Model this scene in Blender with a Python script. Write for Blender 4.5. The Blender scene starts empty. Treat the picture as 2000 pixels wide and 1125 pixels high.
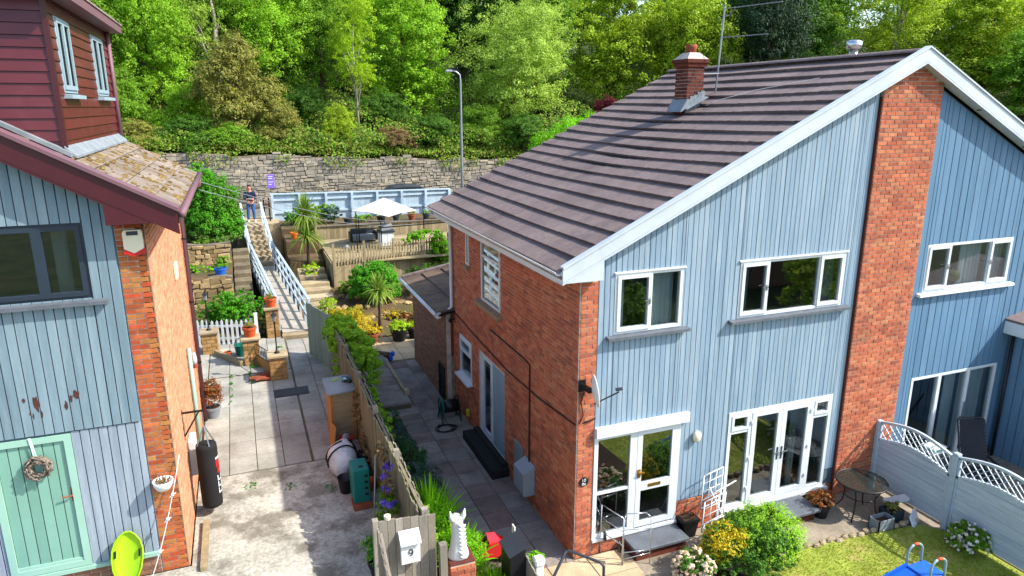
import bpy, math, random
import numpy as np
from mathutils import Vector, Matrix
R = math.radians
random.seed(7)
scene = bpy.context.scene
COL = scene.collection

# ---------------------------------------------------------------- camera, sky, sun, exposure
cam_d = bpy.data.cameras.new('camera')
cam = bpy.data.objects.new('camera', cam_d)
COL.objects.link(cam)
cam.location = (-4.907, -9.549, 7.729)
cam.rotation_euler = (R(90 - 14.6), 0, R(-21.4))
cam_d.sensor_width = 36.0
cam_d.lens = 24.46
cam_d.clip_end = 2000
scene.camera = cam

SUN = Vector((1.0, -0.55, 1.08)).normalized()      # towards the sun
world = bpy.data.worlds.new('World')
scene.world = world
world.use_nodes = True
wn = world.node_tree
bg = wn.nodes['Background']
sky = wn.nodes.new('ShaderNodeTexSky')
sky.sky_type = 'NISHITA'
sky.sun_disc = False
sky.sun_elevation = math.asin(SUN.z)
sky.sun_rotation = math.atan2(SUN.x, SUN.y)
sky.air_density = 1.0
sky.dust_density = 1.5
sky.ozone_density = 1.0
wn.links.new(sky.outputs[0], bg.inputs[0])
bg.inputs[1].default_value = 0.15
sl = bpy.data.lights.new('sun', 'SUN')
sl.energy = 3.4
sl.angle = R(0.55)
sl.color = (1.0, 0.94, 0.84)
so = bpy.data.objects.new('sun', sl)
COL.objects.link(so)
so.rotation_euler = SUN.to_track_quat('Z', 'Y').to_euler()
so.location = (20, -20, 40)
scene.view_settings.view_transform = 'Standard'
scene.view_settings.look = 'None'
scene.view_settings.exposure = 1.24
scene.view_settings.gamma = 1.0
scene.render.engine = 'CYCLES'
scene.cycles.max_bounces = 5
scene.cycles.diffuse_bounces = 2
scene.cycles.transmission_bounces = 2
scene.cycles.glossy_bounces = 3
scene.cycles.use_light_tree = False
scene.cycles.transparent_max_bounces = 12
scene.cycles.caustics_reflective = False
scene.cycles.caustics_refractive = False

# ---------------------------------------------------------------- materials
MATS = {}
def lin(c):
    if isinstance(c, str):
        c = c.lstrip('#')
        c = [int(c[i:i+2], 16) / 255 for i in (0, 2, 4)]
        return tuple((x / 12.92 if x < .04045 else ((x + .055) / 1.055) ** 2.4) for x in c) + (1,)
    return tuple(c) + (1,)

def mat(name, pal, rough=.8, noise=.18, scale=2.5, rand=None, bump=.0, bscale=40., metal=0., spec=.3,
        stretch=(1, 1, 1), stain=None, stain_amt=.5, stain_scale=1.0, stain_lo=.5, stain_hi=.65, transl=0., wave=None, fine=0.):
    """pal: colours picked per piece (object / mesh island); noise: world-space brightness variation;
    stain: colour patches with a noise shape of their own."""
    m = bpy.data.materials.new(name)
    m.use_nodes = True
    nt = m.node_tree; N = nt.nodes; L = nt.links
    b = N['Principled BSDF']
    b.inputs['Roughness'].default_value = rough
    b.inputs['Metallic'].default_value = metal
    b.inputs['Specular IOR Level'].default_value = spec
    geo = N.new('ShaderNodeNewGeometry')
    if isinstance(pal, (str, tuple)): pal = [pal]
    if len(pal) > 1:
        oi = N.new('ShaderNodeObjectInfo')
        add = N.new('ShaderNodeMath'); add.operation = 'ADD'
        L.new(oi.outputs['Random'], add.inputs[0]); L.new(geo.outputs['Random Per Island'], add.inputs[1])
        fr = N.new('ShaderNodeMath'); fr.operation = 'FRACT'
        L.new(add.outputs[0], fr.inputs[0])
        cr = N.new('ShaderNodeValToRGB')
        cr.color_ramp.elements[0].color = lin(pal[0]); cr.color_ramp.elements[1].color = lin(pal[-1])
        for i, c in enumerate(pal[1:-1]):
            e = cr.color_ramp.elements.new((i + 1) / (len(pal) - 1)); e.color = lin(c)
        L.new(fr.outputs[0], cr.inputs[0])
        col = cr.outputs[0]
    else:
        rg = N.new('ShaderNodeRGB'); rg.outputs[0].default_value = lin(pal[0]); col = rg.outputs[0]
    mp = N.new('ShaderNodeMapping'); mp.inputs['Scale'].default_value = stretch
    L.new(geo.outputs['Position'], mp.inputs[0])
    def nz(sc, det=5, rgh=.6):
        n = N.new('ShaderNodeTexNoise'); n.inputs['Scale'].default_value = sc
        n.inputs['Detail'].default_value = det; n.inputs['Roughness'].default_value = rgh
        L.new(mp.outputs[0], n.inputs[0]); return n.outputs[0]
    def mul(col, fac, lo, hi, fl=.3, fh=.7):
        mr = N.new('ShaderNodeMapRange'); mr.inputs[1].default_value = fl; mr.inputs[2].default_value = fh
        mr.inputs[3].default_value = lo; mr.inputs[4].default_value = hi
        L.new(fac, mr.inputs[0])
        mx = N.new('ShaderNodeMix'); mx.data_type = 'RGBA'; mx.blend_type = 'MULTIPLY'
        mx.inputs[0].default_value = 1
        L.new(col, mx.inputs[6]); L.new(mr.outputs[0], mx.inputs[7]); return mx.outputs[2]
    if noise: col = mul(col, nz(scale), 1 - noise, 1 + noise)
    if fine: col = mul(col, nz(scale * 12, 3), 1 - fine, 1 + fine)
    if wave:
        ax, ws, amt = wave
        w = N.new('ShaderNodeTexWave'); w.bands_direction = ax; w.inputs['Scale'].default_value = ws
        w.inputs['Distortion'].default_value = .4
        L.new(geo.outputs['Position'], w.inputs[0])
        col = mul(col, w.outputs['Fac'], 1 - amt, 1 + amt, 0, 1)
    if stain:
        st = nz(stain_scale, 8, .65)
        mr = N.new('ShaderNodeMapRange'); mr.inputs[1].default_value = stain_lo; mr.inputs[2].default_value = stain_hi
        mr.inputs[4].default_value = stain_amt
        L.new(st, mr.inputs[0])
        mx = N.new('ShaderNodeMix'); mx.data_type = 'RGBA'
        L.new(mr.outputs[0], mx.inputs[0]); L.new(col, mx.inputs[6]); mx.inputs[7].default_value = lin(stain)
        col = mx.outputs[2]
    L.new(col, b.inputs['Base Color'])
    if bump:
        bp = N.new('ShaderNodeBump'); bp.inputs['Strength'].default_value = bump; bp.inputs['Distance'].default_value = .02
        L.new(nz(bscale, 4), bp.inputs['Height']); L.new(bp.outputs[0], b.inputs['Normal'])
    if transl:
        t = N.new('ShaderNodeBsdfTranslucent'); L.new(col, t.inputs[0])
        ms = N.new('ShaderNodeMixShader'); ms.inputs[0].default_value = transl
        L.new(b.outputs[0], ms.inputs[1]); L.new(t.outputs[0], ms.inputs[2])
        L.new(ms.outputs[0], N['Material Output'].inputs[0])
    MATS[name] = m
    return m

def glass(name, tint, refl=1.0):
    m = bpy.data.materials.new(name); m.use_nodes = True
    nt = m.node_tree; N = nt.nodes; L = nt.links
    N.remove(N['Principled BSDF'])
    tr = N.new('ShaderNodeBsdfTransparent'); tr.inputs[0].default_value = lin(tint)
    gl = N.new('ShaderNodeBsdfGlossy'); gl.inputs['Roughness'].default_value = .02
    gl.inputs[0].default_value = (.95, .97, 1, 1)
    lw = N.new('ShaderNodeLayerWeight'); lw.inputs[0].default_value = .5
    pw = N.new('ShaderNodeMath'); pw.operation = 'POWER'; pw.inputs[1].default_value = 4.0
    L.new(lw.outputs['Facing'], pw.inputs[0])
    mu = N.new('ShaderNodeMath'); mu.operation = 'MULTIPLY_ADD'; mu.inputs[1].default_value = .9; mu.inputs[2].default_value = .05 * refl; mu.use_clamp = True
    L.new(pw.outputs[0], mu.inputs[0])
    mx = N.new('ShaderNodeMixShader'); L.new(mu.outputs[0], mx.inputs[0]); L.new(tr.outputs[0], mx.inputs[1]); L.new(gl.outputs[0], mx.inputs[2])
    L.new(mx.outputs[0], N['Material Output'].inputs[0])
    MATS[name] = m
    return m

BR = dict(rough=.9, noise=.22, scale=9, bump=.35, bscale=60)
mat('brick', ['#ad5c3f', '#ba6746', '#a0543b', '#bf7450', '#b06043', '#bc7a55', '#93503c', '#b56345'], stain='#5a3a2c', stain_amt=.35, stain_scale=1.6, **BR)
mat('brick_sunlit', ['#c78a68', '#c08060', '#cc9474', '#b87454', '#c88e6c', '#c08462'], **BR)  # left house's brick again, paled in colour for the glancing sun
mat('brick_buff', ['#a55a30', '#b3683a', '#9a4527', '#ab7a40', '#8d4226', '#b5502c'], **BR)
mat('brick_dark', ['#5c2c22', '#6d3527', '#4d2620', '#7a3d2a', '#432420'], **BR)
mat('brick_brown', ['#815a46', '#8e644e', '#724e3e', '#966a50'], **BR)
mat('brick_yellow', ['#a88350', '#957040', '#b59160', '#7f6238', '#a07a48'], **BR)
mat('mortar', '#b5a89c', noise=.25, scale=5, rough=.95)
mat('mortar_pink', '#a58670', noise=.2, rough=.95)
CL = dict(rough=.62, noise=.12, scale=1.4, stretch=(6, 6, .5), fine=.08, spec=.25)
mat('clad', ['#7d94a7', '#859bac', '#778ea1', '#8b9faf', '#7b92a5', '#849aab'], stain='#9cacb7', stain_amt=.6, stain_scale=1.2, **CL)
mat('clad_back', '#566876', noise=.1)
mat('clad_blue', ['#587a96', '#5d7f9b', '#537590', '#62839e'], **CL)
mat('clad_left', ['#6f8591', '#778c97', '#697f8b', '#7c919b'], stain='#8a9ba2', stain_amt=.5, stain_scale=1.5, **CL)
mat('clad_left_low', ['#8693a0', '#8e9ba6', '#7e8b98'], stain='#a2acb4', stain_amt=.5, stain_scale=2, **CL)
mat('flaked', '#4c2e28', noise=.3, scale=14, rough=.9)
mat('white', '#ced4d7', rough=.4, noise=.08, scale=1.5, spec=.45)
mat('white_trim', '#bcc6cd', rough=.42, noise=.10, scale=1.2, stain='#a4adb0', stain_amt=.4, stain_scale=1.5, spec=.4)
mat('white_dull', '#d4d6d4', rough=.6, noise=.12, scale=3)
mat('tile', ['#6f6160', '#756664', '#695c5a', '#796a66', '#706262', '#736560'], rough=.75, noise=.18, scale=.9, fine=.16, wave=('Y', 11, .10), bump=.3, bscale=70, stain='#7e716b', stain_amt=.4, stain_scale=.8)
mat('tile_moss', ['#7c7268', '#857a6f', '#73695f', '#8b8074'], rough=.95, noise=.2, scale=3, fine=.15, stain='#66563a', stain_amt=.65, stain_scale=2.6, stain_lo=.52, stain_hi=.6, bump=.5, bscale=30)
mat('tile_ext', ['#5e4d44', '#695649', '#52443d', '#6f5f50'], rough=.9, noise=.25, scale=2, fine=.15, stain='#776a4a', stain_amt=.5, stain_scale=3, bump=.4)
mat('moss', ['#6b5530', '#786238', '#5c4a2a', '#82703f'], rough=1, noise=.3, scale=20)
mat('maroon', '#43141d', rough=.38, noise=.12, scale=3, spec=.5)
mat('maroon_board', ['#551d22', '#5c2126', '#4f1a20'], rough=.35, noise=.12, scale=2, spec=.5, stain='#6a3a38', stain_amt=.3, stain_scale=2)
mat('mauve', '#6d5058', rough=.5, noise=.1)
mat('lead', '#7c848a', rough=.55, noise=.25, scale=5)
mat('slate_sill', '#5a6068', rough=.6, noise=.2, scale=6, fine=.1)
mat('stone_sill', '#8f7a62', rough=.9, noise=.2, scale=8)
mat('navy', '#27323f', rough=.35, noise=.08, spec=.5)
mat('grey_blue', '#8aa0aa', rough=.45, noise=.1)
mat('door_green', ['#719d8d', '#78a393', '#6c9787'], rough=.5, noise=.08, scale=1.5)
mat('door_frame_green', '#8cb3a3', rough=.5, noise=.06)
mat('brass', '#b98a3a', rough=.3, metal=.8, noise=.1)
mat('chrome', '#c8ccd0', rough=.25, metal=.9, noise=.05)
mat('steel', '#8f979c', rough=.4, metal=.7, noise=.1)
mat('black', '#16181a', rough=.45, noise=.15, spec=.4)
mat('black_matt', '#1d1d1f', rough=.85, noise=.2)
mat('dark_grey', '#33383e', rough=.5, noise=.12)
mat('mid_grey', '#7b8288', rough=.5, noise=.12)
mat('meter_grey', '#8d97a0', rough=.5, noise=.08)
mat('cable', '#2a1c1a', rough=.7)
mat('cream', '#d8d2b8', rough=.5, noise=.08)
mat('red', '#b81e1e', rough=.4, noise=.1, spec=.5)
mat('pink_red', '#c23a4a', rough=.45, noise=.1)
mat('lime', '#a3d21f', rough=.35, noise=.05, transl=.2)
mat('blue', '#1f5fc0', rough=.4, noise=.1)
mat('tarp', '#2a62c8', rough=.4, noise=.25, scale=8)
mat('teal', '#156a60', rough=.5, noise=.12)
mat('terracotta', '#c8562a', rough=.85, noise=.15, scale=6)
mat('terracotta_dull', '#8a4a34', rough=.9, noise=.2, scale=6)
mat('orange', '#e8621e', rough=.7, noise=.08)
mat('soil', '#3a2a1e', rough=1, noise=.3, scale=12, bump=.6)
mat('bark', '#5c4c3e', rough=.95, noise=.3, scale=4, stretch=(2, 2, .5), bump=.6, bscale=14)
mat('bark_pale', '#9a9282', rough=.95, noise=.25, scale=5, bump=.4)
mat('fence_wood', ['#7c7660', '#706b56', '#868068', '#65604e', '#7a7c64'], rough=.92, noise=.25, scale=2, stretch=(5, 5, .6), fine=.18, bump=.3, stain='#5e6a3e', stain_amt=.5, stain_scale=1.4)
mat('fence_green', ['#7c8a78', '#84927e', '#727f70', '#8a9684'], rough=.9, noise=.2, scale=2, stretch=(5, 5, .6), fine=.12)
mat('fence_grey', ['#8a8378', '#7a746a', '#968f84', '#6c655c', '#837a6c'], rough=.92, noise=.28, scale=2, stretch=(6, 6, .6), fine=.2, bump=.3, stain='#6a6040', stain_amt=.4, stain_scale=2)
mat('deck_wood', ['#8f8062', '#9a8b6c', '#847658', '#a09274', '#7a6d52'], rough=.9, noise=.22, scale=2, stretch=(5, 5, .8), fine=.15, bump=.25)
mat('fence_blue', ['#a3b7c6', '#abbfcd', '#9cb0c0', '#b0c3cf'], rough=.7, noise=.1, scale=1.5, fine=.06)
mat('rail_blue', ['#a9bac6', '#b4c3cd', '#9eb0bc', '#c0cbd2'], rough=.7, noise=.15, scale=3, fine=.1)
mat('lattice_blue', ['#aeb9c4', '#b6c1cb', '#a6b2be', '#bcc6cf'], rough=.7, noise=.12, scale=2, stretch=(1, 1, 6), fine=.1)
mat('picket_white', '#dde2e6', rough=.6, noise=.1, scale=4)
mat('slab', ['#939288', '#9d9b91', '#888780', '#a3a095', '#918f88'], rough=.9, noise=.22, scale=1.6, fine=.12, bump=.25, bscale=50, stain='#6f675a', stain_amt=.45, stain_scale=1.3)
mat('slab_path', ['#857c76', '#8d837b', '#7a726d', '#918880', '#75605c', '#877e78', '#7f7770', '#80645e'], rough=.9, noise=.22, scale=2, fine=.12, bump=.25, stain='#4f4a44', stain_amt=.5, stain_scale=1.6)
mat('slab_tan', ['#b09c7e', '#b8a486', '#a69174'], rough=.9, noise=.2, scale=2.5, fine=.12, bump=.25)
mat('concrete', '#a5a296', rough=.95, noise=.3, scale=1.6, fine=.3, bump=.5, bscale=60, stain='#5c564a', stain_amt=.7, stain_scale=1.3, stain_lo=.49, stain_hi=.60)
mat('concrete_patio', '#8f8474', rough=.95, noise=.22, scale=1.2, fine=.2, bump=.4, bscale=60, stain='#5d5448', stain_amt=.5, stain_scale=.9)
mat('joint', '#5e5646', rough=1, noise=.3, scale=3, stain='#4c5a28', stain_amt=.7, stain_scale=1.8)
mat('ramp', '#a39d92', rough=.9, noise=.15, scale=2, fine=.12, bump=.3)
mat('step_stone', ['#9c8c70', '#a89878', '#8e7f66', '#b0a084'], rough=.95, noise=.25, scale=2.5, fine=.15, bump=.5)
mat('stone', ['#928b7e', '#9e9585', '#817b70', '#a59b88', '#76726a', '#ac9f88', '#8a8376', '#999285', '#6d6a63'], rough=.95, noise=.3, scale=3, fine=.2, bump=.6, bscale=22, stain='#5a5850', stain_amt=.6, stain_scale=.35, stain_lo=.5, stain_hi=.62)
mat('stone_warm', ['#a89068', '#9a8460', '#b89c70', '#87734f', '#7a6a4c'], rough=.95, noise=.3, scale=3, fine=.2, bump=.6)
mat('step_shaded', ['#6a604e', '#746a56', '#5e5646'], rough=.95, noise=.3, scale=2.5, fine=.2, bump=.5, stain='#46502a', stain_amt=.5, stain_scale=2)  # mossy stone, base colour darkened for the shade of conifer and rail
mat('wall_joint', '#6c6456', rough=1, noise=.3)
mat('road', '#6e6a62', rough=.95, noise=.15, scale=1.5, fine=.1)
mat('earth', '#5b4a34', rough=1, noise=.35, scale=2, fine=.25, bump=.7, stain='#46501f', stain_amt=.8, stain_scale=.9)
mat('forest_floor', '#2e3a16', rough=1, noise=.4, scale=.6, fine=.3, stain='#4a4024', stain_amt=.6, stain_scale=.3)
mat('lawn_base', '#84903a', rough=1, noise=.3, scale=2, fine=.2, stain='#a2935a', stain_amt=.7, stain_scale=1.6)
mat('ply', '#8e7a5c', rough=.85, noise=.2, scale=3, stretch=(1, 1, 4), fine=.1)
mat('ply_orange', '#a87640', rough=.7, noise=.15, scale=3, stretch=(5, 5, .6))
mat('bag_white', '#c4c4c6', rough=.6, noise=.2, scale=7, bump=.5, bscale=12)
mat('canopy', '#f0eee6', rough=.8, noise=.04, transl=.25)
mat('curtain', ['#d6dce0', '#cfd8dc', '#dce0e2'], rough=.85, noise=.06, transl=.2)
mat('room', '#8c8880', rough=.95, noise=.15)
mat('skin', '#c98a6e', rough=.6, noise=.05)
mat('jumper', '#1f2440', rough=.9, noise=.15, scale=12)
mat('jeans', '#34568c', rough=.9, noise=.25, scale=7)
mat('hair', '#2c201a', rough=.8)
mat('purple', '#7f62d8', rough=.5, noise=.15, scale=10)
mat('smoked', '#222a28', rough=.07, noise=.1, spec=.6)
mat('mesh_fabric', '#20242c', rough=.8, noise=.2)
mat('statue', '#dfe3e2', rough=.5, noise=.08, scale=8)
mat('wicker', ['#766a60', '#665a50', '#877b70', '#584c44'], rough=.95, noise=.3, scale=25)
mat('ribbon', '#cfeee4', rough=.5)
mat('yellow_plastic', '#b0a52a', rough=.5)
glass('glass_clear', '#dfe6e6', 1.8)
glass('glass_dark', '#ccd4d4', 3.0)
LF = dict(rough=.6, noise=.22, scale=.35, spec=.25)
def leafmat(n, pal, tr=.42, **k):
    d = dict(LF); d.update(k); mat(n, pal, transl=tr, **d)
leafmat('leaf_mid', ['#628c22', '#709e28', '#82ae30', '#90ba3e', '#689626'], tr=.5)
leafmat('leaf_shrub', ['#3f6a1c', '#4c7c22', '#5a8c2a', '#365e1a', '#6a9a34'])
leafmat('leaf_bright', ['#80b424', '#92c22c', '#a2ce38', '#76aa24', '#b2d648'], tr=.5)
leafmat('leaf_lime', ['#a2c244', '#b0cc54', '#94b83c', '#bcd668', '#8cae3a'])
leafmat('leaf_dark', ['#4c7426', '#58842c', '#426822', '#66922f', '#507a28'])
leafmat('leaf_conifer', ['#16301c', '#1f3d22', '#2a4a26', '#122818', '#3a5a34'], tr=.15)
leafmat('leaf_yellow', ['#9cc016', '#aacc20', '#8ab414', '#b8d42c'])
leafmat('leaf_oak', ['#90b026', '#a4c02e', '#80a222', '#b2ca36', '#c2d240'], tr=.48)
leafmat('leaf_olive', ['#8e9040', '#9c964c', '#7e8a36', '#a49a54', '#748630', '#949048'])
leafmat('leaf_brown', ['#8a7048', '#7a5c3c', '#9a8458', '#6a5a38'], tr=.2)
leafmat('leaf_copper', ['#5a1c26', '#6c2430', '#7c3038', '#4a161e'])
leafmat('leaf_gold', ['#c8b01a', '#d8bc24', '#b4a41c', '#e0c838', '#9ca41c'])
leafmat('leaf_ivy', ['#3f8a14', '#54a01c', '#6ab424', '#357a14'])
leafmat('leaf_acid', ['#7cc416', '#8ed41e', '#6cb012', '#a0dc30'])
leafmat('leaf_fern', ['#3a6a34', '#467a40', '#2e5a2c'])
leafmat('leaf_bluegreen', ['#4a6a5c', '#56786a', '#3f5c50'])
leafmat('leaf_palm', ['#7a9a34', '#8aa83e', '#6a8c30', '#a0b454', '#5c7e2c'])
leafmat('leaf_redgreen', ['#8a4a2a', '#9a5a30', '#6a6a2a', '#a8442c'])
leafmat('grass', ['#94a830', '#a4b238', '#86a02a', '#b4b848', '#c0b860'])
leafmat('flower_white', ['#f0e8d8', '#f4eee4', '#e8dcc8'], tr=.25)
leafmat('flower_purple', ['#8468e0', '#9478ea', '#7458d0'], tr=.25)
leafmat('flower_peach', ['#e8d0b0', '#f0e0c8', '#dcb890'], tr=.25)

# ---------------------------------------------------------------- mesh helpers
ORG = {}
IDT = lambda u, w, z: (u, w, z)
class MB:
    def __init__(s, T=None, flip=False):
        s.v = []; s.f = []; s.T = T; s.flip = flip
    def add(s, vs, fs):
        n = len(s.v)
        if s.T: vs = [s.T(*p) for p in vs]
        s.v += [tuple(p) for p in vs]
        if s.flip: s.f += [tuple(n + i for i in reversed(q)) for q in fs]
        else: s.f += [tuple(n + i for i in q) for q in fs]
        return s
    def box(s, x0, y0, z0, x1, y1, z1):
        if x0 > x1: x0, x1 = x1, x0
        if y0 > y1: y0, y1 = y1, y0
        if z0 > z1: z0, z1 = z1, z0
        return s.add([(x0,y0,z0),(x1,y0,z0),(x1,y1,z0),(x0,y1,z0),(x0,y0,z1),(x1,y0,z1),(x1,y1,z1),(x0,y1,z1)],
                     [(0,3,2,1),(4,5,6,7),(0,1,5,4),(1,2,6,5),(2,3,7,6),(3,0,4,7)])
    def hexa(s, p):       # 8 corners ordered like box
        return s.add(p, [(0,3,2,1),(4,5,6,7),(0,1,5,4),(1,2,6,5),(2,3,7,6),(3,0,4,7)])
    def rbox(s, x0, y0, z0, x1, y1, z1, b=.01):     # box with chamfered vertical and top edges
        P = [(x0+b,y0),(x1-b,y0),(x1,y0+b),(x1,y1-b),(x1-b,y1),(x0+b,y1),(x0,y1-b),(x0,y0+b)]
        cx, cy = (x0+x1)/2, (y0+y1)/2
        Q = [(x + (b if x < cx else -b), y + (b if y < cy else -b)) for x, y in P]
        vs = [(x,y,z0) for x,y in P] + [(x,y,z1-b) for x,y in P] + [(x,y,z1) for x,y in Q]
        fs = [tuple(reversed(range(8))), tuple(range(16,24))]
        for k in (0, 8):
            fs += [(k+i, k+(i+1)%8, k+8+(i+1)%8, k+8+i) for i in range(8)]
        return s.add(vs, fs)
    def bar(s, p, q, w, h, up=(0,0,1)):
        p = Vector(p); q = Vector(q); d = (q - p).normalized()
        u = Vector(up)
        if abs(d.dot(u)) > .98: u = Vector((0,1,0)) if abs(d.y) < .9 else Vector((1,0,0))
        a = d.cross(u).normalized(); b = a.cross(d)
        a *= w / 2; b *= h / 2
        return s.hexa([p-a-b, p+a-b, q+a-b, q-a-b, p-a+b, p+a+b, q+a+b, q-a+b])
    def tube(s, pts, r, n=8):
        pts = [Vector(p) for p in pts]
        rs = r if isinstance(r, (list, tuple)) else [r] * len(pts)
        vs = []; prev = None
        for i, p in enumerate(pts):
            d = (pts[min(i+1, len(pts)-1)] - pts[max(i-1, 0)])
            d = d.normalized() if d.length > 1e-9 else Vector((0,0,1))
            if prev is None:
                a = d.cross(Vector((0,0,1)))
                if a.length < .05: a = d.cross(Vector((1,0,0)))
            else:
                a = prev - d * prev.dot(d)
            a.normalize(); prev = a; b = d.cross(a)
            for k in range(n):
                t = 2 * math.pi * k / n
                vs.append(p + (a * math.cos(t) + b * math.sin(t)) * rs[i])
        fs = []
        for i in range(len(pts) - 1):
            for k in range(n):
                fs.append((i*n+k, i*n+(k+1)%n, (i+1)*n+(k+1)%n, (i+1)*n+k))
        fs.append(tuple(reversed(range(n)))); fs.append(tuple(range((len(pts)-1)*n, len(pts)*n)))
        return s.add(vs, fs)
    def lathe(s, prof, c=(0,0,0), n=16, sx=1, sy=1):
        vs = []
        for r, z in prof:
            for k in range(n):
                t = 2 * math.pi * k / n
                vs.append((c[0] + r*sx*math.cos(t), c[1] + r*sy*math.sin(t), c[2] + z))
        fs = []
        for i in range(len(prof) - 1):
            for k in range(n):
                fs.append((i*n+k, i*n+(k+1)%n, (i+1)*n+(k+1)%n, (i+1)*n+k))
        fs.append(tuple(reversed(range(n)))); fs.append(tuple(range((len(prof)-1)*n, len(prof)*n)))
        return s.add(vs, fs)
    def prism(s, poly, a0, a1, ax='y'):     # polygon in the two other axes, extruded along ax
        n = len(poly)
        mk = {'x': lambda p, a: (a, p[0], p[1]), 'y': lambda p, a: (p[0], a, p[1]), 'z': lambda p, a: (p[0], p[1], a)}[ax]
        vs = [mk(p, a0) for p in poly] + [mk(p, a1) for p in poly]
        fs = [tuple(range(n)), tuple(reversed(range(n, 2*n)))] + [(i, i+n, (i+1)%n+n, (i+1)%n) for i in range(n)]
        return s.add(vs, fs)
    def rock(s, c, r, rnd, sq=1.0):
        vs = []; fs = []
        n, m = 7, 4
        for i in range(m + 1):
            th = math.pi * (i + .001) / (m + .002)
            for k in range(n):
                ph = 2 * math.pi * k / n
                q = rnd.uniform(.8, 1.15)
                vs.append((c[0] + r[0]*q*math.sin(th)*math.cos(ph), c[1] + r[1]*q*math.sin(th)*math.sin(ph), c[2] + r[2]*q*math.cos(th)))
        for i in range(m):
            for k in range(n):
                fs.append((i*n+k, (i+1)*n+k, (i+1)*n+(k+1)%n, i*n+(k+1)%n))
        return s.add(vs, fs)
    def mesh(s, name, origin=(0,0,0), smooth=False):
        me = bpy.data.meshes.new(name)
        o = Vector(origin)
        me.from_pydata([tuple(Vector(p) - o) for p in s.v], [], s.f)
        if smooth: me.polygons.foreach_set('use_smooth', [True] * len(me.polygons))
        me.update()
        return me
    def build(s, name, m, parent=None, label=None, cat=None, group=None, kind=None, smooth=False, fix=True):
        P = np.array(s.v, dtype=float)
        lo = P.min(0); hi = P.max(0)
        org = ((lo[0]+hi[0])/2, (lo[1]+hi[1])/2, lo[2])
        me = s.mesh(name, org, smooth)
        if fix:
            import bmesh
            bm = bmesh.new(); bm.from_mesh(me); bmesh.ops.recalc_face_normals(bm, faces=bm.faces); bm.to_mesh(me); bm.free()
        return link(name, me, m, parent, org, label, cat, group, kind)

def link(name, me, m, parent=None, org=(0,0,0), label=None, cat=None, group=None, kind=None):
    if m is not None and not me.materials:
        me.materials.append(MATS[m])
    o = bpy.data.objects.new(name, me)
    COL.objects.link(o)
    po = ORG[parent.name] if parent is not None else Vector((0,0,0))
    ORG[o.name] = Vector(org)
    o.location = Vector(org) - po
    if parent is not None: o.parent = parent
    tag(o, label, cat, group, kind)
    return o
def tag(o, label=None, cat=None, group=None, kind=None):
    if label: o['label'] = label
    if cat: o['category'] = cat
    if group: o['group'] = group
    if kind: o['kind'] = kind
    return o
def thing(name, loc, label=None, cat=None, group=None, parent=None, kind=None):
    o = bpy.data.objects.new(name, None); COL.objects.link(o)
    o.empty_display_size = .2
    po = ORG[parent.name] if parent is not None else Vector((0,0,0))
    ORG[o.name] = Vector(loc); o.location = Vector(loc) - po
    if parent is not None: o.parent = parent
    return tag(o, label, cat, group, kind)
def copy_tree(o, parent=None):
    c = o.copy(); COL.objects.link(c); c.parent = parent
    ORG[c.name] = ORG[o.name].copy()
    for ch in list(o.children): copy_tree(ch, c)
    return c
def move(o, loc, rz=0, s=1):
    o.location = loc; o.rotation_euler = (0, 0, rz); o.scale = (s, s, s)
    ORG[o.name] = Vector(loc); return o

# wall frames: (u along wall, w outwards, z)
def FY(y0): return lambda u, w, z: (u, y0 - w, z)        # faces -Y
def FXm(x0): return lambda u, w, z: (x0 - w, u, z)       # faces -X
def FXp(x0): return lambda u, w, z: (x0 + w, u, z)       # faces +X

def segs(ua, ub, lo, hi, holes):
    """split a strip ua..ub into pieces clear of the holes -> (ua, ub, z0, z1)"""
    cuts = sorted({ua, ub} | {c for h in holes for c in h[:2] if ua < c < ub})
    out = []
    for a, b in zip(cuts, cuts[1:]):
        if b - a < .004: continue
        m = (a + b) / 2
        z = lo(m) if callable(lo) else lo
        top = hi
        hs = sorted((h[2], h[3]) for h in holes if h[0] < m < h[1])
        for h0, h1 in hs:
            if h0 > z + .004: out.append((a, b, z, h0))
            z = max(z, h1)
        out.append((a, b, z, None))
    return out

def boards(parent, T, u0, u1, lo, hi, holes, width, m, name='cladding_board', w0=0., w1=.022, gap=.008, rnd=random):
    """vertical boards, each an object of its own; hi is a function of u (sloping top)"""
    u = u0
    hf = hi if callable(hi) else (lambda x: hi)
    while u < u1 - .01:
        ub = min(u + width, u1)
        for a, b, z0, z1 in segs(u, ub, lo, hi, holes):
            a2 = a + (gap/2 if abs(a-u) < 1e-6 else .001); b2 = b - (gap/2 if abs(b-ub) < 1e-6 else .001)
            if b2 - a2 < .012: continue
            ta, tb = (hf(a2), hf(b2)) if z1 is None else (z1, z1)
            if min(ta, tb) - z0 < .01: continue
            w = w1 + rnd.uniform(-.003, .003)
            e = .004
            mb = MB(T)
            mb.hexa([(a2,w0,z0),(b2,w0,z0),(b2-e,w,z0),(a2+e,w,z0),(a2,w0,ta),(b2,w0,tb),(b2-e,w,tb),(a2+e,w,ta)])
            mb.build(name, m, parent, fix=True)
        u = ub

def backing(parent, T, u0, u1, lo, hi, holes, m, name, w0=-.12, w1=0., step=None, kind=None):
    hf = hi if callable(hi) else (lambda x: hi)
    mb = MB(T)
    st = step or (u1 - u0)
    u = u0
    while u < u1 - 1e-4:
        ub = min(u + st, u1)
        for a, b, z0, z1 in segs(u, ub, lo, hi, holes):
            ta, tb = (hf(a), hf(b)) if z1 is None else (z1, z1)
            if max(ta, tb) - z0 < .004: continue
            mb.hexa([(a,w0,z0),(b,w0,z0),(b,w1,z0),(a,w1,z0),(a,w0,ta),(b,w0,tb),(b,w1,tb),(a,w1,ta)])
        u = ub
    return mb.build(name, m, parent, kind=kind, fix=False)

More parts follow.
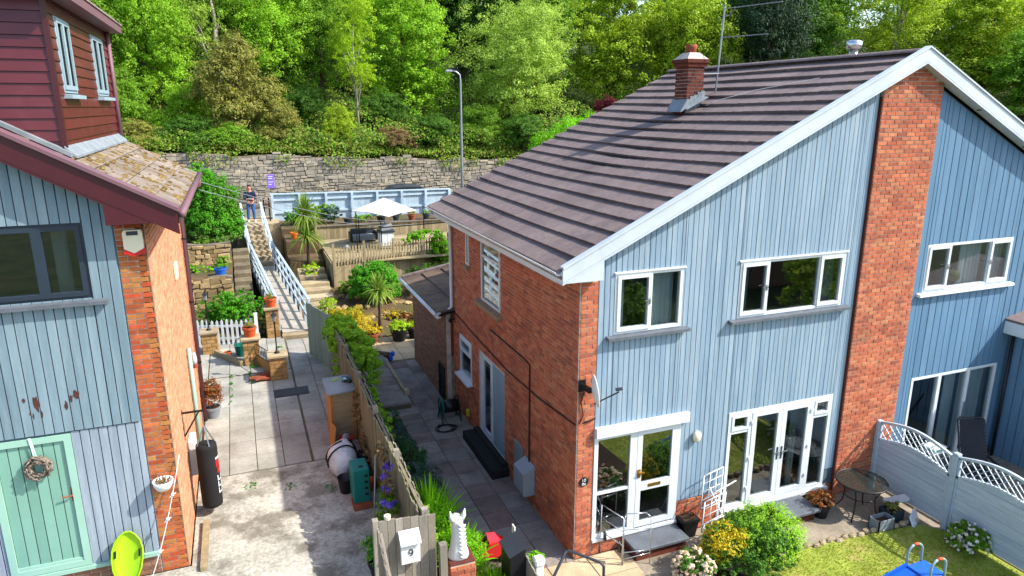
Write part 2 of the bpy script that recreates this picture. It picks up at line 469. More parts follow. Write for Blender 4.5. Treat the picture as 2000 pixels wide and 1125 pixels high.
BRICKS = {}
def brick_wall(parent, T, u0, u1, z0, hi, holes, m, n_ind, key, mortar='mortar', bl=.225, bh=.075, backw=-.12, near=None, seed=1, rot=None):
    """mortar slab with every brick as its own raised block: the nearest n_ind full ones are objects, the rest one mesh"""
    rnd = random.Random(seed)
    hf = hi if callable(hi) else (lambda x: hi)
    wall = backing(parent, T, u0, u1, z0, hi, holes, mortar, 'brick_wall', backw, 0., step=.45 if callable(hi) else None)
    g = .006; d = .011
    full = []; rest = MB(T)
    zr = z0; row = 0
    while zr < max(hf(u0), hf(u1), hf((u0+u1)/2)) - .02:
        u = u0 - (bl/2 if row % 2 else 0)
        zt = zr + bh
        while u < u1 - .01:
            a, b = max(u, u0), min(u + bl, u1)
            u += bl
            c = (a + b) / 2
            if zr + .02 > min(hf(a), hf(b)): continue
            pieces = [(a, b)]
            for h in holes:
                if h[2] < zr + bh/2 < h[3]:
                    nx = []
                    for p, q in pieces:
                        if q <= h[0] or p >= h[1]: nx.append((p, q))
                        else:
                            if p < h[0]: nx.append((p, h[0]))
                            if q > h[1]: nx.append((h[1], q))
                    pieces = nx
            for p, q in pieces:
                if q - p < .03: continue
                w = d + rnd.uniform(-.003, .003)
                item = (p + g, q - g, zr + g, min(zt - g, min(hf(p), hf(q))), w)
                if q - p > bl - .002: full.append(item)
                else: blk(rest, *item)
        zr = zt; row += 1
    C = cam.location
    def dist(it): return (Vector(T((it[0]+it[1])/2, 0, (it[2]+it[3])/2)) - C).length
    full.sort(key=dist)
    if n_ind:
        k = (key, m)
        if k not in BRICKS:
            b = MB(); L2 = bl/2 - g; H = bh - 2*g
            blk(b, -L2, L2, 0, H, d)
            BRICKS[k] = b.mesh('brick'); BRICKS[k].materials.append(MATS[m])
        me = BRICKS[k]
        for it in full[:n_ind]:
            p = T((it[0]+it[1])/2, it[4] - d, it[2])
            o = link('brick', me, None, wall, p)
            o.rotation_euler = (0, 0, rot or 0)
    for it in full[n_ind:]: blk(rest, *it)
    if rest.v: rest.build('brick_field', m, wall, kind='stuff', fix=True)
    return wall
def blk(mb, a, b, z0, z1, w):      # five-sided block; local -Y is outwards when used without a frame
    s = -1 if mb.T is None else 1
    e = .003
    mb.add([(a,0,z0),(b,0,z0),(b,0,z1),(a,0,z1),(a+e,s*w,z0+e),(b-e,s*w,z0+e),(b-e,s*w,z1-e),(a+e,s*w,z1-e)],
           [(4,5,6,7),(0,1,5,4),(1,2,6,5),(2,3,7,6),(3,0,4,7)])
# ================================================================ the setting: ground, drive, paths, road
def sheet(name, xs, ys, hf, m, kind='structure', smooth=True):
    vs = [(x, y, hf(x, y)) for y in ys for x in xs]
    nx = len(xs)
    fs = [(j*nx+i, j*nx+i+1, (j+1)*nx+i+1, (j+1)*nx+i) for j in range(len(ys)-1) for i in range(nx-1)]
    return MB().add(vs, fs).build(name, m, kind=kind, smooth=smooth, fix=False)

def hill(x, y):
    ys = 34.1 - min(max((x - 13) * .55, 0), 16)
    if y < ys: return -.35
    d = y - ys
    z = 4.75 + .24 * min(d, 60) + .12 * max(min(d - 60, 120), 0)
    z += .5 * math.sin(x * .31 + y * .2) * min(d / 6, 1) + .35 * math.sin(x * .83 - y * .5) * min(d / 6, 1)
    return z
xs = [-500, -300, -160, -90] + [-60 + 1.5*i for i in range(101)] + [120, 200, 320, 500]
ys = [-500, -200, -80, -30, -12, 0, 9, 13, 15, 17] + [18 + 1.15*i for i in range(60)] + [95, 120, 160, 250, 500]
sheet('ground', xs, ys, hill, 'forest_floor')

SLAB = {}
def slabs(parent, x0, x1, y0, y1, z, sx, sy, m, g=.012, stagger=0., rnd=random.Random(3), skip=None, h=.05):
    key = (round(sx, 3), round(sy, 3), m)
    if key not in SLAB:
        me = MB().rbox(-sx/2+g/2, -sy/2+g/2, 0, sx/2-g/2, sy/2-g/2, h, .006).mesh('paving_slab')
        me.materials.append(MATS[m]); SLAB[key] = me
    j = 0; y = y0
    while y + sy < y1 + .05:
        x = x0 - (stagger if j % 2 else 0)
        while x + sx < x1 + .05:
            if not (skip and skip(x + sx/2, y + sy/2)):
                o = link('paving_slab', SLAB[key], None, parent, (x + sx/2, y + sy/2, z - h + rnd.uniform(-.005, .005)))
                o.rotation_euler = (rnd.uniform(-.006, .006), rnd.uniform(-.006, .006), rnd.uniform(-.006, .006))
            x += sx
        y += sy; j += 1

# driveway between the two plots: concrete in front, slabs further back
DZ = .80
drv = MB().box(-6.12, 3.75, -.3, -2.98, 12.35, DZ - .022).build('driveway', 'joint', kind='structure')
MB().box(-6.12, -9, -.3, -2.98, 3.75, DZ).build('concrete_apron', 'concrete', drv)
slabs(drv, -6.1, -4.05, 3.8, 9.3, DZ, .52, .68, 'slab')
slabs(drv, -3.98, -3.0, 3.8, 12.3, DZ, .49, .62, 'slab', rnd=random.Random(9))
slabs(drv, -6.1, -4.05, 9.3, 12.3, DZ, .52, .60, 'slab', rnd=random.Random(10))
MB().box(-4.55, 7.35, DZ - .01, -3.72, 7.85, DZ + .012).box(-4.50, 7.39, DZ + .012, -3.77, 7.81, DZ + .018).build('manhole_cover', 'dark_grey', label='dark rectangular manhole cover let into the drive slabs', cat='manhole cover')
MB().box(-20, -9, -.3, -6.12, 1.0, DZ + .02).build('forecourt', 'concrete', kind='structure')

MB().box(-20, 6.9, -.3, -6.12, 12.4, DZ + .01).build('back_yard', 'slab', kind='structure')
MB().box(.0, 7.25, -.3, 14, 13.42, -.01).build('back_yard', 'concrete_patio', kind='structure')

# side path of the near house
pth = MB().box(-1.62, -.95, -.3, -.0, 13.6, -.02).build('side_path', 'joint', kind='structure')
slabs(pth, -1.6, .02, -.9, 11.0, .0, .54, .56, 'slab_path', rnd=random.Random(4))
slabs(pth, -1.6, .02, 11.0, 13.5, .0, .54, .60, 'slab_tan', rnd=random.Random(5))
bed = MB().box(-2.98, -1.6, -.3, -1.62, 7.0, .10).build('flower_bed', 'soil', kind='structure')
ter = MB().box(-2.98, 7.0, -.3, -1.24, 11.2, .25).build('raised_walk', 'joint', kind='structure')
slabs(ter, -2.0, -1.2, 7.0, 11.0, .31, .78, .66, 'slab_path', rnd=random.Random(6), h=.06)
MB().box(-2.0, 6.58, -.1, -1.12, 6.98, .16).build('step', 'slab_path', ter)

# front patio, neighbour's patio and lawn
pat = MB().box(-1.6, -9, -.3, 7.0, -.02, .0).build('front_patio', 'concrete_patio', kind='structure')
slabs(pat, -1.3, .95, -1.75, -.05, .03, .75, .56, 'slab_tan', rnd=random.Random(8), h=.04)
MB().box(7.0, -9, -.3, 16, 0, .04).build('patio_beyond_fence', 'concrete_patio', kind='structure')
MB().prism([(2.2, -9), (6.95, -9), (6.95, -2.0), (6.6, -1.5), (5.6, -1.42), (4.6, -1.28), (3.6, -1.3), (2.6, -1.6)], -.02, .035, 'z').build('lawn', 'lawn_base', kind='structure')
MB().prism([(.4, -9), (2.2, -9), (2.6, -1.6), (1.9, -.95), (.9, -1.15)], -.02, .05, 'z').build('flower_bed', 'soil', kind='structure')

# garden behind: terraces climbing to the road
def gr(x, y):
    if y < 13.4: return .02
    if y < 18.4: return .02 + (y - 13.4) / 5 * .68 + .05 * math.sin(x*3 + y*2)
    return .7
sheet('garden_ground', [-3.2 + .35*i for i in range(45)], [13.4 + .3*i for i in range(39)], gr, 'earth')
def gl(x, y):
    if y < 15.7: return .82 + (y - 12.3) * .05
    if y < 18.2: return 2.05
    if y < 20: return 2.6
    return 2.35
sheet('garden_bank', [-22 + .5*i for i in range(33)] + [-5.36], [12.35, 13, 14, 15, 15.69, 15.71, 16.5, 17.5, 18.19, 18.21, 19, 20, 22, 24, 26.2], gl, 'earth')
MB().box(-3.2, 24.3, 0, 12.5, 28.0, 2.18).build('upper_bed', 'earth', kind='structure')
MB().box(-80, 28.0, 1.0, 80, 34.2, 2.0).build('road', 'road', kind='structure')
MB().box(-80, 26.2, 1.0, -3.2, 28.0, 2.28).build('pavement', 'ramp', kind='structure')
MB().box(-80, 33.2, 1.5, 80, 34.3, 2.1).build('verge', 'earth', kind='structure')

# long rubble retaining wall beyond the road: every stone is a block of its own
def stone_wall(name, T, u0, u1, z0, topf, label, cat, n_ind, seed, m, sw=(.16, .62), sh=(.11, .25), depth=.5):
    rnd = random.Random(seed)
    w = thing(name, T((u0+u1)/2, 0, z0), label, cat)
    n = 24
    mb = MB(T)
    for i in range(n):
        a = u0 + (u1-u0)*i/n; b = u0 + (u1-u0)*(i+1)/n
        mb.hexa([(a,-depth,z0),(b,-depth,z0),(b,0,z0),(a,0,z0),(a,-depth,topf(a)-.03),(b,-depth,topf(b)-.03),(b,0,topf(b)-.03),(a,0,topf(a)-.03)])
    core = mb.build('wall_core', 'wall_joint', w)
    items = []
    z = z0
    while z < max(topf(u0), topf(u1)):
        h = rnd.uniform(*sh); u = u0 + rnd.uniform(-.2, 0)
        while u < u1:
            l = rnd.uniform(*sw)
            zt = min(z + h + rnd.uniform(-.03, .03), topf(min(max(u, u0), u1)))
            if zt - z > .06: items.append((max(u, u0), min(u + l, u1), z + rnd.uniform(-.02, .02), zt, rnd.uniform(.02, .07)))
            u += l
        z += h
    def blk2(mb, it):
        a, b, za, zb, w_ = it; g = .006
        q = lambda: rnd.uniform(-.012, .04)
        j = lambda: rnd.uniform(-.022, .022)
        za += .07*math.sin(a*1.1 + za*2.1) + rnd.uniform(-.02, .02); zb += .07*math.sin(a*1.1 + za*2.1) + rnd.uniform(-.02, .02)
        vs = [(a+g+j(),-.02,za+g+j()),(b-g+j(),-.02,za+g+j()),(b-g+j(),-.02,zb-g+j()),(a+g+j(),-.02,zb-g+j()),
              (a+g+q(),w_,za+g+q()),(b-g-q(),w_*rnd.uniform(.7,1.2),za+g+q()),(b-g-q(),w_,zb-g-q()),(a+g+q(),w_*rnd.uniform(.7,1.2),zb-g-q())]
        mb.add(vs, [(4,5,6,7),(0,1,5,4),(1,2,6,5),(2,3,7,6),(3,0,4,7)])
    vis = [it for it in items if it[1]-it[0] > .1]
    if n_ind:
        mid = 2.0
        vis.sort(key=lambda it: -((it[1]-it[0])*(it[3]-it[2])) if abs((it[0]+it[1])/2 - mid) < 9.5 else 1)
        for it in vis[:n_ind]:
            mb = MB(T); blk2(mb, it); mb.build('stone', m, w)
        vis = vis[n_ind:]
    mb = MB(T)
    for it in vis: blk2(mb, it)
    if vis: mb.build('stone_field', m, w, kind='stuff')
    return w
stone_wall('stone_wall', FY(34.0), -26, 24, 1.95, lambda u: 5.15 - .045*(u+7) + .10*math.sin(u*1.7) + .06*math.sin(u*4.1),
           'long grey rubble retaining wall beyond the road below the trees', 'wall', 290, 11, 'stone')
# ================================================================ windows and doors
def fbox(mb, u0, u1, z0, z1, t, w0, w1):      # rectangular frame
    mb.box(u0, w0, z0, u1, w1, z0 + t); mb.box(u0, w0, z1 - t, u1, w1, z1)
    mb.box(u0, w0, z0 + t, u0 + t, w1, z1 - t); mb.box(u1 - t, w0, z0 + t, u1, w1, z1 - t)

def curtain_mb(T, u0, u1, z0, z1, w, n=9):
    mb = MB(T)
    N = max(4, int((u1 - u0) / .035))
    vs = []
    for i in range(N + 1):
        u = u0 + (u1 - u0) * i / N
        ww = w + .03 * math.sin(i * 2.1) + .012 * math.sin(i * .9)
        vs += [(u, ww, z0), (u, ww, z1)]
    mb.add(vs, [(2*i, 2*i+2, 2*i+3, 2*i+1) for i in range(N)])
    return mb

def window(parent, T, u0, u1, z0, z1, lights, name='window', fm='white', label=None, sill=None, curtains=(), depth=2.2, gm='glass_clear', rw=-.06, t=.055, room='room'):
    """lights: (ua, ub, za, zb, kind) kind 'f' fixed, 's' opening sash with its own frame"""
    o = thing(name, T((u0+u1)/2, 0, z0), label, parent=parent)
    mb = MB(T); fbox(mb, u0, u1, z0, z1, t, rw, .025)
    us = sorted({l[0] for l in lights} | {l[1] for l in lights})
    for ua in us[1:-1]: mb.box(ua - .028, rw + .004, z0 + t - .002, ua + .028, .020, z1 - t + .002)
    for l in lights:
        if l[2] > z0 + .1: mb.box(l[0] + .02, rw + .006, l[2] - .026, l[1] - .02, .017, l[2] + .026)
    mb.build('frame', fm, o)
    for ua, ub, za, zb, k in lights:
        a = max(ua, u0 + t - .012); b = min(ub, u1 - t + .012); c = max(za, z0 + t - .012); d = min(zb, z1 - t + .012)
        if k[0] == 's':
            op = .05
            mb = MB(T); fbox(mb, a, b, c, d, .06, rw + .03, .045); sa = mb.build('sash', fm, o)
            MB(T).box(a + .05, .0, c + .05, b - .05, .006, d - .05).build('pane', gm, o)
            hx = b - .03 if 'r' in k else a + .03
            if 'h' in k: MB(T).box(hx - .012, .045, (c+d)/2 - .05, hx + .012, .058, (c+d)/2 + .05).box(hx - .10, .058, (c+d)/2 + .005, hx + .012, .072, (c+d)/2 + .027).build('handle', 'chrome', o)
        else:
            MB(T).box(a, -.012, c, b, -.006, d).build('pane', gm, o)
    # dark room behind the glass
    mb = MB(T)
    x0, x1, w0, w1 = u0 - .05, u1 + .05, -depth, rw - .005
    mb.add([(x0,w0,z0-.3),(x1,w0,z0-.3),(x1,w0,z1+.1),(x0,w0,z1+.1),(x0,w1,z0-.3),(x1,w1,z0-.3),(x1,w1,z1+.1),(x0,w1,z1+.1)],
           [(0,1,2,3),(0,4,5,1),(3,2,6,7),(0,3,7,4),(1,5,6,2)])
    mb.build('room', room, o, fix=False)
    for ca, cb in curtains: curtain_mb(T, ca, cb, z0 + .02, z1 - .02, -.17).build('curtain', 'curtain', o, smooth=True, fix=False)
    if sill:
        sa, sb, proj, th, sm = sill
        MB(T).hexa([(sa,-.05,z0-th-.03),(sb,-.05,z0-th-.03),(sb,proj,z0-th-.03),(sa,proj,z0-th-.03),(sa,-.05,z0-.004),(sb,-.05,z0-.004),(sb,proj,z0-.03),(sa,proj,z0-.03)]).build('sill', sm, o)
    return o

# ================================================================ the pair of houses on the right
AX, AZ, EX, SL = 6.64, 8.71, -.42, .481
HB, RB0, RB1 = 7.15, -.20, 7.75
def roofz(x): return AZ - SL * abs(x - AX)
house = thing('semi_detached_house', (6.6, 3.5, 0), 'pair of houses with grey tiled gable roof, blue boarding and red brick', 'house')
wz = lambda x: roofz(x) - .30
F0 = FY(0.)
# front: openings (u0,u1,z0,z1)
h_ent = (.33, 2.08, .30, 2.44)
h_w1 = (.62, 1.92, 4.10, 5.13)
h_w2 = (3.10, 5.50, 4.10, 5.13)
h_fr = (3.12, 5.60, .28, 2.27)
front_holes = [h_ent, h_w1, h_w2, h_fr]
brick_wall(house, F0, 0.012, .33, 0, 5.04, [], 'brick', 60, 'f', seed=2)
backing(house, F0, .33, 5.86, .0, wz, front_holes, 'clad_back', 'wall_panel', -.14, -.004, step=.3)
backing(house, F0, 5.86, 7.34, 5.0, wz, [], 'clad_back', 'wall_panel', -.14, -.004, step=.3)
def lo_clad(u): return 2.47 if u < 2.08 else (.70 if u < 3.12 else (.62 if u > 5.6 else 2.27))
boards(house, F0, .33, 5.85, lo_clad, lambda u: roofz(u) - .34, [h_w1, h_w2, h_fr], .102, 'clad', rnd=random.Random(21), w1=.016, gap=.006)
brick_wall(house, FY(.0), 2.09, 3.11, 0, .68, [], 'brick', 0, 'f', seed=3)
brick_wall(house, FY(.0), .33, 2.08, 0, .29, [], 'brick', 0, 'f', seed=4)
brick_wall(house, FY(.0), 3.12, 5.85, 0, .27, [], 'brick', 0, 'f', seed=5)
# tall brick chimney breast between the halves
pier = lambda u: roofz(u) - .215
brick_wall(house, FY(-.06), 5.87, 7.33, 0, pier, [], 'brick', 120, 'f', seed=6, backw=-.06)
MB().box(5.855, -.065, 0, 5.868, -.001, 7.9).build('pier_return', 'brick_dark', house)
# side wall in shade
h_sw = (3.62, 4.83, 3.52, 4.90)
h_nar = (5.72, 5.95, 4.10, 4.92)
h_ss = (5.62, 6.55, 1.16, 2.18)
h_sd = (3.38, 5.10, .12, 2.22)
S0 = FXm(0.)
brick_wall(house, S0, 0.0, HB, 0, 5.08, [h_sw, h_nar, h_ss, h_sd], 'brick', 110, 's', seed=8, rot=-math.pi/2)
MB().box(0.15, HB - .1, 0, 13.0, HB, 5.05).build('rear_wall', 'brick_brown', house)
# neighbour's half
n_w = (7.62, 10.10, 4.14, 5.10)
n_d = (7.72, 10.30, .25, 2.28)
backing(house, F0, 7.34, 13.0, .0, wz, [n_w, n_d], 'clad_back', 'wall_panel', -.14, -.004, step=.3)
boards(house, F0, 7.34, 10.6, .25, lambda u: roofz(u) - .34, [n_w, n_d], .19, 'clad_blue', rnd=random.Random(22), gap=.012)
boards(house, F0, 10.6, 13.0, 3.0, lambda u: roofz(u) - .34, [], .19, 'clad_blue', rnd=random.Random(23), gap=.012)
MB().box(13.0, 0, 0, 13.14, HB, 5.0).build('end_wall', 'brick_brown', house)
# projecting wing at the far right
wing = thing('porch_wing', (11.8, -1, 0), parent=house)
boards(wing, FXm(10.6), -2.6, -.03, .0, 2.95, [], .19, 'clad_blue', name='cladding_board', rnd=random.Random(24), gap=.012)
MB().box(10.62, -2.6, 0, 13.2, -.03, 2.95).build('wing_core', 'clad_back', wing)
MB().box(10.36, -2.9, 2.95, 13.5, -.02, 3.02).build('soffit', 'white', wing)
MB().box(10.32, -2.94, 2.97, 10.36, -.02, 3.24).box(10.36, -2.94, 2.97, 13.5, -2.90, 3.24).build('fascia', 'white', wing)
MB().hexa([(10.3,-2.95,3.24),(13.5,-2.95,3.24),(13.5,-.02,3.26),(10.3,-.02,3.26),(10.3,-2.95,3.28),(13.5,-2.95,3.9),(13.5,-.02,3.95),(10.3,-.02,3.30)]).build('wing_roof', 'tile', wing)
MB().tube([(10.5, -.14, .05), (10.5, -.14, 2.9)], .035).build('downpipe', 'black', house, smooth=True)

# windows of the front
window(house, F0, *h_w1, [(.62, 1.30, 4.10, 5.13, 'shr'), (1.30, 1.92, 4.10, 5.13, 'f')], sill=(.48, 2.06, .13, .05, 'slate_sill'), curtains=[(.68, .90), (1.42, 1.86)])
window(house, F0, *h_w2, [(3.10, 3.72, 4.10, 5.13, 'shr'), (3.72, 4.90, 4.10, 5.13, 'f'), (4.90, 5.50, 4.10, 5.13, 's')], sill=(2.92, 5.66, .13, .05, 'slate_sill'), curtains=[(3.16, 3.42), (5.05, 5.44)], gm='glass_dark')
MB(F0).box(.60, .0, 5.125, 1.96, .05, 5.15).build('drip_head', 'white_dull', house)
MB(F0).box(3.06, .0, 5.125, 5.54, .05, 5.15).build('drip_head', 'white_dull', house)
window(house, F0, *n_w, [(7.62, 8.27, 4.14, 5.10, 'shr'), (8.27, 9.45, 4.14, 5.10, 'f'), (9.45, 10.10, 4.14, 5.10, 'shl')], sill=(7.48, 10.24, .12, .05, 'white_dull'), curtains=[(7.66, 7.90), (8.80, 9.38), (9.8, 10.05)])
MB(F0).lathe([(0,0),(.09,.01),(.15,.09),(.15,.17),(.10,.24),(.02,.26)], (8.75, -.22, 4.20), 12).build('ornament', 'leaf_olive', house, smooth=True)
# entrance: side light and door under a white beam
MB(F0).box(.335, -.02, 2.30, 2.20, .10, 2.475).build('door_head', 'white', house)
window(house, F0, .335, 1.12, .32, 2.30, [(.335, 1.12, .32, 1.20, 'f'), (.335, 1.12, 1.20, 2.30, 'f')], name='side_light', gm='glass_dark', t=.075)
def door(name, T, u0, u1, z0, z1, rails, parent, fm='white', gm='glass_dark', st=.10, w1=.03):
    d = thing(name, T((u0+u1)/2, 0, z0), parent=parent)
    mb = MB(T); fbox(mb, u0, u1, z0, z1, st, -.03, w1)
    for ra, rb in rails: mb.box(u0 + st, -.028, ra, u1 - st, w1 - .002, rb)
    mb.build('leaf_frame', fm, d)
    MB(T).box(u0 + st - .01, -.004, z0 + st - .01, u1 - st + .01, .002, z1 - st + .01).build('pane', gm, d)
    return d
fd = door('front_door', F0, 1.19, 2.0, .36, 2.28, [(1.08, 1.24)], house)
MB(F0).box(1.44, .028, 1.135, 1.70, .036, 1.195).build('letter_plate', 'brass', fd)
MB(F0).box(1.205, .03, 1.36, 1.265, .045, 1.52).box(1.225, .045, 1.44, 1.33, .075, 1.465).build('handle', 'brass', fd)
mb = MB(F0); mb.box(1.12, -.05, .32, 1.19, .025, 2.30); mb.box(2.0, -.05, .32, 2.075, .025, 2.30); mb.box(.335, -.05, .27, 2.08, .06, .32)
mb.build('door_frame', 'white', house)
MB().add([(.3,2.2,.1),(2.1,2.2,.1),(2.1,2.2,2.4),(.3,2.2,2.4),(1.15,.07,.1),(2.1,.07,.1),(2.1,.07,2.4),(1.15,.07,2.4)], [(0,1,2,3),(0,4,5,1),(3,2,6,7),(1,5,6,2)]).build('hall', 'room', house, fix=False)
# french doors with side lights
fw = thing('french_window', (4.36, 0, .28), parent=house)
mb = MB(F0); fbox(mb, h_fr[0], h_fr[1], h_fr[2], h_fr[3], .07, -.06, .03)
for u in (3.62, 5.12): mb.box(u - .04, -.055, .35, u + .04, .034, 2.20)
for a, b in ((3.19, 3.58), (5.16, 5.53)): mb.box(a, -.05, 1.83, b, .026, 1.90); fbox(mb, a, b, 1.90, 2.20, .05, -.03, .045)
mb.box(3.05, .0, .22, 5.66, .12, .28)
mb.build('frame', 'white', fw)
for a, b in ((3.18, 3.585), (5.155, 5.54)):
    MB(F0).box(a, -.01, .34, b, -.004, 1.84).build('pane', 'glass_dark', fw); MB(F0).box(a + .04, .0, 1.94, b - .04, .006, 2.17).build('pane', 'glass_dark', fw)
for a, b, hx in ((3.66, 4.365, 4.32), (4.375, 5.08, 4.42)):
    mb = MB(F0); fbox(mb, a, b, .33, 2.21, .10, -.03, .045); mb.build('door_leaf', 'white', fw)
    MB(F0).box(a + .09, .004, .42, b - .09, .010, 2.12).build('pane', 'glass_dark', fw)
    s = -1 if hx < 4.37 else 1
    MB(F0).box(hx - .017, .045, 1.12, hx + .017, .055, 1.38).build('handle_plate', 'dark_grey', fw)
    MB(F0).box(hx - .012, .055, 1.27, hx + .012 , .085, 1.29).box(min(hx, hx + s*.12), .075, 1.27, max(hx, hx + s*.12), .09, 1.29).build('handle', 'chrome', fw)
for u in (3.655, 5.085):
    for z in (.62, 1.25, 2.0): MB(F0).box(u - .035, .034, z, u + .035, .07, z + .05).build('hinge', 'white', fw)
MB().add([(3.1,2.8,.2),(5.65,2.8,.2),(5.65,2.8,2.4),(3.1,2.8,2.4),(3.1,.07,.2),(5.65,.07,.2),(5.65,.07,2.4),(3.1,.07,2.4)], [(0,1,2,3),(0,4,5,1),(3,2,6,7),(0,3,7,4),(1,5,6,2)]).build('room', 'room', fw, fix=False)
curtain_mb(F0, 5.18, 5.36, .30, 2.2, -.2).build('curtain', 'curtain', fw, smooth=True, fix=False)
curtain_mb(F0, 4.85, 5.05, .30, 2.2, -.25).build('curtain', 'curtain', fw, smooth=True, fix=False)
MB().rbox(3.3, .9, .22, 4.9, 1.7, .62, .06).rbox(3.3, 1.5, .62, 4.9, 1.75, .98, .06).build('sofa', 'dark_grey', fw)
# neighbour's patio doors
nd = thing('patio_door', (9.0, 0, .25), parent=house)
mb = MB(F0); fbox(mb, *n_d, .06, -.06, .03)
for u in (8.55, 9.42): mb.box(u - .045, -.05, .31, u + .045, .034, 2.22)
mb.build('frame', 'white', nd)
for a, b in ((7.77, 8.51), (8.59, 9.38), (9.46, 10.25)): MB(F0).box(a, -.01, .30, b, -.004, 2.23).build('pane', 'glass_clear', nd)
MB(F0).box(9.40, .034, 1.1, 9.44, .06, 1.5).build('handle', 'chrome', nd)
MB().add([(7.7,2.6,.2),(10.3,2.6,.2),(10.3,2.6,2.4),(7.7,2.6,2.4),(7.7,.07,.2),(10.3,.07,.2),(10.3,.07,2.4),(7.7,.07,2.4)], [(0,1,2,3),(0,4,5,1),(3,2,6,7),(0,3,7,4),(1,5,6,2)]).build('room', 'room', nd, fix=False)
for a, b in ((7.74, 7.95), (9.02, 9.34), (9.48, 10.22)): curtain_mb(F0, a, b, .28, 2.2, -.2).build('curtain', 'curtain', nd, smooth=True, fix=False)
# side wall windows and door
window(house, S0, *h_sw, [(3.62, 4.83, 3.52, 4.55, 'f'), (3.62, 4.83, 4.55, 4.90, 'f')], sill=(3.50, 4.98, .14, .10, 'stone_sill'), gm='glass_dark')
window(house, S0, *h_nar, [(5.72, 5.95, 4.10, 4.92, 'f')], sill=(5.66, 6.02, .10, .07, 'stone_sill'), gm='glass_dark', t=.05)
window(house, S0, *h_ss, [(5.62, 6.55, 1.16, 1.80, 'f'), (5.62, 6.55, 1.80, 2.18, 's')], sill=(5.55, 6.62, .16, .03, 'white'), gm='glass_dark')
sd = thing('side_door', (0, 4.2, .12), parent=house)
mb = MB(S0); fbox(mb, *h_sd, .06, -.12, -.03); mb.box(4.28, -.12, .18, 4.34, -.03, 2.16); mb.build('frame', 'white', sd)
MB(S0).box(3.44, -.09, .18, 4.28, -.05, 2.16).build('door_leaf', 'grey_blue', sd)
mb = MB(S0); fbox(mb, 4.36, 5.02, .20, 2.14, .09, -.10, -.05); mb.build('door_leaf', 'white', sd)
MB(S0).box(4.43, -.08, .28, 4.95, -.074, 2.08).build('pane', 'glass_clear', sd)
MB(S0).box(4.38, -.05, 1.05, 4.42, -.02, 1.25).build('handle', 'chrome', sd)
MB(S0).add([(3.4,-1.8,.1),(5.1,-1.8,.1),(5.1,-1.8,2.3),(3.4,-1.8,2.3),(3.4,-.13,.1),(5.1,-.13,.1),(5.1,-.13,2.3),(3.4,-.13,2.3)], [(0,1,2,3),(0,4,5,1),(3,2,6,7),(0,3,7,4),(1,5,6,2)]).build('room', 'room', sd, fix=False)
MB().rbox(-.42, 3.05, 0, -.03, 5.15, .20, .012).build('door_step', 'black_matt', house)
MB().rbox(-.16, 3.15, .20, -.03, 5.10, .28, .008).build('door_step', 'black_matt', house)

# main roof: deck, tiles laid course by course, ridge, chimney
roof = thing('roof', (6.6, 3.7, 5.2), parent=house)
ca = math.cos(math.atan(SL)); sa = math.sin(math.atan(SL))
EXR = 2*AX - EX
mb = MB()
for s, x0 in ((-1, EX), (1, EXR)):
    z0 = roofz(x0) - .10; z1 = AZ - .10
    for ya, yb in ((RB0, RB1),):
        mb.add([(x0,ya,z0),(AX,ya,z1),(AX,yb,z1),(x0,yb,z0),(x0,ya,z0-.06),(AX,ya,z1-.06),(AX,yb,z1-.06),(x0,yb,z0-.06)],
               [(0,1,2,3),(4,7,6,5),(0,4,5,1),(1,5,6,2),(2,6,7,3),(3,7,4,0)])
mb.build('roof_deck', 'black_matt', roof)
slope = (AX - EX) / ca
rows = 20; gauge = slope / rows; tw = .30; cols = int((RB1 - RB0 - .06) / tw)
tw = (RB1 - RB0 - .06) / cols
def tile_mb(w, L, th=.052, lift=.064):
    # local: x up the slope, y along the course, z normal. lower edge at x=0 stands proud
    mb = MB(); g = .004; h0 = lift; h1 = .006
    mb.hexa([(-.03,g,h0-th),(L,g,h1-th),(L,w-g,h1-th),(-.03,w-g,h0-th),(-.03,g,h0),(L,g,h1),(L,w-g,h1),(-.03,w-g,h0)])
    return mb
tme = tile_mb(tw, gauge + .02).mesh('roof_tile'); tme.materials.append(MATS['tile'])
ang = math.atan(SL)
rt = random.Random(31)
spots = []
for r in range(rows):
    for c in range(cols):
        y = RB0 + .03 + c * tw; d = r * gauge
        x = EX + d * ca
        sag = -.05 * math.sin(math.pi * (y - RB0) / (RB1 - RB0)) * (math.sin(math.pi * min(r / rows, 1)) + .3) + .006 * math.sin(y * 1.3 + r * .9)
        z = roofz(EX) - .06 + d * sa + sag
        if 4.42 < x + .15 < 4.95 and 3.80 < y + tw/2 < 4.36: continue
        spots.append((x, y, z, rt.uniform(-.0015, .0015), rt.uniform(-.003, .003)))
Cc = cam.location
spots.sort(key=lambda p: (Vector(p[:3]) - Cc).length)
rest = MB()
T0 = tile_mb(tw, gauge + .02)
for i, (x, y, z, dz, tl) in enumerate(spots):
    if i < 298:
        o = link('roof_tile', tme, None, roof, (x, y, z + dz)); o.rotation_euler = (tl, -ang, 0)
    else:
        M = Matrix.Translation((x, y, z + dz)) @ Matrix.Rotation(-ang, 4, 'Y') @ Matrix.Rotation(tl, 4, 'X')
        rest.add([tuple(M @ Vector(p)) for p in T0.v], T0.f)
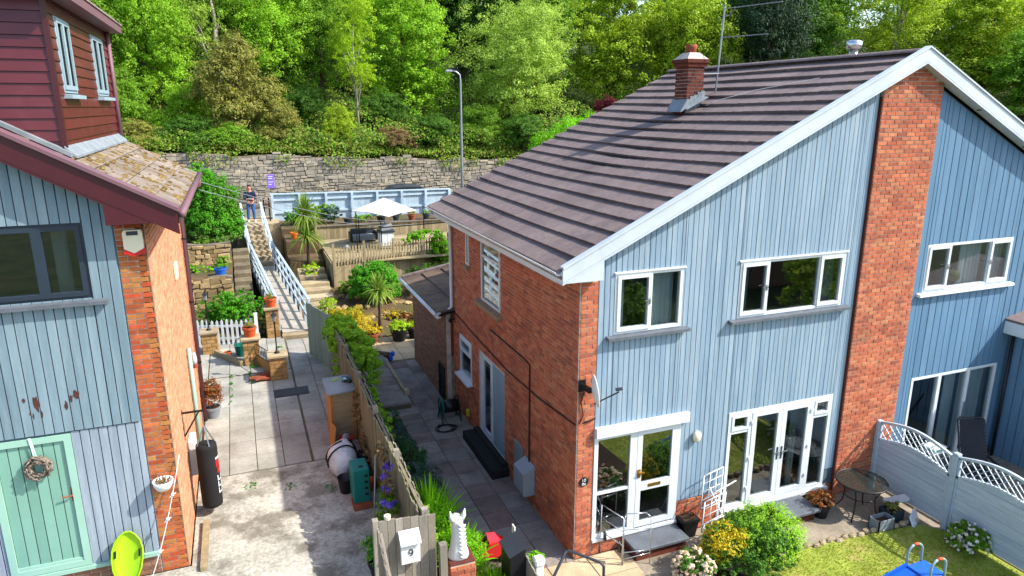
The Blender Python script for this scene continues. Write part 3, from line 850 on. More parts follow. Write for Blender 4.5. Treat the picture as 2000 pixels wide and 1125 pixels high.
# far slope of the neighbour
for r in range(rows):
    for c in range(cols):
        M = Matrix.Translation((EXR - r * gauge * ca, RB0 + .03 + (c + 1) * tw, roofz(EX) - .045 + r * gauge * sa)) @ Matrix.Rotation(math.pi, 4, 'Z') @ Matrix.Rotation(-ang, 4, 'Y')
        rest.add([tuple(M @ Vector(p)) for p in T0.v], T0.f)
rest.build('tile_field', 'tile', roof, kind='stuff', fix=False)
n = 18; yl = (RB1 - RB0) / n
for i in range(n):
    y = RB0 + i * yl
    prof = [(AX + .15*math.cos(t), AZ - .045 + .075*math.sin(t)) for t in [math.pi*k/8 for k in range(9)]]
    MB().prism(prof, y + .004, y + yl - .004, 'y').build('ridge_tile', 'tile', roof)
# white verge, eaves box, gutter
for s in (-1, 1):
    x0 = EX if s < 0 else EXR
    mb = MB()
    mb.prism([(x0, roofz(x0) - .20), (AX, AZ - .20), (AX, AZ + .03), (x0, roofz(x0) + .03)], RB0 - .03, RB0 + .0, 'y').build('bargeboard', 'white_trim', house)
    MB().prism([(x0 - s*-.0, roofz(x0) + .015), (AX, AZ + .03), (AX, AZ + .06), (x0, roofz(x0) + .05)], RB0 - .05, RB0 + .07, 'y').build('verge_cap', 'white_trim', house)
    MB().prism([(x0, roofz(x0) - .24), (AX, AZ - .24), (AX, AZ - .205), (x0, roofz(x0) - .205)], RB0 - .03, .0, 'y').build('verge_soffit', 'white_trim', house)
MB().prism([(EX, 5.10), (.29, 5.10), (.29, roofz(.29) - .21), (EX, roofz(EX) - .21)], RB0 - .025, .0, 'y').build('eaves_box', 'white_trim', house)
MB().box(EX + .02, 0, 5.06, -.013, RB1 - .1, 5.09).build('soffit', 'white', house)
MB().box(EX + .0, RB0 + .0, 5.09, EX + .03, RB1 - .05, 5.27).build('fascia', 'white', house)
gpts = [(EX - .055 + .06*math.cos(t), 5.285 + .06*math.sin(t)) for t in [math.pi + math.pi*k/8 for k in range(9)]]
gpi = [(EX - .055 + .05*math.cos(t), 5.285 + .05*math.sin(t)) for t in [2*math.pi - math.pi*k/8 for k in range(9)]]
MB().prism(gpts + gpi, RB0 + .01, RB1, 'y').build('gutter', 'white', house)
MB().prism([(RB1 - .28, 5.12), (RB1 + .02, 5.12), (RB1 + .02, 5.3), (RB1 - .28, 5.3)], EX, EX + .03, 'x').build('rear_box', 'white', house)
for k in range(3): MB().lathe([(.045,0),(.045,.012)], (8.3 + k*1.5, -.11, roofz(8.3 + k*1.5) - .254), 10).build('soffit_light', 'dark_grey', house)
MB().tube([(EX - .05, 7.35, 5.25), (EX - .05, 7.35, 5.12), (-.07, 7.05, 4.98), (-.07, 7.05, 2.75), (-.22, 7.05, 2.62)], .042).build('downpipe', 'white', house, smooth=True)
# roof chimney
ch = thing('chimney', (4.68, 4.1, 7.4), parent=house)
cx0, cx1, cy0, cy1, cz = 4.46, 4.90, 3.84, 4.30, 8.74
MB().box(cx0 + .012, cy0 + .012, 7.2, cx1 - .012, cy1 - .012, cz).build('mortar_core', 'mortar', ch)
bf = MB(); rr = random.Random(41)
for T, a, b in ((FY(cy0 + .012), cx0, cx1), (FXm(cx0 + .012), cy0, cy1), (FXp(cx1 - .012), cy0, cy1)):
    z = 7.25; r = 0
    while z < cz - .02:
        u = a - (.1 if r % 2 else 0)
        while u < b - .02:
            p, q = max(u, a), min(u + .205, b); u += .205
            if q - p < .03: continue
            m2 = MB(T); blk(m2, p + .006, q - .006, z + .005, z + .069, .012 + rr.uniform(-.002, .003)); m2.build('brick', 'brick_dark', ch)
        z += .075; r += 1
MB().rbox(cx0 - .04, cy0 - .04, cz - .16, cx1 + .04, cy1 + .04, cz - .08, .01).rbox(cx0 - .07, cy0 - .07, cz - .08, cx1 + .07, cy1 + .07, cz, .01).build('oversail', 'brick_dark', ch)
MB().hexa([(cx0-.05,cy0-.05,cz),(cx1+.05,cy0-.05,cz),(cx1+.05,cy1+.05,cz),(cx0-.05,cy1+.05,cz),(cx0+.09,cy0+.09,cz+.14),(cx1-.09,cy0+.09,cz+.14),(cx1-.09,cy1-.09,cz+.14),(cx0+.09,cy1-.09,cz+.14)]).build('flaunching', 'mortar', ch)
MB().lathe([(.12,0),(.11,.1),(.125,.12),(.125,.20),(.09,.20),(.09,.1)], (4.68, 4.07, cz + .11), 14).build('chimney_pot', 'terracotta_dull', ch, smooth=True)
zf = lambda x: roofz(x) + .03
mb = MB()
mb.hexa([(cx0-.16,cy0-.05,zf(cx0-.16)),(cx0+.0,cy0-.05,zf(cx0)),(cx0+.0,cy1+.05,zf(cx0)),(cx0-.16,cy1+.05,zf(cx0-.16)),(cx0-.16,cy0-.05,zf(cx0-.16)+.02),(cx0+.0,cy0-.05,zf(cx0)+.20),(cx0+.0,cy1+.05,zf(cx0)+.20),(cx0-.16,cy1+.05,zf(cx0-.16)+.02)])
for i in range(5):
    x = cx0 + i * .095
    mb.box(x, cy0 - .02, zf(x) - .1, x + .09, cy0 + .008, zf(x) + .20 + .02*(i % 2))
mb.hexa([(cx0-.05,cy0-.14,zf(cx0-.05)),(cx1+.05,cy0-.14,zf(cx1+.05)),(cx1+.05,cy0,zf(cx1+.05)),(cx0-.05,cy0,zf(cx0-.05)),(cx0-.05,cy0-.14,zf(cx0-.05)+.012),(cx1+.05,cy0-.14,zf(cx1+.05)+.012),(cx1+.05,cy0,zf(cx1+.05)+.03),(cx0-.05,cy0,zf(cx0-.05)+.03)])
mb.build('lead_flashing', 'lead', ch)
MB().tube([(6.95, 1.75, 8.3), (6.95, 1.75, 8.86)], .085, 12).build('flue_pipe', 'chrome', roof, smooth=True)
MB().lathe([(.09,0),(.15,.01),(.15,.14),(.09,.17)], (6.95, 1.75, 8.86), 14).build('flue_cowl', 'chrome', roof, smooth=True)

# single-storey rear extension
ext = thing('rear_extension', (1.2, 9, 0), parent=house)
brick_wall(ext, FXm(-.2), 7.16, 10.85, 0, 2.52, [(7.35, 7.95, 0.0, .98)], 'brick_brown', 0, 's', seed=12)
MB().box(-.08, 10.72, 0, 3.2, 10.84, 2.5).build('extension_rear_wall', 'brick_brown', ext)
er = lambda x: 2.62 + .18 * (x + .45)
MB().hexa([(-.45,6.95,er(-.45)-.08),(3.2,6.95,er(3.2)-.08),(3.2,11.1,er(3.2)-.08),(-.45,11.1,er(-.45)-.08),(-.45,6.95,er(-.45)-.02),(3.2,6.95,er(3.2)-.02),(3.2,11.1,er(3.2)-.02),(-.45,11.1,er(-.45)-.02)]).build('roof_deck', 'black_matt', ext)
for r in range(5):
    for c in range(10):
        x = -.5 + r * .62; y = 6.96 + c * .40
        e = .004
        MB().hexa([(x,y+e,er(x)-.0),(x+.64,y+e,er(x+.64)-.03),(x+.64,y+.40-e,er(x+.64)-.03),(x,y+.40-e,er(x)),(x,y+e,er(x)+.05),(x+.64,y+e,er(x+.64)+.004),(x+.64,y+.40-e,er(x+.64)+.004),(x,y+.40-e,er(x)+.05)]).build('extension_tile', 'tile_ext', ext)
for k in range(9):
    x = -.48 + k * .36
    MB().bar((x, 10.98, er(x) + .055), (x + .345, 10.98, er(x + .345) + .055), .20, .09).build('verge_tile', 'tile', ext)
MB().box(-.48, 6.98, 2.47, -.45, 11.1, 2.62).build('fascia', 'white', ext)
MB().tube([(-.53, 6.98, 2.60), (-.53, 11.12, 2.60)], .05, 8).build('gutter', 'white', ext, smooth=True)
MB().rbox(-.50, 6.95, 2.50, -.38, 7.13, 2.66, .02).build('hopper', 'white', ext)
mb = MB(FXm(-.21)); fbox(mb, 7.35, 7.95, 0, .98, .04, -.02, .02)
for k in range(1, 5): mb.box(7.35 + k*.12 - .01, -.01, .04, 7.35 + k*.12 + .01, .01, .94)
for k in range(1, 6): mb.box(7.39, -.012, k*.16 - .01, 7.91, .012, k*.16 + .01)
mb.build('iron_grille', 'black', ext)
MB(FXm(-.2)).box(7.33, -.15, 0, 7.97, -.125, 1.0).build('grille_void', 'black_matt', ext)
# ================================================================ the house on the left
YL, XS, BZ = 1.05, -6.15, .80
LEX, LEZ, LSL = -5.70, 6.40, .56
def rl(x): return LEZ + LSL * (LEX - x)
lh = thing('detached_house', (-9, 4, BZ), 'house with maroon boarded dormer, grey blue boarding and green door', 'house')
FL = FY(YL)
brick_wall(lh, FL, -6.52, XS - .012, BZ, 6.22, [], 'brick_buff', 90, 'f', seed=51)
lw = (-8.6, -6.88, 5.22, 6.25)
ld = (-8.42, -7.42, 1.20, 3.30)
backing(lh, FL, -12, -6.52, BZ, lambda u: rl(u) - .30, [lw, ld], 'clad_back', 'wall_panel', -.14, -.004, step=.4)
boards(lh, FL, -9.6, -6.53, 3.34, lambda u: rl(u) - .34, [lw], .118, 'clad_left', rnd=random.Random(52), w1=.045, w0=.0, gap=.006)
boards(lh, FL, -7.42, -6.53, 1.16, 3.32, [], .115, 'clad_left_low', rnd=random.Random(53), gap=.007)
boards(lh, FL, -9.6, -8.42, 1.16, 3.32, [], .125, 'clad_left_low', rnd=random.Random(54), gap=.01)
brick_wall(lh, FL, -9.6, -6.53, BZ, 1.14, [], 'brick_brown', 0, 'f', seed=55)
MB(FL).box(-9.6, .0, 1.13, -6.53, .07, 1.19).build('threshold', 'door_frame_green', lh)
# flaked patches where the old maroon coat shows
fl = random.Random(56)
for cx, cz, sx, sz in ((-7.88, 3.87, .016, .04), (-7.745, 3.80, .040, .13), (-7.70, 3.64, .014, .06), (-7.265, 3.87, .045, .075), (-7.33, 3.82, .02, .06), (-7.40, 3.72, .022, .075), (-7.83, 3.68, .010, .03), (-7.80, 3.63, .012, .05)):
    n = 11; P = []
    for k in range(n):
        t = 2*math.pi*k/n; q = fl.uniform(.6, 1.15)
        P.append((cx + sx*q*math.cos(t), cz + sz*q*math.sin(t)))
    MB().prism(P, YL - .0505, YL - .043, 'y').build('flaked_paint', 'flaked', lh)
# side wall: its brick is coloured paler for the sun on it
brick_wall(lh, FXp(XS), YL, 6.95, BZ, 6.2, [], 'brick_sunlit', 90, 'p', seed=57, mortar='mortar_pink', rot=math.pi/2)
MB().box(-12, 6.83, BZ, XS - .13, 6.95, 6.2).build('rear_wall', 'brick_brown', lh)
# front window, dark frames
window(lh, FL, *lw, [(-8.6, -7.42, 5.22, 6.25, 's'), (-7.42, -6.88, 5.22, 6.25, 's')], fm='navy', curtains=[(-8.5, -8.0), (-7.30, -7.12)], sill=(-8.8, -6.70, .14, .05, 'slate_sill'), gm='glass_dark', rw=-.06, t=.05)
# green boarded door
gd = thing('boarded_door', (-7.9, YL, 1.2), parent=lh)
mb = MB(FL); fbox(mb, ld[0], ld[1], ld[2], ld[3], .09, -.08, .045); mb.box(ld[0] + .09, -.02, 1.29, ld[1] - .09, .03, 1.34); mb.build('door_frame', 'door_frame_green', gd)
boards(gd, FL, -8.33, -7.51, 1.34, 3.21, [], .137, 'door_green', name='door_board', rnd=random.Random(58), w0=-.03, w1=.012, gap=.005)
MB(FL).box(-8.33, -.06, 1.3, -7.51, -.03, 3.21).build('door_back', 'door_green', gd)
MB(FL).box(-7.535, .01, 2.25, -7.495, .022, 2.47).tube([(-7.515, .022, 2.36), (-7.515, .06, 2.36), (-7.64, .065, 2.35)], .011, 6).build('handle', 'terracotta_dull', gd)
# roof
lr = thing('roof', (-8, 4, 6.4), parent=lh)
MB().add([(LEX,.8,LEZ-.10),(-11,.8,rl(-11)-.10),(-11,7.05,rl(-11)-.10),(LEX,7.05,LEZ-.10),(LEX,.8,LEZ-.2),(-11,.8,rl(-11)-.2),(-11,7.05,rl(-11)-.2),(LEX,7.05,LEZ-.2)],
         [(0,1,2,3),(4,7,6,5),(0,4,5,1),(1,5,6,2),(2,6,7,3),(3,7,4,0)]).build('roof_deck', 'black_matt', lr)
la = math.atan(LSL); lc, ls = math.cos(la), math.sin(la)
r3 = random.Random(59)
g2, w2 = .40, .43
lt = MB(); e = .005
lt.hexa([(-.03,e,.012),(g2+.02,e,-.02),(g2+.02,w2-e,-.02),(-.03,w2-e,.012),(-.03,e,.045),(g2+.02,e,.012),(g2+.02,w2-e,.012),(-.03,w2-e,.045)])
lme = lt.mesh('roof_tile'); lme.materials.append(MATS['tile_moss'])
for r in range(6):
    for c in range(14):
        x = LEX - r*g2*lc; y = .98 + c*w2
        o = link('roof_tile', lme, None, lr, (x, y + w2, LEZ - .09 + r*g2*ls + r3.uniform(-.004, .006)))
        o.rotation_mode = 'XYZ'
        o.matrix_local = Matrix.Translation(o.location) @ Matrix.Rotation(math.pi, 4, 'Z') @ Matrix.Rotation(-la + r3.uniform(-.01, .01), 4, 'Y')
mo = MB()
for k in range(420):
    d = r3.choice([0, 1, 2, 3])*g2 + abs(r3.gauss(0, .05)) if r3.random() < .55 else r3.uniform(0, 1.5)
    y = 1.0 + (r3.randint(0, 14)*w2 + r3.gauss(0, .03) if r3.random() < .5 else r3.uniform(0, 6))
    x = LEX - d*lc; s = r3.uniform(.012, .045)
    mo.rock((x, y, LEZ - .055 + d*ls), (s*1.3, s*1.3, s*.7), r3)
mo.build('roof_moss', 'moss', lr, kind='stuff', smooth=True)
for k in range(60):
    pass
MB().prism([(LEX, LEZ-.34), (-11, rl(-11)-.34), (-11, rl(-11)-.02), (LEX, LEZ-.02)], .74, .78, 'y').build('bargeboard', 'maroon', lh)
MB().prism([(LEX+.02, LEZ-.03), (-11, rl(-11)-.03), (-11, rl(-11)+.02), (LEX+.02, LEZ+.02)], .70, .98, 'y').build('verge_cap', 'mauve', lh)
MB().prism([(LEX, LEZ-.17), (-6.56, LEZ-.17), (-6.56, rl(-6.56)-.3), (LEX, LEZ-.3 + .16)], .745, YL, 'y').build('eaves_box', 'maroon', lh)
MB().prism([(-6.56, rl(-6.56)-.38), (-11, rl(-11)-.38), (-11, rl(-11)-.341), (-6.56, rl(-6.56)-.341)], .745, YL, 'y').build('verge_soffit', 'maroon', lh)
MB().box(-6.14, YL, 6.20, LEX - .02, 7.0, 6.23).box(LEX - .02, .80, 6.2, LEX + .01, 7.05, 6.36).build('soffit', 'maroon', lh)
MB().tube([(LEX + .05, .78, 6.33), (LEX + .05, 7.05, 6.33)], .055).build('gutter', 'mauve', lh, smooth=True)
MB().tube([(LEX + .04, 6.6, 6.28), (LEX + .04, 6.6, 6.14), (-6.08, 6.6, 5.95), (-6.08, 6.6, BZ)], .045).build('downpipe', 'mauve', lh, smooth=True)
for z in (5.0, 3.6, 2.2): MB().lathe([(.055,0),(.055,.03)], (-6.08, 6.6, z), 8).build('pipe_clip', 'black', lh)
MB().tube([(-6.09, 4.6, BZ), (-6.09, 4.6, 3.2)], .04).build('waste_pipe', 'door_frame_green', lh, smooth=True)
# dormer
DX, DY0, DY1, DT = -7.05, 1.60, 6.62, 9.12
dm = thing('dormer', (-8, 4, 7), parent=lh)
MB().box(-10.8, DY0 + .02, 6.9, DX - .02, DY1 - .02, DT).build('dormer_core', 'clad_back', dm)
z = 6.98; i = 0
dw = [(2.05, 2.98, 7.92, 8.95), (4.78, 5.95, 7.92, 8.95)]
while z < DT - .03:
    zb = min(z + .15, DT)
    # cheek plank: cut along the slope of the roof
    x1 = DX; xl = -10.2
    if zb > rl(DX) - .1:
        xe = LEX - (z - LEZ - .02) / LSL if z > rl(DX) else DX
        xa = max(xl, min(DX, LEX - (zb - LEZ + .05)/LSL)) if False else xl
        MB(FY(DY0)).hexa([(xl,0,z),(x1,0,z),(x1,.032,z),(xl,.032,z),(xl,0,zb-.006),(x1,0,zb-.006),(x1,.012,zb-.006),(xl,.012,zb-.006)]).build('cheek_plank', 'maroon_board', dm)
        for a, b, q0, q1 in segs(DY0, DY1, z, zb, [h for h in dw if h[2] < (z+zb)/2 < h[3] ] and [(h[0], h[1], z - .01, zb + .01) for h in dw]):
            t = zb - .006 if q1 is None else q1
            if t - q0 < .02 or q0 > zb - .01: continue
            MB(FXp(DX)).hexa([(a,0,z),(b,0,z),(b,.032,z),(a,.032,z),(a,0,t),(b,0,t),(b,.012,t),(a,.012,t)]).build('front_plank', 'maroon_board', dm)
    z += .15
MB().box(DX - .02, DY0 - .045, 6.95, DX + .045, DY0 + .035, DT).build('corner_trim', 'maroon', dm)
MB().tube([(DX + .05, DY1 - .05, 7.08), (DX + .05, DY1 - .05, DT)], .045).build('downpipe', 'mauve', dm, smooth=True)
MB().box(-10.9, DY0 - .3, DT, DX + .28, DY1 + .2, DT + .14).build('dormer_roof', 'mauve', dm)
MB().box(-10.9, DY0 - .32, DT + .14, DX + .30, DY1 + .22, DT + .17).build('roof_felt', 'tile_moss', dm)
fz = lambda x: rl(x) + .0
MB().hexa([(DX+.02,DY0-.1,fz(DX)-.02),(DX+.15,DY0-.1,fz(DX+.15)-.02),(DX+.15,DY1,fz(DX+.15)-.02),(DX+.02,DY1,fz(DX)-.02),(DX+.02,DY0-.1,fz(DX)+.06),(DX+.15,DY0-.1,fz(DX+.15)+.012),(DX+.15,DY1,fz(DX+.15)+.012),(DX+.02,DY1,fz(DX)+.06)]).build('lead_apron', 'lead', dm)
MB().prism([(DX+.1, fz(DX+.1)-.03), (-10, fz(-10)-.03), (-10, fz(-10)+.03), (DX+.1, fz(DX+.1)+.03)], DY0-.16, DY0-.02, 'y').build('lead_soaker', 'lead', dm)
for h in dw:
    window(lh, FXp(DX), *h, [(h[0], (h[0]+h[1])/2, h[2], h[3], 's'), ((h[0]+h[1])/2, h[1], h[2], h[3], 's')], name='dormer_window', fm='grey_blue', sill=(h[0]-.06, h[1]+.06, .12, .05, 'grey_blue'), gm='glass_dark', rw=-.01, depth=.015, curtains=())
# things fixed to or leaning on this house
ab = thing('alarm_box', (-6.30, YL, 5.8), 'white alarm box with red lower edge under maroon eaves', 'alarm box')
MB().prism([(-6.42, 5.86), (-6.36, 5.80), (-6.30, 5.775), (-6.24, 5.80), (-6.18, 5.86), (-6.18, 6.09), (-6.20, 6.12), (-6.40, 6.12), (-6.42, 6.09)], YL - .10, YL - .02, 'y').build('casing', 'cream', ab)
MB().prism([(-6.425, 5.80), (-6.30, 5.755), (-6.175, 5.80), (-6.175, 5.87), (-6.30, 5.80), (-6.425, 5.87)], YL - .104, YL - .018, 'y').build('strobe', 'red', ab)
MB().box(-6.37, YL - .104, 6.05, -6.23, YL - .098, 6.105).build('louvre', 'dark_grey', ab)
wr = thing('wreath', (-7.85, YL - .06, 2.7), 'round grey twig wreath hanging on the green door', 'wreath')
mb = MB(); rw = random.Random(60)
for k in range(170):
    t = rw.uniform(0, 2*math.pi); ph = rw.uniform(0, 2*math.pi)
    rr_ = .125 + .045*math.cos(ph)
    c = Vector((-7.85 + rr_*math.cos(t), YL - .09 + .045*math.sin(ph), 2.87 + rr_*math.sin(t)))
    dv = Vector((-math.sin(t) + rw.uniform(-.5, .5), rw.uniform(-.5, .5), math.cos(t) + rw.uniform(-.5, .5))) * .035
    mb.tube([c - dv, c + dv], .011, 5)
mb.build('twig_ring', 'wicker', wr, smooth=True)
MB().hexa([(-7.885,YL-.055,3.0),(-7.87,YL-.055,3.0),(-7.87,YL-.05,3.0),(-7.885,YL-.05,3.0),(-7.915,YL-.06,3.32),(-7.895,YL-.06,3.32),(-7.895,YL-.055,3.32),(-7.915,YL-.055,3.32)]).hexa([(-7.86,YL-.055,3.0),(-7.845,YL-.055,3.0),(-7.845,YL-.05,3.0),(-7.86,YL-.05,3.0),(-7.895,YL-.063,3.32),(-7.88,YL-.063,3.32),(-7.88,YL-.058,3.32),(-7.895,YL-.058,3.32)]).build('ribbon', 'ribbon', wr)
# lime sledge leaning on the boards
sg = thing('sledge', (-6.95, YL - .25, .85), 'lime green plastic sledge leaning on the boarding', 'sledge')
prof = [(0,.0,.03),(.06,.09,.05),(.16,.14,.055),(.30,.185,.06),(.45,.205,.06),(.58,.20,.06),(.70,.165,.055),(.79,.10,.045),(.84,.03,.03)]
vs = []; nn = 9
for d_, hw, dp in prof:
    for k in range(nn):
        a = -1 + 2*k/(nn-1)
        vs.append((hw*a, dp*(1 - a*a)*1.0, d_))
Q = Matrix.Translation((-6.97, YL - .36, .86)) @ Matrix.Rotation(R(-16), 4, 'X') @ Matrix.Rotation(R(5), 4, 'Y')
V = [tuple(Q @ Vector(p)) for p in vs] + [tuple(Q @ (Vector(p) + Vector((0, .012, 0)))) for p in vs]
K = len(vs); fs = []
for i in range(len(prof)-1):
    for k in range(nn-1):
        q = (i*nn+k, i*nn+k+1, (i+1)*nn+k+1, (i+1)*nn+k)
        fs.append(q); fs.append(tuple(K + j for j in reversed(q)))
edge = [i*nn for i in range(len(prof))] + [(len(prof)-1)*nn + k for k in range(1, nn)] + [i*nn+nn-1 for i in range(len(prof)-2, -1, -1)] + list(range(nn-2, 0, -1))
for a, b in zip(edge, edge[1:] + edge[:1]): fs.append((a, b, b+K, a+K))
MB().add(V, fs).build('hull', 'lime', sg, smooth=True)
rim = [Q @ Vector((hw, 0, d_)) for d_, hw, dp in prof] + [Q @ Vector((-hw, 0, d_)) for d_, hw, dp in reversed(prof)]
MB().tube([tuple(p) for p in rim] + [tuple(rim[0])], .012, 6).build('rim', 'lime', sg, smooth=True)
for sx in (-1, 1): MB().hexa([tuple(Q @ Vector((sx*.16 + x, y, z))) for x, y, z in ((-.012,-.012,.47),(.012,-.012,.47),(.012,.03,.47),(-.012,.03,.47),(-.012,-.012,.57),(.012,-.012,.57),(.012,.03,.57),(-.012,.03,.57))]).build('hand_slot', 'black_matt', sg)
# blue tarpaulin bundle
mb = MB(); rt_ = random.Random(61); vs = []; nu, nv = 14, 10
for i in range(nv):
    for k in range(nu):
        t = 2*math.pi*k/nu; f_ = i/(nv-1)
        r_ = (.30*(1-f_**2.2) + .02) * (1 + .16*math.sin(3*t + i) + .07*math.sin(7*t + 2*i))
        vs.append((-8.72 + r_*math.cos(t), YL - .42 + r_*.8*math.sin(t), .82 + 1.12*f_))
fs = [(i*nu+k, i*nu+(k+1)%nu, (i+1)*nu+(k+1)%nu, (i+1)*nu+k) for i in range(nv-1) for k in range(nu)] + [tuple(range((nv-1)*nu, nv*nu))]
mb.add(vs, fs).build('tarpaulin', 'tarp', label='crumpled blue tarpaulin bundle beside the green door', cat='tarpaulin', smooth=True)
# hanging white bowl on the pier
hb = thing('wall_bowl', (-6.34, YL - .12, 2.25), 'white wall bowl with dry plants on the brick corner', 'planter')
MB().lathe([(.02,0),(.09,.03),(.13,.10),(.145,.17),(.13,.17),(.115,.10),(.02,.05)], (-6.34, YL - .16, 2.24), 14).build('bowl', 'white_dull', hb, smooth=True)
mb = MB()
for k in range(60):
    a = rw.uniform(0, 6.28); r_ = rw.uniform(0, .11)
    p = Vector((-6.34 + r_*math.cos(a), YL - .16 + r_*math.sin(a), 2.38)); mb.tube([p, p + Vector((rw.uniform(-.05,.05), rw.uniform(-.05,.05), rw.uniform(.02,.09)))], .006, 4)
mb.build('dry_stems', 'leaf_brown', hb)
# knotted washing line from the bracket to the ground
pts = []
for k in range(13):
    f_ = k/12; pts.append((-6.09 - .60*f_, YL - .05 - .35*f_, 2.72 - 1.90*f_ - .15*math.sin(math.pi*f_)))
mb = MB().tube(pts, .007, 6)
for k in (3, 5, 8): mb.rock(pts[k], (.03, .03, .035), rw); mb.tube([pts[k], tuple(Vector(pts[k]) + Vector((.05, -.02, .03)))], .008, 5); mb.tube([pts[k], tuple(Vector(pts[k]) + Vector((-.05, -.02, -.04)))], .008, 5)
mb.build('washing_line', 'white_dull', label='knotted white washing line running down from the brick corner', cat='rope', smooth=True)
# wall bracket and punch bag
bk = MB().bar((-6.15, 2.5, 2.75), (-5.82, 2.5, 2.75), .03, .03).bar((-6.14, 2.5, 2.32), (-5.88, 2.5, 2.74), .025, .025).box(-6.15, 2.46, 2.25, -6.135, 2.54, 2.80)
bk.build('wall_bracket', 'black', label='black angled wall bracket carrying the punch bag', cat='bracket')
pb = thing('punch_bag', (-5.83, 2.5, .95), 'tall black punch bag hanging beside the sunlit brick side wall', 'punch bag')
MB().lathe([(.12,0),(.165,.03),(.17,.10),(.17,1.12),(.165,1.18),(.10,1.20)], (-5.83, 2.5, .95), 20).build('bag_body', 'black_matt', pb, smooth=True)
for k in range(4):
    a = k*math.pi/2 + .4
    MB().tube([(-5.83 + .15*math.cos(a), 2.5 + .15*math.sin(a), 2.13), (-5.83, 2.5, 2.48), (-5.83, 2.5, 2.73)], .012, 5).build('chain', 'steel', pb)
# red and white lettering wraps the bag's right side
def wrap(mbx, a0, a1, z0, z1, n=4, r=.1725):
    for i in range(n):
        p, q = a0 + (a1-a0)*i/n, a0 + (a1-a0)*(i+1)/n
        mbx.add([(-5.83 + r*math.cos(p), 2.5 + r*math.sin(p), z0), (-5.83 + r*math.cos(q), 2.5 + r*math.sin(q), z0), (-5.83 + r*math.cos(q), 2.5 + r*math.sin(q), z1), (-5.83 + r*math.cos(p), 2.5 + r*math.sin(p), z1)], [(0,1,2,3)])
mb = MB(); wrap(mb, -.75, .5, 1.72, 1.84); wrap(mb, -.6, .3, 1.60, 1.70); mb.build('red_print', 'red', pb, fix=False)
mb = MB()
for k, zz in enumerate((1.22, 1.34, 1.46)):
    wrap(mb, -.7, .4, zz, zz + .025); wrap(mb, -.7, -.58, zz, zz + .10, 1); wrap(mb, -.2, -.08, zz, zz + .10, 1); wrap(mb, .28, .4, zz, zz + .10, 1)
wrap(mb, -.75, .5, 1.86, 1.90); mb.build('white_print', 'white', pb, fix=False)
MB().rbox(-6.135, 2.75, 1.45, -6.02, 3.15, 2.1, .015).build('meter_cupboard', 'white_dull', label='white meter cupboard behind the punch bag', cat='cupboard')
MB().rbox(-6.14, 4.15, 4.68, -6.09, 4.50, 4.96, .01).build('wall_box', 'cream', label='cream box high on the sunlit brick side wall', cat='box')
bt = thing('wall_lantern', (-6.06, 5.1, 2.5), 'white glass wall lantern on the sunlit side wall beside the downpipe', 'lantern')
MB().lathe([(.05,0),(.055,.05),(.05,.08)], (-6.05, 5.1, 2.62), 8).build('lantern_base', 'terracotta_dull', bt)
MB().lathe([(.045,0),(.05,.1),(.04,.2),(.02,.24)], (-6.05, 5.1, 2.70), 8).build('lantern_glass', 'white', bt, smooth=True)
MB().bar((-6.14, 5.1, 2.66), (-6.04, 5.1, 2.66), .02, .02).build('lantern_arm', 'black', bt)
MB().box(-5.99, .82, DZ, -5.89, 2.2, DZ + .07).build('timber_beam', 'deck_wood', label='short timber beam lying on the drive by the pier', cat='beam')
# cable sagging from the left eaves towards the garden
for nm, zz, lb in (('overhead_cable', 6.30, 'upper grey cable from the maroon eaves over the steps'), ('overhead_cable', 6.12, 'lower grey cable from the maroon eaves over the steps')):
    a, b = Vector((-5.7, 6.9, zz - .12)), Vector((2.6, 21.2, zz - 3.55))
    MB().tube([tuple(a.lerp(b, k/16) - Vector((0, 0, .35*math.sin(math.pi*k/16)))) for k in range(17)], .008, 5).build(nm, 'mid_grey', label=lb, cat='cable')
# ================================================================ plants
def quad_mesh(name, P, Nn, size, aspect, rng, droop=0.):
    n = len(P)
    Nn = Nn / (np.linalg.norm(Nn, axis=1, keepdims=True) + 1e-9)
    r = rng.normal(size=(n, 3)); 
    t = np.cross(Nn, r); t /= (np.linalg.norm(t, axis=1, keepdims=True) + 1e-9)
    b = np.cross(Nn, t)
    s = (size * rng.uniform(.6, 1.35, size=n))[:, None]
    v = np.empty((n, 4, 3))
    v[:, 0] = P - t * s
    v[:, 1] = P + b * s * aspect + Nn * s * .12
    v[:, 2] = P + t * s + np.array([0, 0, -droop]) * s
    v[:, 3] = P - b * s * aspect + Nn * s * .12
    me = bpy.data.meshes.new(name)
    me.vertices.add(4 * n); me.vertices.foreach_set('co', v.reshape(-1))
    me.loops.add(4 * n); me.loops.foreach_set('vertex_index', np.arange(4 * n, dtype=np.int32))
    me.polygons.add(n); me.polygons.foreach_set('loop_start', np.arange(0, 4 * n, 4, dtype=np.int32)); me.polygons.foreach_set('loop_total', np.full(n, 4, dtype=np.int32))
    me.update(); me.validate()
    return me

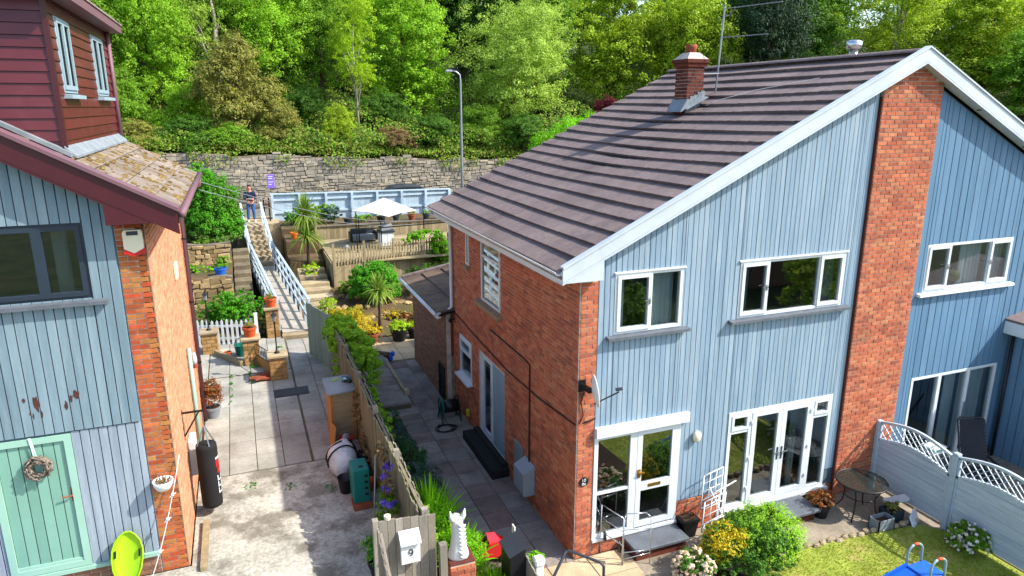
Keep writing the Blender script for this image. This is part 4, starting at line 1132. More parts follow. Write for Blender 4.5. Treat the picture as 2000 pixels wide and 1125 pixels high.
def cloud(rng, lobes, n, clump=.28, per=60, shell=.55):
    """leaf positions and normals: small clumps spread through the outer part of ellipsoid lobes"""
    vol = np.array([(l[3]*l[4]*l[5]) ** .67 for l in lobes]); vol = vol / vol.sum()
    P = []; Nn = []
    nc = max(1, n // per)
    li = rng.choice(len(lobes), size=nc, p=vol)
    for i in li:
        cx, cy, cz, rx, ry, rz = lobes[i]
        d = rng.normal(size=3); d /= np.linalg.norm(d)
        if d[2] < -.5: d[2] *= -.5
        rad = shell + (1 - shell) * rng.uniform() ** .6
        c = np.array([cx, cy, cz]) + d * rad * np.array([rx, ry, rz])
        cr = clump * min(rx, ry, rz) * rng.uniform(.6, 1.4)
        q = rng.normal(size=(per, 3)); q /= np.linalg.norm(q, axis=1, keepdims=True)
        q *= (rng.uniform(size=(per, 1)) ** .45)
        P.append(c + q * cr * np.array([1.15, 1.15, .8]))
        Nn.append(q * .7 + d * .6 + np.array([0, 0, .55]) + rng.normal(size=(per, 3)) * .45)
    return np.concatenate(P), np.concatenate(Nn)

def foliage(name, parent, lobes, n, leaf, m, seed, aspect=.55, clump=.3, per=50, shell=.5, label=None, cat=None, group=None, kind=None, org=None, droop=.1):
    rng = np.random.default_rng(seed)
    n = int(n * 3.0); leaf *= .60; clump *= .7; per = max(6, int(per * .8))
    P, Nn = cloud(rng, lobes, n, clump, per, shell)
    o = Vector(org if org is not None else (lobes[0][0], lobes[0][1], min(l[2]-l[5] for l in lobes)))
    me = quad_mesh(name, P - np.array(o), Nn, leaf, aspect, rng, droop)
    return link(name, me, m, parent, o, label, cat, group, kind)

def bush(name, label, cat, x, y, z, rx, ry, rz, m, n=1600, leaf=.05, seed=1, group=None, nl=6, extra=None, **k):
    rnd = random.Random(seed)
    o = thing(name, (x, y, z), label, cat, group)
    lobes = [(x, y, z + rz*.85, rx*.85, ry*.85, rz*.85)]
    for i in range(6):
        a = i*1.05 + rnd.uniform(0, .5); lobes.append((x + rx*.5*math.cos(a), y + ry*.5*math.sin(a), z + rz*rnd.uniform(.35, .6), rx*.48, ry*.48, rz*.42))
    for i in range(nl):
        a = rnd.uniform(0, 6.28); q = rnd.uniform(.35, .6)
        lobes.append((x + rx*q*math.cos(a), y + ry*q*math.sin(a), z + rz*rnd.uniform(.6, 1.35), rx*rnd.uniform(.3, .5), ry*rnd.uniform(.3, .5), rz*rnd.uniform(.35, .6)))
    foliage('foliage', o, lobes, n, leaf, m, seed, org=(x, y, z), **k)
    mb = MB()
    for i in range(6):
        a = rnd.uniform(0, 6.28); q = rnd.uniform(.2, .6)
        mb.tube([(x + .05*math.cos(a), y + .05*math.sin(a), z - .02), (x + rx*q*.5*math.cos(a), y + ry*q*.5*math.sin(a), z + rz*.6), (x + rx*q*math.cos(a), y + ry*q*math.sin(a), z + rz*1.25)], [.03, .02, .008], 5)
    mb.build('stem', 'bark', o)
    if extra:
        em, en, es = extra
        foliage('blossom', o, lobes, en, es, em, seed + 5, shell=.9, per=7, clump=.12, org=(x, y, z), aspect=.9)
    return o

def strap_leaves(name, parent, c, n, L, w, m, seed, up=(.1, 1.3), droop=1.0):
    rnd = random.Random(seed); mb = MB()
    for k in range(n):
        a = rnd.uniform(0, 6.283); el = rnd.uniform(*up); l = L * rnd.uniform(.65, 1.1)
        d = Vector((math.cos(a), math.sin(a), 0)); s = Vector((-math.sin(a), math.cos(a), 0))
        pts = []; ns = 5
        for i in range(ns + 1):
            f_ = i/ns
            r_ = l * f_ * math.cos(el) * (1 - .12*f_); h = l * (f_ * math.sin(el) - droop * .42 * f_**2.2 * math.cos(el))
            ww = w * (1 - f_**2) * (.55 + .45*min(1, f_*4)) + .002
            p = Vector(c) + d*r_ + Vector((0, 0, h))
            pts += [p - s*ww, p + s*ww]
        mb.add(pts, [(2*i, 2*i+1, 2*i+3, 2*i+2) for i in range(ns)])
    return mb.build(name, m, parent, smooth=True, fix=False)

def palm(x, y, z, hs, L, label, seed, n=130):
    o = thing('cordyline_palm', (x, y, z), label, 'palm', 'cordyline palms in the back garden')
    top = max(hs)
    MB().tube([(x, y, z - .1), (x + .03, y, z + top*.5), (x, y, z + top)], [.07, .055, .05], 8).build('trunk', 'bark', o, smooth=True)
    for i, h in enumerate(hs): strap_leaves('fronds', o, (x, y, z + h), int(n*1.9), L, .030, 'leaf_palm', seed + i, up=(-.3, 1.45))
    return o

def pot(x, y, z, r, h, m, name='plant_pot', label=None, plant=None, group=None, seed=1, square=False, soil=True):
    o = thing(name, (x, y, z), label, 'plant pot', group)
    if square:
        b = r*.72; MB().hexa([(x-b,y-b,z),(x+b,y-b,z),(x+b,y+b,z),(x-b,y+b,z),(x-r,y-r,z+h),(x+r,y-r,z+h),(x+r,y+r,z+h),(x-r,y+r,z+h)]).box(x-r-.01, y-r-.01, z+h-.05, x+r+.01, y+r+.01, z+h+.005).build('pot', m, o)
        MB().box(x-r+.02, y-r+.02, z+h+.006, x+r-.02, y+r-.02, z+h+.010).build('soil', 'soil', o)
    else:
        MB().lathe([(r*.68,0),(r*.92,h*.78),(r,h*.78),(r*1.02,h),(r*.88,h),(r*.84,h*.86),(.01,h*.84)], (x, y, z), 18).build('pot', m, o, smooth=False)
        MB().lathe([(r*.85,0),(.01,.02)], (x, y, z + h*.86), 14).build('soil', 'soil', o)
    if plant:
        pm, ph, pr, n, leaf = plant[:5]
        if len(plant) > 5 and plant[5] == 'strap': strap_leaves('plant', o, (x, y, z + h*.85), n, ph, leaf, pm, seed, up=(.4, 1.5))
        else: foliage('plant', o, [(x, y, z + h*.85 + ph*.5, pr, pr, ph*.55)], n, leaf, pm, seed, per=12, clump=.4, shell=.3, org=(x, y, z + h*.85))
    return o

# ================================================================ boundary fence between the plots and its end panel
pf = thing('boundary_fence', (-2.9, 3.5, DZ), 'weathered double-sided timber boundary fence between drive and side path', 'fence')
rf = random.Random(71)
def fb(x, y0, y1, z0, z1, th, m, par, name='fence_board'):
    tilt = rf.uniform(-.012, .012); e = rf.uniform(-.03, .03)
    MB().hexa([(x-th/2,y0,z0),(x+th/2,y0,z0),(x+th/2,y1,z0),(x-th/2,y1,z0),(x-th/2+tilt,y0,z1+e-.01),(x+th/2+tilt,y0,z1+e-.01),(x+th/2+tilt,y1,z1+e+rf.uniform(-.01,.01)),(x-th/2+tilt,y1,z1+e)]).build(name, m, par)
y = -1.25
while y < 8.6:
    wv = rf.uniform(.085, .10)
    top = 2.32 + .04*math.sin(y*2.1)
    fb(-2.985, y, y + wv - .006, DZ - .0, top, .018, 'fence_wood', pf)
    if y < 8.3: fb(-2.845, y + .05, y + .05 + wv - .004, .12, top - .12, .018, 'fence_grey' if y < 4 else 'fence_wood', pf)
    y += wv + .004
for k in range(6):
    yy = -1.2 + k*1.83
    MB().box(-2.965, yy, .0, -2.87, yy + .09, 2.36).build('fence_post', 'fence_grey', pf)
for zz in (1.0, 1.65, 2.15): MB().box(-2.93, -1.2, zz, -2.885, 8.6, zz + .075).build('fence_rail', 'fence_wood', pf)
MB().box(-2.98, -1.3, -.2, -2.85, 11.5, DZ - .01).build('retaining_kerb', 'concrete_patio', pf)
for k in range(17):
    f0, f1 = k/17, (k + .95)/17
    a_ = Vector((-2.96, 8.62, 0)).lerp(Vector((-3.42, 10.35, 0)), f0); b_ = Vector((-2.96, 8.62, 0)).lerp(Vector((-3.42, 10.35, 0)), f1)
    q_ = Vector((.02, .005, 0)); zt = 2.36 + rf.uniform(-.02, .02)
    MB().hexa([a_ + Vector((0,0,DZ-.3)), a_ + q_ + Vector((0,0,DZ-.3)), b_ + q_ + Vector((0,0,DZ-.3)), b_ + Vector((0,0,DZ-.3)), a_ + Vector((0,0,zt)), a_ + q_ + Vector((0,0,zt)), b_ + q_ + Vector((0,0,zt)), b_ + Vector((0,0,zt))]).build('fence_board', 'fence_green', pf)
# end panel with post box, facing the street
ep = thing('end_panel', (-3.25, -1.32, DZ), 'grey boarded fence panel carrying the white post box', 'fence')
xx = -3.58
while xx < -2.90:
    wv = rf.uniform(.10, .125)
    zt = 2.40 - (xx + 3.58)*.06 + rf.uniform(-.02, .02)
    MB().box(xx, -1.335 + rf.uniform(-.004, .004), DZ, xx + wv - .006, -1.312, zt).build('fence_board', 'fence_grey', ep)
    xx += wv
MB().box(-3.66, -1.33, DZ, -3.585, -1.24, 2.42).box(-2.915, -1.30, DZ, -2.86, -1.21, 2.30).build('fence_post', 'fence_grey', ep)
MB().box(-3.58, -1.305, 1.2, -2.91, -1.262, 1.28).box(-3.58, -1.305, 2.15, -2.91, -1.262, 2.22).build('fence_rail', 'fence_grey', ep)
pbx = thing('post_box', (-3.19, -1.4, 1.75), 'white post box numbered 9 on the grey end panel', 'post box')
MB().prism([(-1.345, 1.76), (-1.45, 1.76), (-1.46, 2.06), (-1.49, 2.07), (-1.36, 2.20), (-1.345, 2.20)], -3.325, -3.065, 'x').build('box_body', 'white_dull', pbx)
MB().hexa([(-3.335,-1.50,2.06),(-3.055,-1.50,2.06),(-3.055,-1.35,2.195),(-3.335,-1.35,2.195),(-3.335,-1.505,2.075),(-3.055,-1.505,2.075),(-3.055,-1.35,2.215),(-3.335,-1.35,2.215)]).build('lid', 'white', pbx)
mb = MB()
mb.tube([(-3.195 + .027*math.cos(t), -1.459, 1.945 + .03*math.sin(t)) for t in [2*math.pi*k/14 for k in range(15)]], .008, 5)
mb.tube([(-3.169, -1.459, 1.945), (-3.171, -1.458, 1.91), (-3.185, -1.457, 1.885), (-3.205, -1.457, 1.88)], .008, 5)
mb.build('numeral', 'dark_grey', pbx)
gt = thing('garden_gate', (-3.5, -1.9, DZ), 'old grey boarded gate standing open at the fence end', 'gate')
for k in range(8):
    y0 = -1.42 - k*.125
    MB().box(-3.63 + .004*k, y0 - .118, DZ + .06, -3.605 + .004*k, y0, 2.36 - .10*k + rf.uniform(-.02, .02)).build('gate_board', 'fence_grey', gt)
MB().bar((-3.58, -1.42, 2.28), (-3.54, -2.4, 1.45), .035, .07).bar((-3.58, -1.42, 1.25), (-3.54, -2.42, 1.22), .035, .08).build('gate_brace', 'fence_grey', gt)
MB().lathe([(.04,0),(.045,.03),(.045,.06),(.03,.06)], (-3.46, -1.30, 2.40), 12).build('jar_lid', 'cream', label='small pale jar standing on top of the end panel', cat='jar')
# two old posts by the path end
MB().box(-2.80, -1.50, 0, -2.70, -1.40, 1.95).build('old_post', 'fence_grey', label='short grey timber post right of the end panel', cat='post')

# ================================================================ things along the drive
cb = thing('timber_cupboard', (-3.25, 4.85, DZ), 'tall timber cupboard with felted top beside the fence', 'cupboard')
MB().box(-3.50, 4.42, DZ + .03, -3.02, 5.28, 1.90).build('carcass', 'ply', cb)
MB().box(-3.53, 4.40, DZ, -3.49, 4.85, 1.90).build('door_panel', 'ply_orange', cb)
MB().box(-3.53, 4.86, DZ, -3.49, 5.28, 1.90).build('door_panel', 'ply_orange', cb)
MB().box(-3.50, 4.40, DZ, -3.46, 4.42, 1.90).box(-3.06, 4.40, DZ, -3.01, 4.42, 1.90).build('corner_post', 'ply_orange', cb)
MB().hexa([(-3.58,4.36,1.90),(-2.99,4.36,1.93),(-2.99,5.32,1.93),(-3.58,5.32,1.90),(-3.58,4.36,1.93),(-2.99,4.36,1.96),(-2.99,5.32,1.96),(-3.58,5.32,1.93)]).build('felt_top', 'mid_grey', cb)
ga = thing('toy_bundle', (-3.1, 4.95, 1.96), 'small bundle of red and blue bits on the cupboard top', 'toys')
for k in range(9):
    p = (-3.12 + rf.uniform(-.09, .09), 4.95 + rf.uniform(-.2, .2), 1.98)
    MB().rock(p, (.05, .05, .03), rf).build('bit', rf.choice(['pink_red', 'blue', 'white_dull', 'black', 'teal']), ga)
MB().bar((-3.40, 5.05, 1.955), (-3.25, 5.12, 1.96), .03, .02).build('plastic_spade', 'lime', label='small lime plastic spade on the cupboard top', cat='toy')
MB().hexa([(-3.62,4.28,DZ),(-3.57,4.02,DZ),(-3.55,4.02,DZ),(-3.60,4.28,DZ),(-3.56,4.34,1.32),(-3.49,4.10,1.30),(-3.47,4.10,1.30),(-3.54,4.34,1.32)]).build('leaning_board', 'ply_orange', label='orange plywood offcut leaning on the cupboard corner', cat='board')
rb = thing('red_bucket', (-3.30, 4.0, DZ), 'red bucket with grey contents behind the white rubble sack', 'bucket')
MB().lathe([(.11,0),(.15,.28),(.155,.28),(.135,.27),(.1,.2)], (-3.30, 4.02, DZ), 16).build('bucket', 'red', rb, smooth=True)
MB().rock((-3.30, 4.02, DZ + .29), (.10, .10, .08), rf).build('contents', 'mid_grey', rb, smooth=True)
sk = thing('rubble_sack', (-3.50, 3.15, DZ), 'full white rubble sack with dark straps', 'sack')
vs = []; nu, nv = 20, 12
for i in range(nv):
    f_ = i/(nv-1); th = math.pi*(.03 + .94*f_)
    for k in range(nu):
        t = 2*math.pi*k/nu
        q = 1 + .06*math.sin(3*t + 2*f_*3) + .04*math.sin(5*t + i) + .03*math.sin(9*t - i)
        vs.append((-3.50 + .28*q*math.sin(th)**.7*math.cos(t), 3.15 + .42*q*math.sin(th)**.7*math.sin(t), DZ + .29 + .30*math.cos(math.pi - th)*(1 + .1*math.sin(2*t))))
MB().add(vs, [(i*nu+k, i*nu+(k+1)%nu, (i+1)*nu+(k+1)%nu, (i+1)*nu+k) for i in range(nv-1) for k in range(nu)] + [tuple(reversed(range(nu))), tuple(range((nv-1)*nu, nv*nu))]).build('sack_body', 'bag_white', sk, smooth=True)
for yy in (3.0, 3.22):
    MB().tube([(-3.50 + .295*math.cos(t), yy + .05*math.sin(t*2), DZ + .29 + .315*math.sin(t)) for t in [math.pi*(1.1 - 1.2*k/14) for k in range(15)]], .018, 5).build('strap', 'black', sk)
tb = thing('teal_storage_box', (-3.34, 1.95, DZ), 'upright teal plastic storage box with slots by the fence', 'box')
MB().rbox(-3.50, 1.72, DZ + .10, -3.20, 2.16, DZ + .74, .02).build('box_shell', 'teal', tb)
for k in range(4): MB().box(-3.30 + .0*k, 1.715, DZ + .22 + k*.12, -3.24, 1.722, DZ + .27 + k*.12).build('slot', 'black_matt', tb)
MB().box(-3.38, 1.80, DZ + .738, -3.30, 1.86, DZ + .744).build('grip', 'black_matt', tb)
MB().box(-3.52, 1.62, DZ, -3.18, 1.95, DZ + .09).build('slab_block', 'terracotta_dull', label='flat brown block under the teal storage box', cat='block')
MB().lathe([(.11,0),(.15,.30),(.16,.30),(.14,.29),(.1,.05)], (-3.55, 2.36, DZ), 16).build('black_bucket', 'black', label='black bucket between the white sack and the teal box', cat='bucket', smooth=True)
MB().lathe([(.02,0),(.10,.03),(.13,.12),(.11,.22),(.03,.26)], (-3.12, 2.25, DZ), 14).build('orange_ball', 'terracotta', label='orange ball behind the teal storage box', cat='ball', smooth=True)
MB().tube([(-3.17, 1.6, DZ), (-3.08, 1.75, DZ + .95)], .018, 6).build('metal_pole', 'steel', label='thin grey pole leaning between teal box and flowers', cat='pole')
mb = MB()
for k in range(12): mb.rock((-3.12 + rf.uniform(-.08, .05), 2.7 + rf.uniform(-.3, 1.1), DZ + rf.uniform(.03, .25)), (.09, .12, .08), rf)
mb.build('scrap_heap', 'black_matt', label='dark heap of odds and ends along the fence foot', cat='scrap')
cl = thing('clematis', (-3.12, .5, DZ), 'clematis with purple flowers climbing the fence by the teal box', 'climber')
foliage('leaves', cl, [(-3.15, .35, 1.55, .16, .45, .35), (-3.10, .7, 1.3, .12, .4, .4), (-3.3, -.15, 1.45, .2, .35, .3)], 900, .04, 'leaf_mid', 3, per=25, org=(-3.12, .5, DZ))
foliage('dry_leaves', cl, [(-3.08, 1.1, 2.0, .10, .4, .35), (-3.1, .4, 1.8, .1, .3, .3)], 260, .035, 'leaf_brown', 4, per=14, org=(-3.12, .5, DZ))
for i, (a, b, c) in enumerate(((-3.05, .85, 1.95), (-3.08, .72, 1.88), (-3.16, .35, 1.86), (-3.22, .22, 1.72), (-3.10, .12, 1.72), (-3.03, .80, 2.05), (-3.0, .55, 2.12), (-3.08, 1.0, 1.75), (-3.18, -.05, 1.8))):
    foliage('flowers', cl, [(a, b, c, .07, .07, .05)], 40, .035, 'flower_purple', 10 + i, per=40, clump=1., shell=.2, aspect=.8, org=(a, b, c))
MB().tube([(-3.12, .6, DZ), (-3.08, .7, 1.4), (-3.06, 1.0, 2.1)], [.02, .015, .008], 6).build('stem', 'bark', cl)
pot(-3.42, -.35, DZ, .20, .34, 'black', label='black pot of green leaves behind the end panel', plant=('leaf_ivy', .45, .28, 420, .05), seed=33)

# three brick pillars, lamps, railing and planters at the end of the drive
def pillar(x, y, h, label, w=.42):
    o = thing('brick_pillar', (x, y, DZ), label, 'pillar', 'buff stone pillars at the end of the drive')
    MB().box(x-w/2+.015, y-w/2+.015, DZ, x+w/2-.015, y+w/2-.015, DZ + h).build('core', 'mortar', o)
    rr = random.Random(int(x*100))
    for T, a, b in ((FY(y - w/2 + .012), x - w/2, x + w/2), (FXp(x + w/2 - .012), y - w/2, y + w/2), (FXm(x - w/2 + .012), y - w/2, y + w/2)):
        z = DZ; r = 0; bh = .11
        while z < DZ + h - .02:
            u = a - (.13 if r % 2 else 0)
            while u < b - .02:
                p, q = max(u, a), min(u + .25, b); u += .25
                if q - p < .03: continue
                m2 = MB(T); blk(m2, p + .006, q - .006, z + .006, min(z + bh, DZ + h) - .006, .014 + rr.uniform(-.004, .008)); m2.build('block', 'brick_yellow', o)
            z += bh; r += 1
    MB().rbox(x-w/2-.05, y-w/2-.05, DZ + h, x+w/2+.05, y+w/2+.05, DZ + h + .06, .012).build('cap', 'step_stone', o)
    return o
pillar(-6.08, 11.5, .62, 'buff pillar by the downpipe, left of the white picket fence')
pillar(-4.98, 10.15, .72, 'middle buff pillar with a terracotta pot on its cap')
pillar(-4.36, 8.75, .62, 'nearest buff pillar with a black lamp at the brick heap')
pillar(-4.30, 12.4, .90, 'buff pillar with a pot at the foot of the ramp', .38)
def lamp(x, y, z, h, label):
    o = thing('garden_lamp', (x, y, z), label, 'lamp', 'black garden lamps on pillars')
    MB().lathe([(.07,0),(.07,.02),(.03,.06),(.018,.12),(.018,h-.3),(.03,h-.28),(.03,h-.25)], (x, y, z), 10).build('post', 'black', o, smooth=True)
    MB().lathe([(.035,0),(.065,.14),(.065,.145),(.01,.145)], (x, y, z + h - .25), 6).build('lantern', 'mid_grey', o)
    MB().lathe([(.085,0),(.02,.09),(.012,.14)], (x, y, z + h - .10), 6).build('lantern_cap', 'black', o)
lamp(-6.08, 11.5, DZ + .68, 1.15, 'thin black lamp post on the pillar by the downpipe')
lamp(-4.36, 8.75, DZ + .68, 1.12, 'thin black lamp post on the nearest buff pillar')
pot(-4.98, 10.15, DZ + .78, .19, .27, 'terracotta', label='terracotta pot on the middle pillar in front of the picket fence', plant=('leaf_olive', .22, .16, 160, .03), seed=41)
pot(-4.30, 12.4, DZ + .96, .19, .28, 'terracotta', label='terracotta pot with grassy plant on the pillar by the ramp', plant=('leaf_palm', .35, .1, 30, .012, 'strap'), seed=42)
pot(-5.62, 10.9, DZ, .10, .16, 'terracotta', label='small terracotta pot on the ground before the picket fence')
wb = thing('watering_bin', (-5.28, 10.85, DZ), 'dark green watering bin beside the middle pillar', 'bin')
MB().lathe([(.14,0),(.19,.32),(.20,.33),(.17,.33),(.13,.06)], (-5.25, 10.9, DZ), 14).build('tub', 'teal', wb)
MB().tube([(-5.25 + .17*math.cos(t), 10.9, DZ + .32 + .2*math.sin(t)) for t in [math.pi*k/10 for k in range(11)]], .014, 5).build('hoop', 'leaf_bluegreen', wb)
rl_ = thing('iron_railing', (-4.65, 9.4, DZ), 'low black iron railing between two buff pillars', 'railing')
a, b = Vector((-4.86, 9.96, DZ)), Vector((-4.48, 8.95, DZ))
MB().bar(a + Vector((0,0,.60)), b + Vector((0,0,.60)), .02, .015).bar(a + Vector((0,0,.30)), b + Vector((0,0,.30)), .02, .015).build('rail', 'black', rl_)
for k in range(10):
    p = a.lerp(b, (k+.5)/10); MB().bar(p + Vector((0,0,.30)), p + Vector((0,0,.60)), .012, .012).build('bar', 'black', rl_)
MB().bar(a + Vector((0,0,.14)), b + Vector((0,0,.14)), .03, .28).build('edging_board', 'ply_orange', label='tan timber edging board under the iron railing', cat='board')
MB().bar((-5.95, 11.2, DZ + .08), (-5.25, 9.95, DZ + .08), .10, .15).build('edging_board', 'deck_wood', label='long timber edging board between the left and middle pillars', cat='board')
bh_ = thing('brick_heap', (-4.78, 8.75, DZ), 'small heap of red tiles and laths on the drive', 'heap')
for k in range(11):
    M_ = Matrix.Translation((-4.76 + rf.uniform(-.18, .18), 8.72 + rf.uniform(-.16, .2), DZ + .04 + .035*(k // 3))) @ Matrix.Rotation(rf.uniform(-.6, .6), 4, 'Z') @ Matrix.Rotation(rf.uniform(-.2, .2), 4, 'X')
    b_ = MB().box(-.16, -.05, -.02, .16, .05, .02); MB().add([tuple(M_ @ Vector(p)) for p in b_.v], b_.f).build('tile', 'terracotta_dull', bh_)
# white picket fence
wp = thing('picket_fence', (-5.6, 12.1, DZ), 'white picket fence at the end of the drive', 'fence')
a, b = Vector((-6.45, 12.30, DZ)), Vector((-4.82, 11.85, DZ)); dr = (b - a).normalized()
for k in range(13):
    p = a.lerp(b, k/12); q = p + dr*.07; n_ = Vector((dr.y, -dr.x, 0))*.012
    h = .78 + .02*math.sin(k*1.3)
    MB().add([p, q, q + Vector((0,0,h-.06)), (p+q)/2 + Vector((0,0,h)), p + Vector((0,0,h-.06)), p+n_, q+n_, q+n_+Vector((0,0,h-.06)), (p+q)/2+n_+Vector((0,0,h)), p+n_+Vector((0,0,h-.06))],
             [(0,1,2,3,4),(9,8,7,6,5),(0,5,6,1),(1,6,7,2),(2,7,8,3),(3,8,9,4),(4,9,5,0)]).build('picket', 'picket_white', wp)
for z in (.18, .56): MB().bar(a + Vector((0, .035, z)), b + Vector((.05, .035, z)), .03, .07).build('rail', 'picket_white', wp)
MB().box(-4.83, 11.80, DZ, -4.73, 11.90, DZ + .95).build('post', 'picket_white', wp)
bush('laurel_hedge', 'rounded bright green hedge behind the white picket fence', 'hedge', -5.6, 13.3, .85, 1.0, .55, .80, 'leaf_ivy', n=5200, leaf=.055, seed=81, nl=10)
bush('laurel_hedge', 'low leafy shrub between the hedge and the ramp pillar', 'shrub', -4.62, 12.9, .82, .28, .35, .35, 'leaf_olive', n=500, leaf=.045, seed=82)
pot(-5.93, 6.75, DZ, .19, .26, 'mid_grey', label='grey pot with a tall green and red plant by the sunlit wall', plant=('leaf_redgreen', .70, .24, 700, .045), seed=43)
foliage('weeds', None, [(-5.55 + .0*i, 9.2 - i*.45, DZ + .02, .05, .10, .03) for i in range(5)] + [(-5.05, 9.3 - .25*i, DZ + .02, .05, .08, .04) for i in range(4)] + [(-4.2, 11.2, DZ, .12, .1, .04), (-4.4, 10.6, DZ, .12, .2, .04), (-4.95, 9.75, DZ, .16, .1, .1)] + [(-5.2 + .7*i, 3.2 - i*.3, DZ + .01, .12, .15, .02) for i in range(3)], 700, .025, 'leaf_ivy', 5, per=20, clump=.8, kind='stuff', label='small weeds in the joints of the drive slabs', cat='weeds')

foliage('fence_weeds', None, [(-3.06, 4.0 - .0*i, 1.5, .06, .5, .5) for i in range(1)] + [(-3.05, 3.2, 1.15, .07, .6, .35), (-3.04, 3.9, 1.9, .05, .35, .3)], 700, .04, 'leaf_brown', 601, per=14, kind='stuff', label='dry grassy weeds clinging to the fence behind the sack', cat='weeds')
foliage('border_greens', None, [(-2.55, 6.6 - .8*i, .9 + .1*(i % 2), .28, .5, .5) for i in range(4)] + [(-2.55, 2.6 - .9*i, .75, .25, .5, .45) for i in range(3)], 3800, .055, 'leaf_bright', 602, kind='stuff', label='bright mixed greenery growing up the house side of the fence', cat='greenery')
# ================================================================ ivy, borders and things on the side path
iv = thing('ivy_mound', (-2.6, 7.4, .3), 'bright green ivy mound spilling over the fence behind the cupboard', 'ivy')
foliage('leaves', iv, [(-2.75, 7.9, 2.2, .42, .75, .38), (-2.45, 7.1, 1.9, .38, .6, .5), (-2.35, 6.5, 1.5, .30, .45, .6), (-3.02, 8.2, 2.0, .2, .5, .5), (-2.5, 6.2, 2.0, .3, .35, .3), (-3.08, 7.2, 1.7, .12, .5, .6)], 5200, .06, 'leaf_bright', 91, org=(-2.6, 7.4, .3))
MB().tube([(-2.55, 7.2, .2), (-2.5, 7.3, 1.2), (-2.7, 7.6, 2.1)], [.05, .04, .02], 6).build('stem', 'bark', iv)
for i, (y_, m_, rx, rz, lb) in enumerate(((5.6, 'leaf_fern', .42, .40, 'feathery green fern halfway along the fence border'), (4.5, 'leaf_bluegreen', .42, .35, 'blue green shrub in the fence border opposite the side door'),
        (3.5, 'leaf_fern', .40, .42, 'leafy dark fern in the fence border beside the door step'), (2.6, 'leaf_bluegreen', .50, .36, 'grey green lavender clump in the fence border'))):
    bush('border_plant', lb, 'plant', -2.15, y_, .1, rx*1.25, .62, rz*1.35, m_, n=2200, leaf=.055, seed=95 + i, group='border plants along the fence', aspect=.25)
for i, (x_, y_, h_, lb) in enumerate(((-2.20, 1.45, .82, 'acid green fern clump in the border behind the horse statue'), (-1.95, .30, .62, 'acid green fern clump right of the horse statue'), (-1.75, -.72, .5, 'bright green low plant beside the dark post box'))):
    o = thing('acid_fern', (x_, y_, .1), lb, 'fern', 'acid green ferns in the border')
    strap_leaves('fronds', o, (x_, y_, .1), 190, h_*1.5, .03, 'leaf_acid', 101 + i, up=(.5, 1.5), droop=.8)
    foliage('leaflets', o, [(x_, y_, .1 + h_*.6, .42, .6, h_*.5)], 2000, .035, 'leaf_acid', 105 + i, per=20, aspect=.35, org=(x_, y_, .1))
hr = thing('hose_reel', (-.38, 6.3, 0), 'teal and black garden hose reel against the brick wall', 'hose reel')
MB().tube([(-.62, 6.25, .38), (-.22, 6.25, .38)], .17, 16).build('drum', 'black', hr, smooth=True)
MB().tube([(-.60, 6.25, .38), (-.24, 6.25, .38)], .10, 12).build('hub', 'teal', hr)
for xx in (-.64, -.22):
    MB().tube([(xx, 6.25 + .24*math.cos(t), .38 + .24*math.sin(t)) for t in [2*math.pi*k/18 for k in range(19)]], .022, 6).build('rim', 'teal' if xx < -.5 else 'black', hr, smooth=True)
MB().bar((-.66, 6.05, 0), (-.66, 6.22, .4), .03, .03).bar((-.66, 6.5, 0), (-.66, 6.28, .4), .03, .03).bar((-.18, 6.05, 0), (-.18, 6.22, .4), .03, .03).bar((-.18, 6.5, 0), (-.18, 6.28, .4), .03, .03).build('stand', 'black', hr)
MB().tube([(-.6 + .25*math.cos(t*2.1) - .02*t, 5.75 + .2*math.sin(t*2.1), .02 + .004*t) for t in [k*.3 for k in range(24)]], .014, 6).build('hose', 'black', hr, smooth=True)
MB().lathe([(.05,0),(.055,.1),(.05,.16),(.03,.18)], (-.10, 5.72, .28), 12).build('yellow_tap_cover', 'yellow_plastic', label='small yellow cylinder on the wall beside the hose reel', cat='cover')
# meter box on the side wall with cable and pipe
mx = thing('meter_box', (-.13, 2.1, .25), 'light grey sloped meter box on the shaded brick wall', 'meter box')
MB().prism([(-.015, .30), (-.24, .30), (-.26, .36), (-.26, .78), (-.015, .92)], 1.72, 2.22, 'y').build('case', 'meter_grey', mx)
MB().rbox(-.05, 2.30, .35, -.015, 2.75, 1.05, .008).build('wall_panel_box', 'mid_grey', label='flat grey cabinet behind the sloped meter box', cat='cabinet')
MB().tube([(-.03, 1.97, .9), (-.03, 1.97, 2.95), (-.03, 2.25, 2.98), (-.03, 4.2, 2.98)], .016, 6).build('wall_conduit', 'cable', label='dark vertical conduit rising from the meter box', cat='conduit')
MB().tube([(-.03, 6.9, 2.62), (-.03, 5.3, 2.5), (-.03, 3.2, 2.40), (-.03, 1.5, 2.45), (-.03, .02, 2.58), (.2, -.03, 2.62), (.33, -.03, 2.66)], .014, 6).build('wall_cable', 'cable', label='long dark cable strung along the side brick wall', cat='cable')
MB().lathe([(.04,0),(.05,.06),(.03,.10)], (-.13, 7.0, 2.35), 10).bar((-.02, 7.0, 2.42), (-.13, 7.0, 2.42), .03, .03).build('security_light', 'black', label='small black security light below the extension gutter', cat='light')
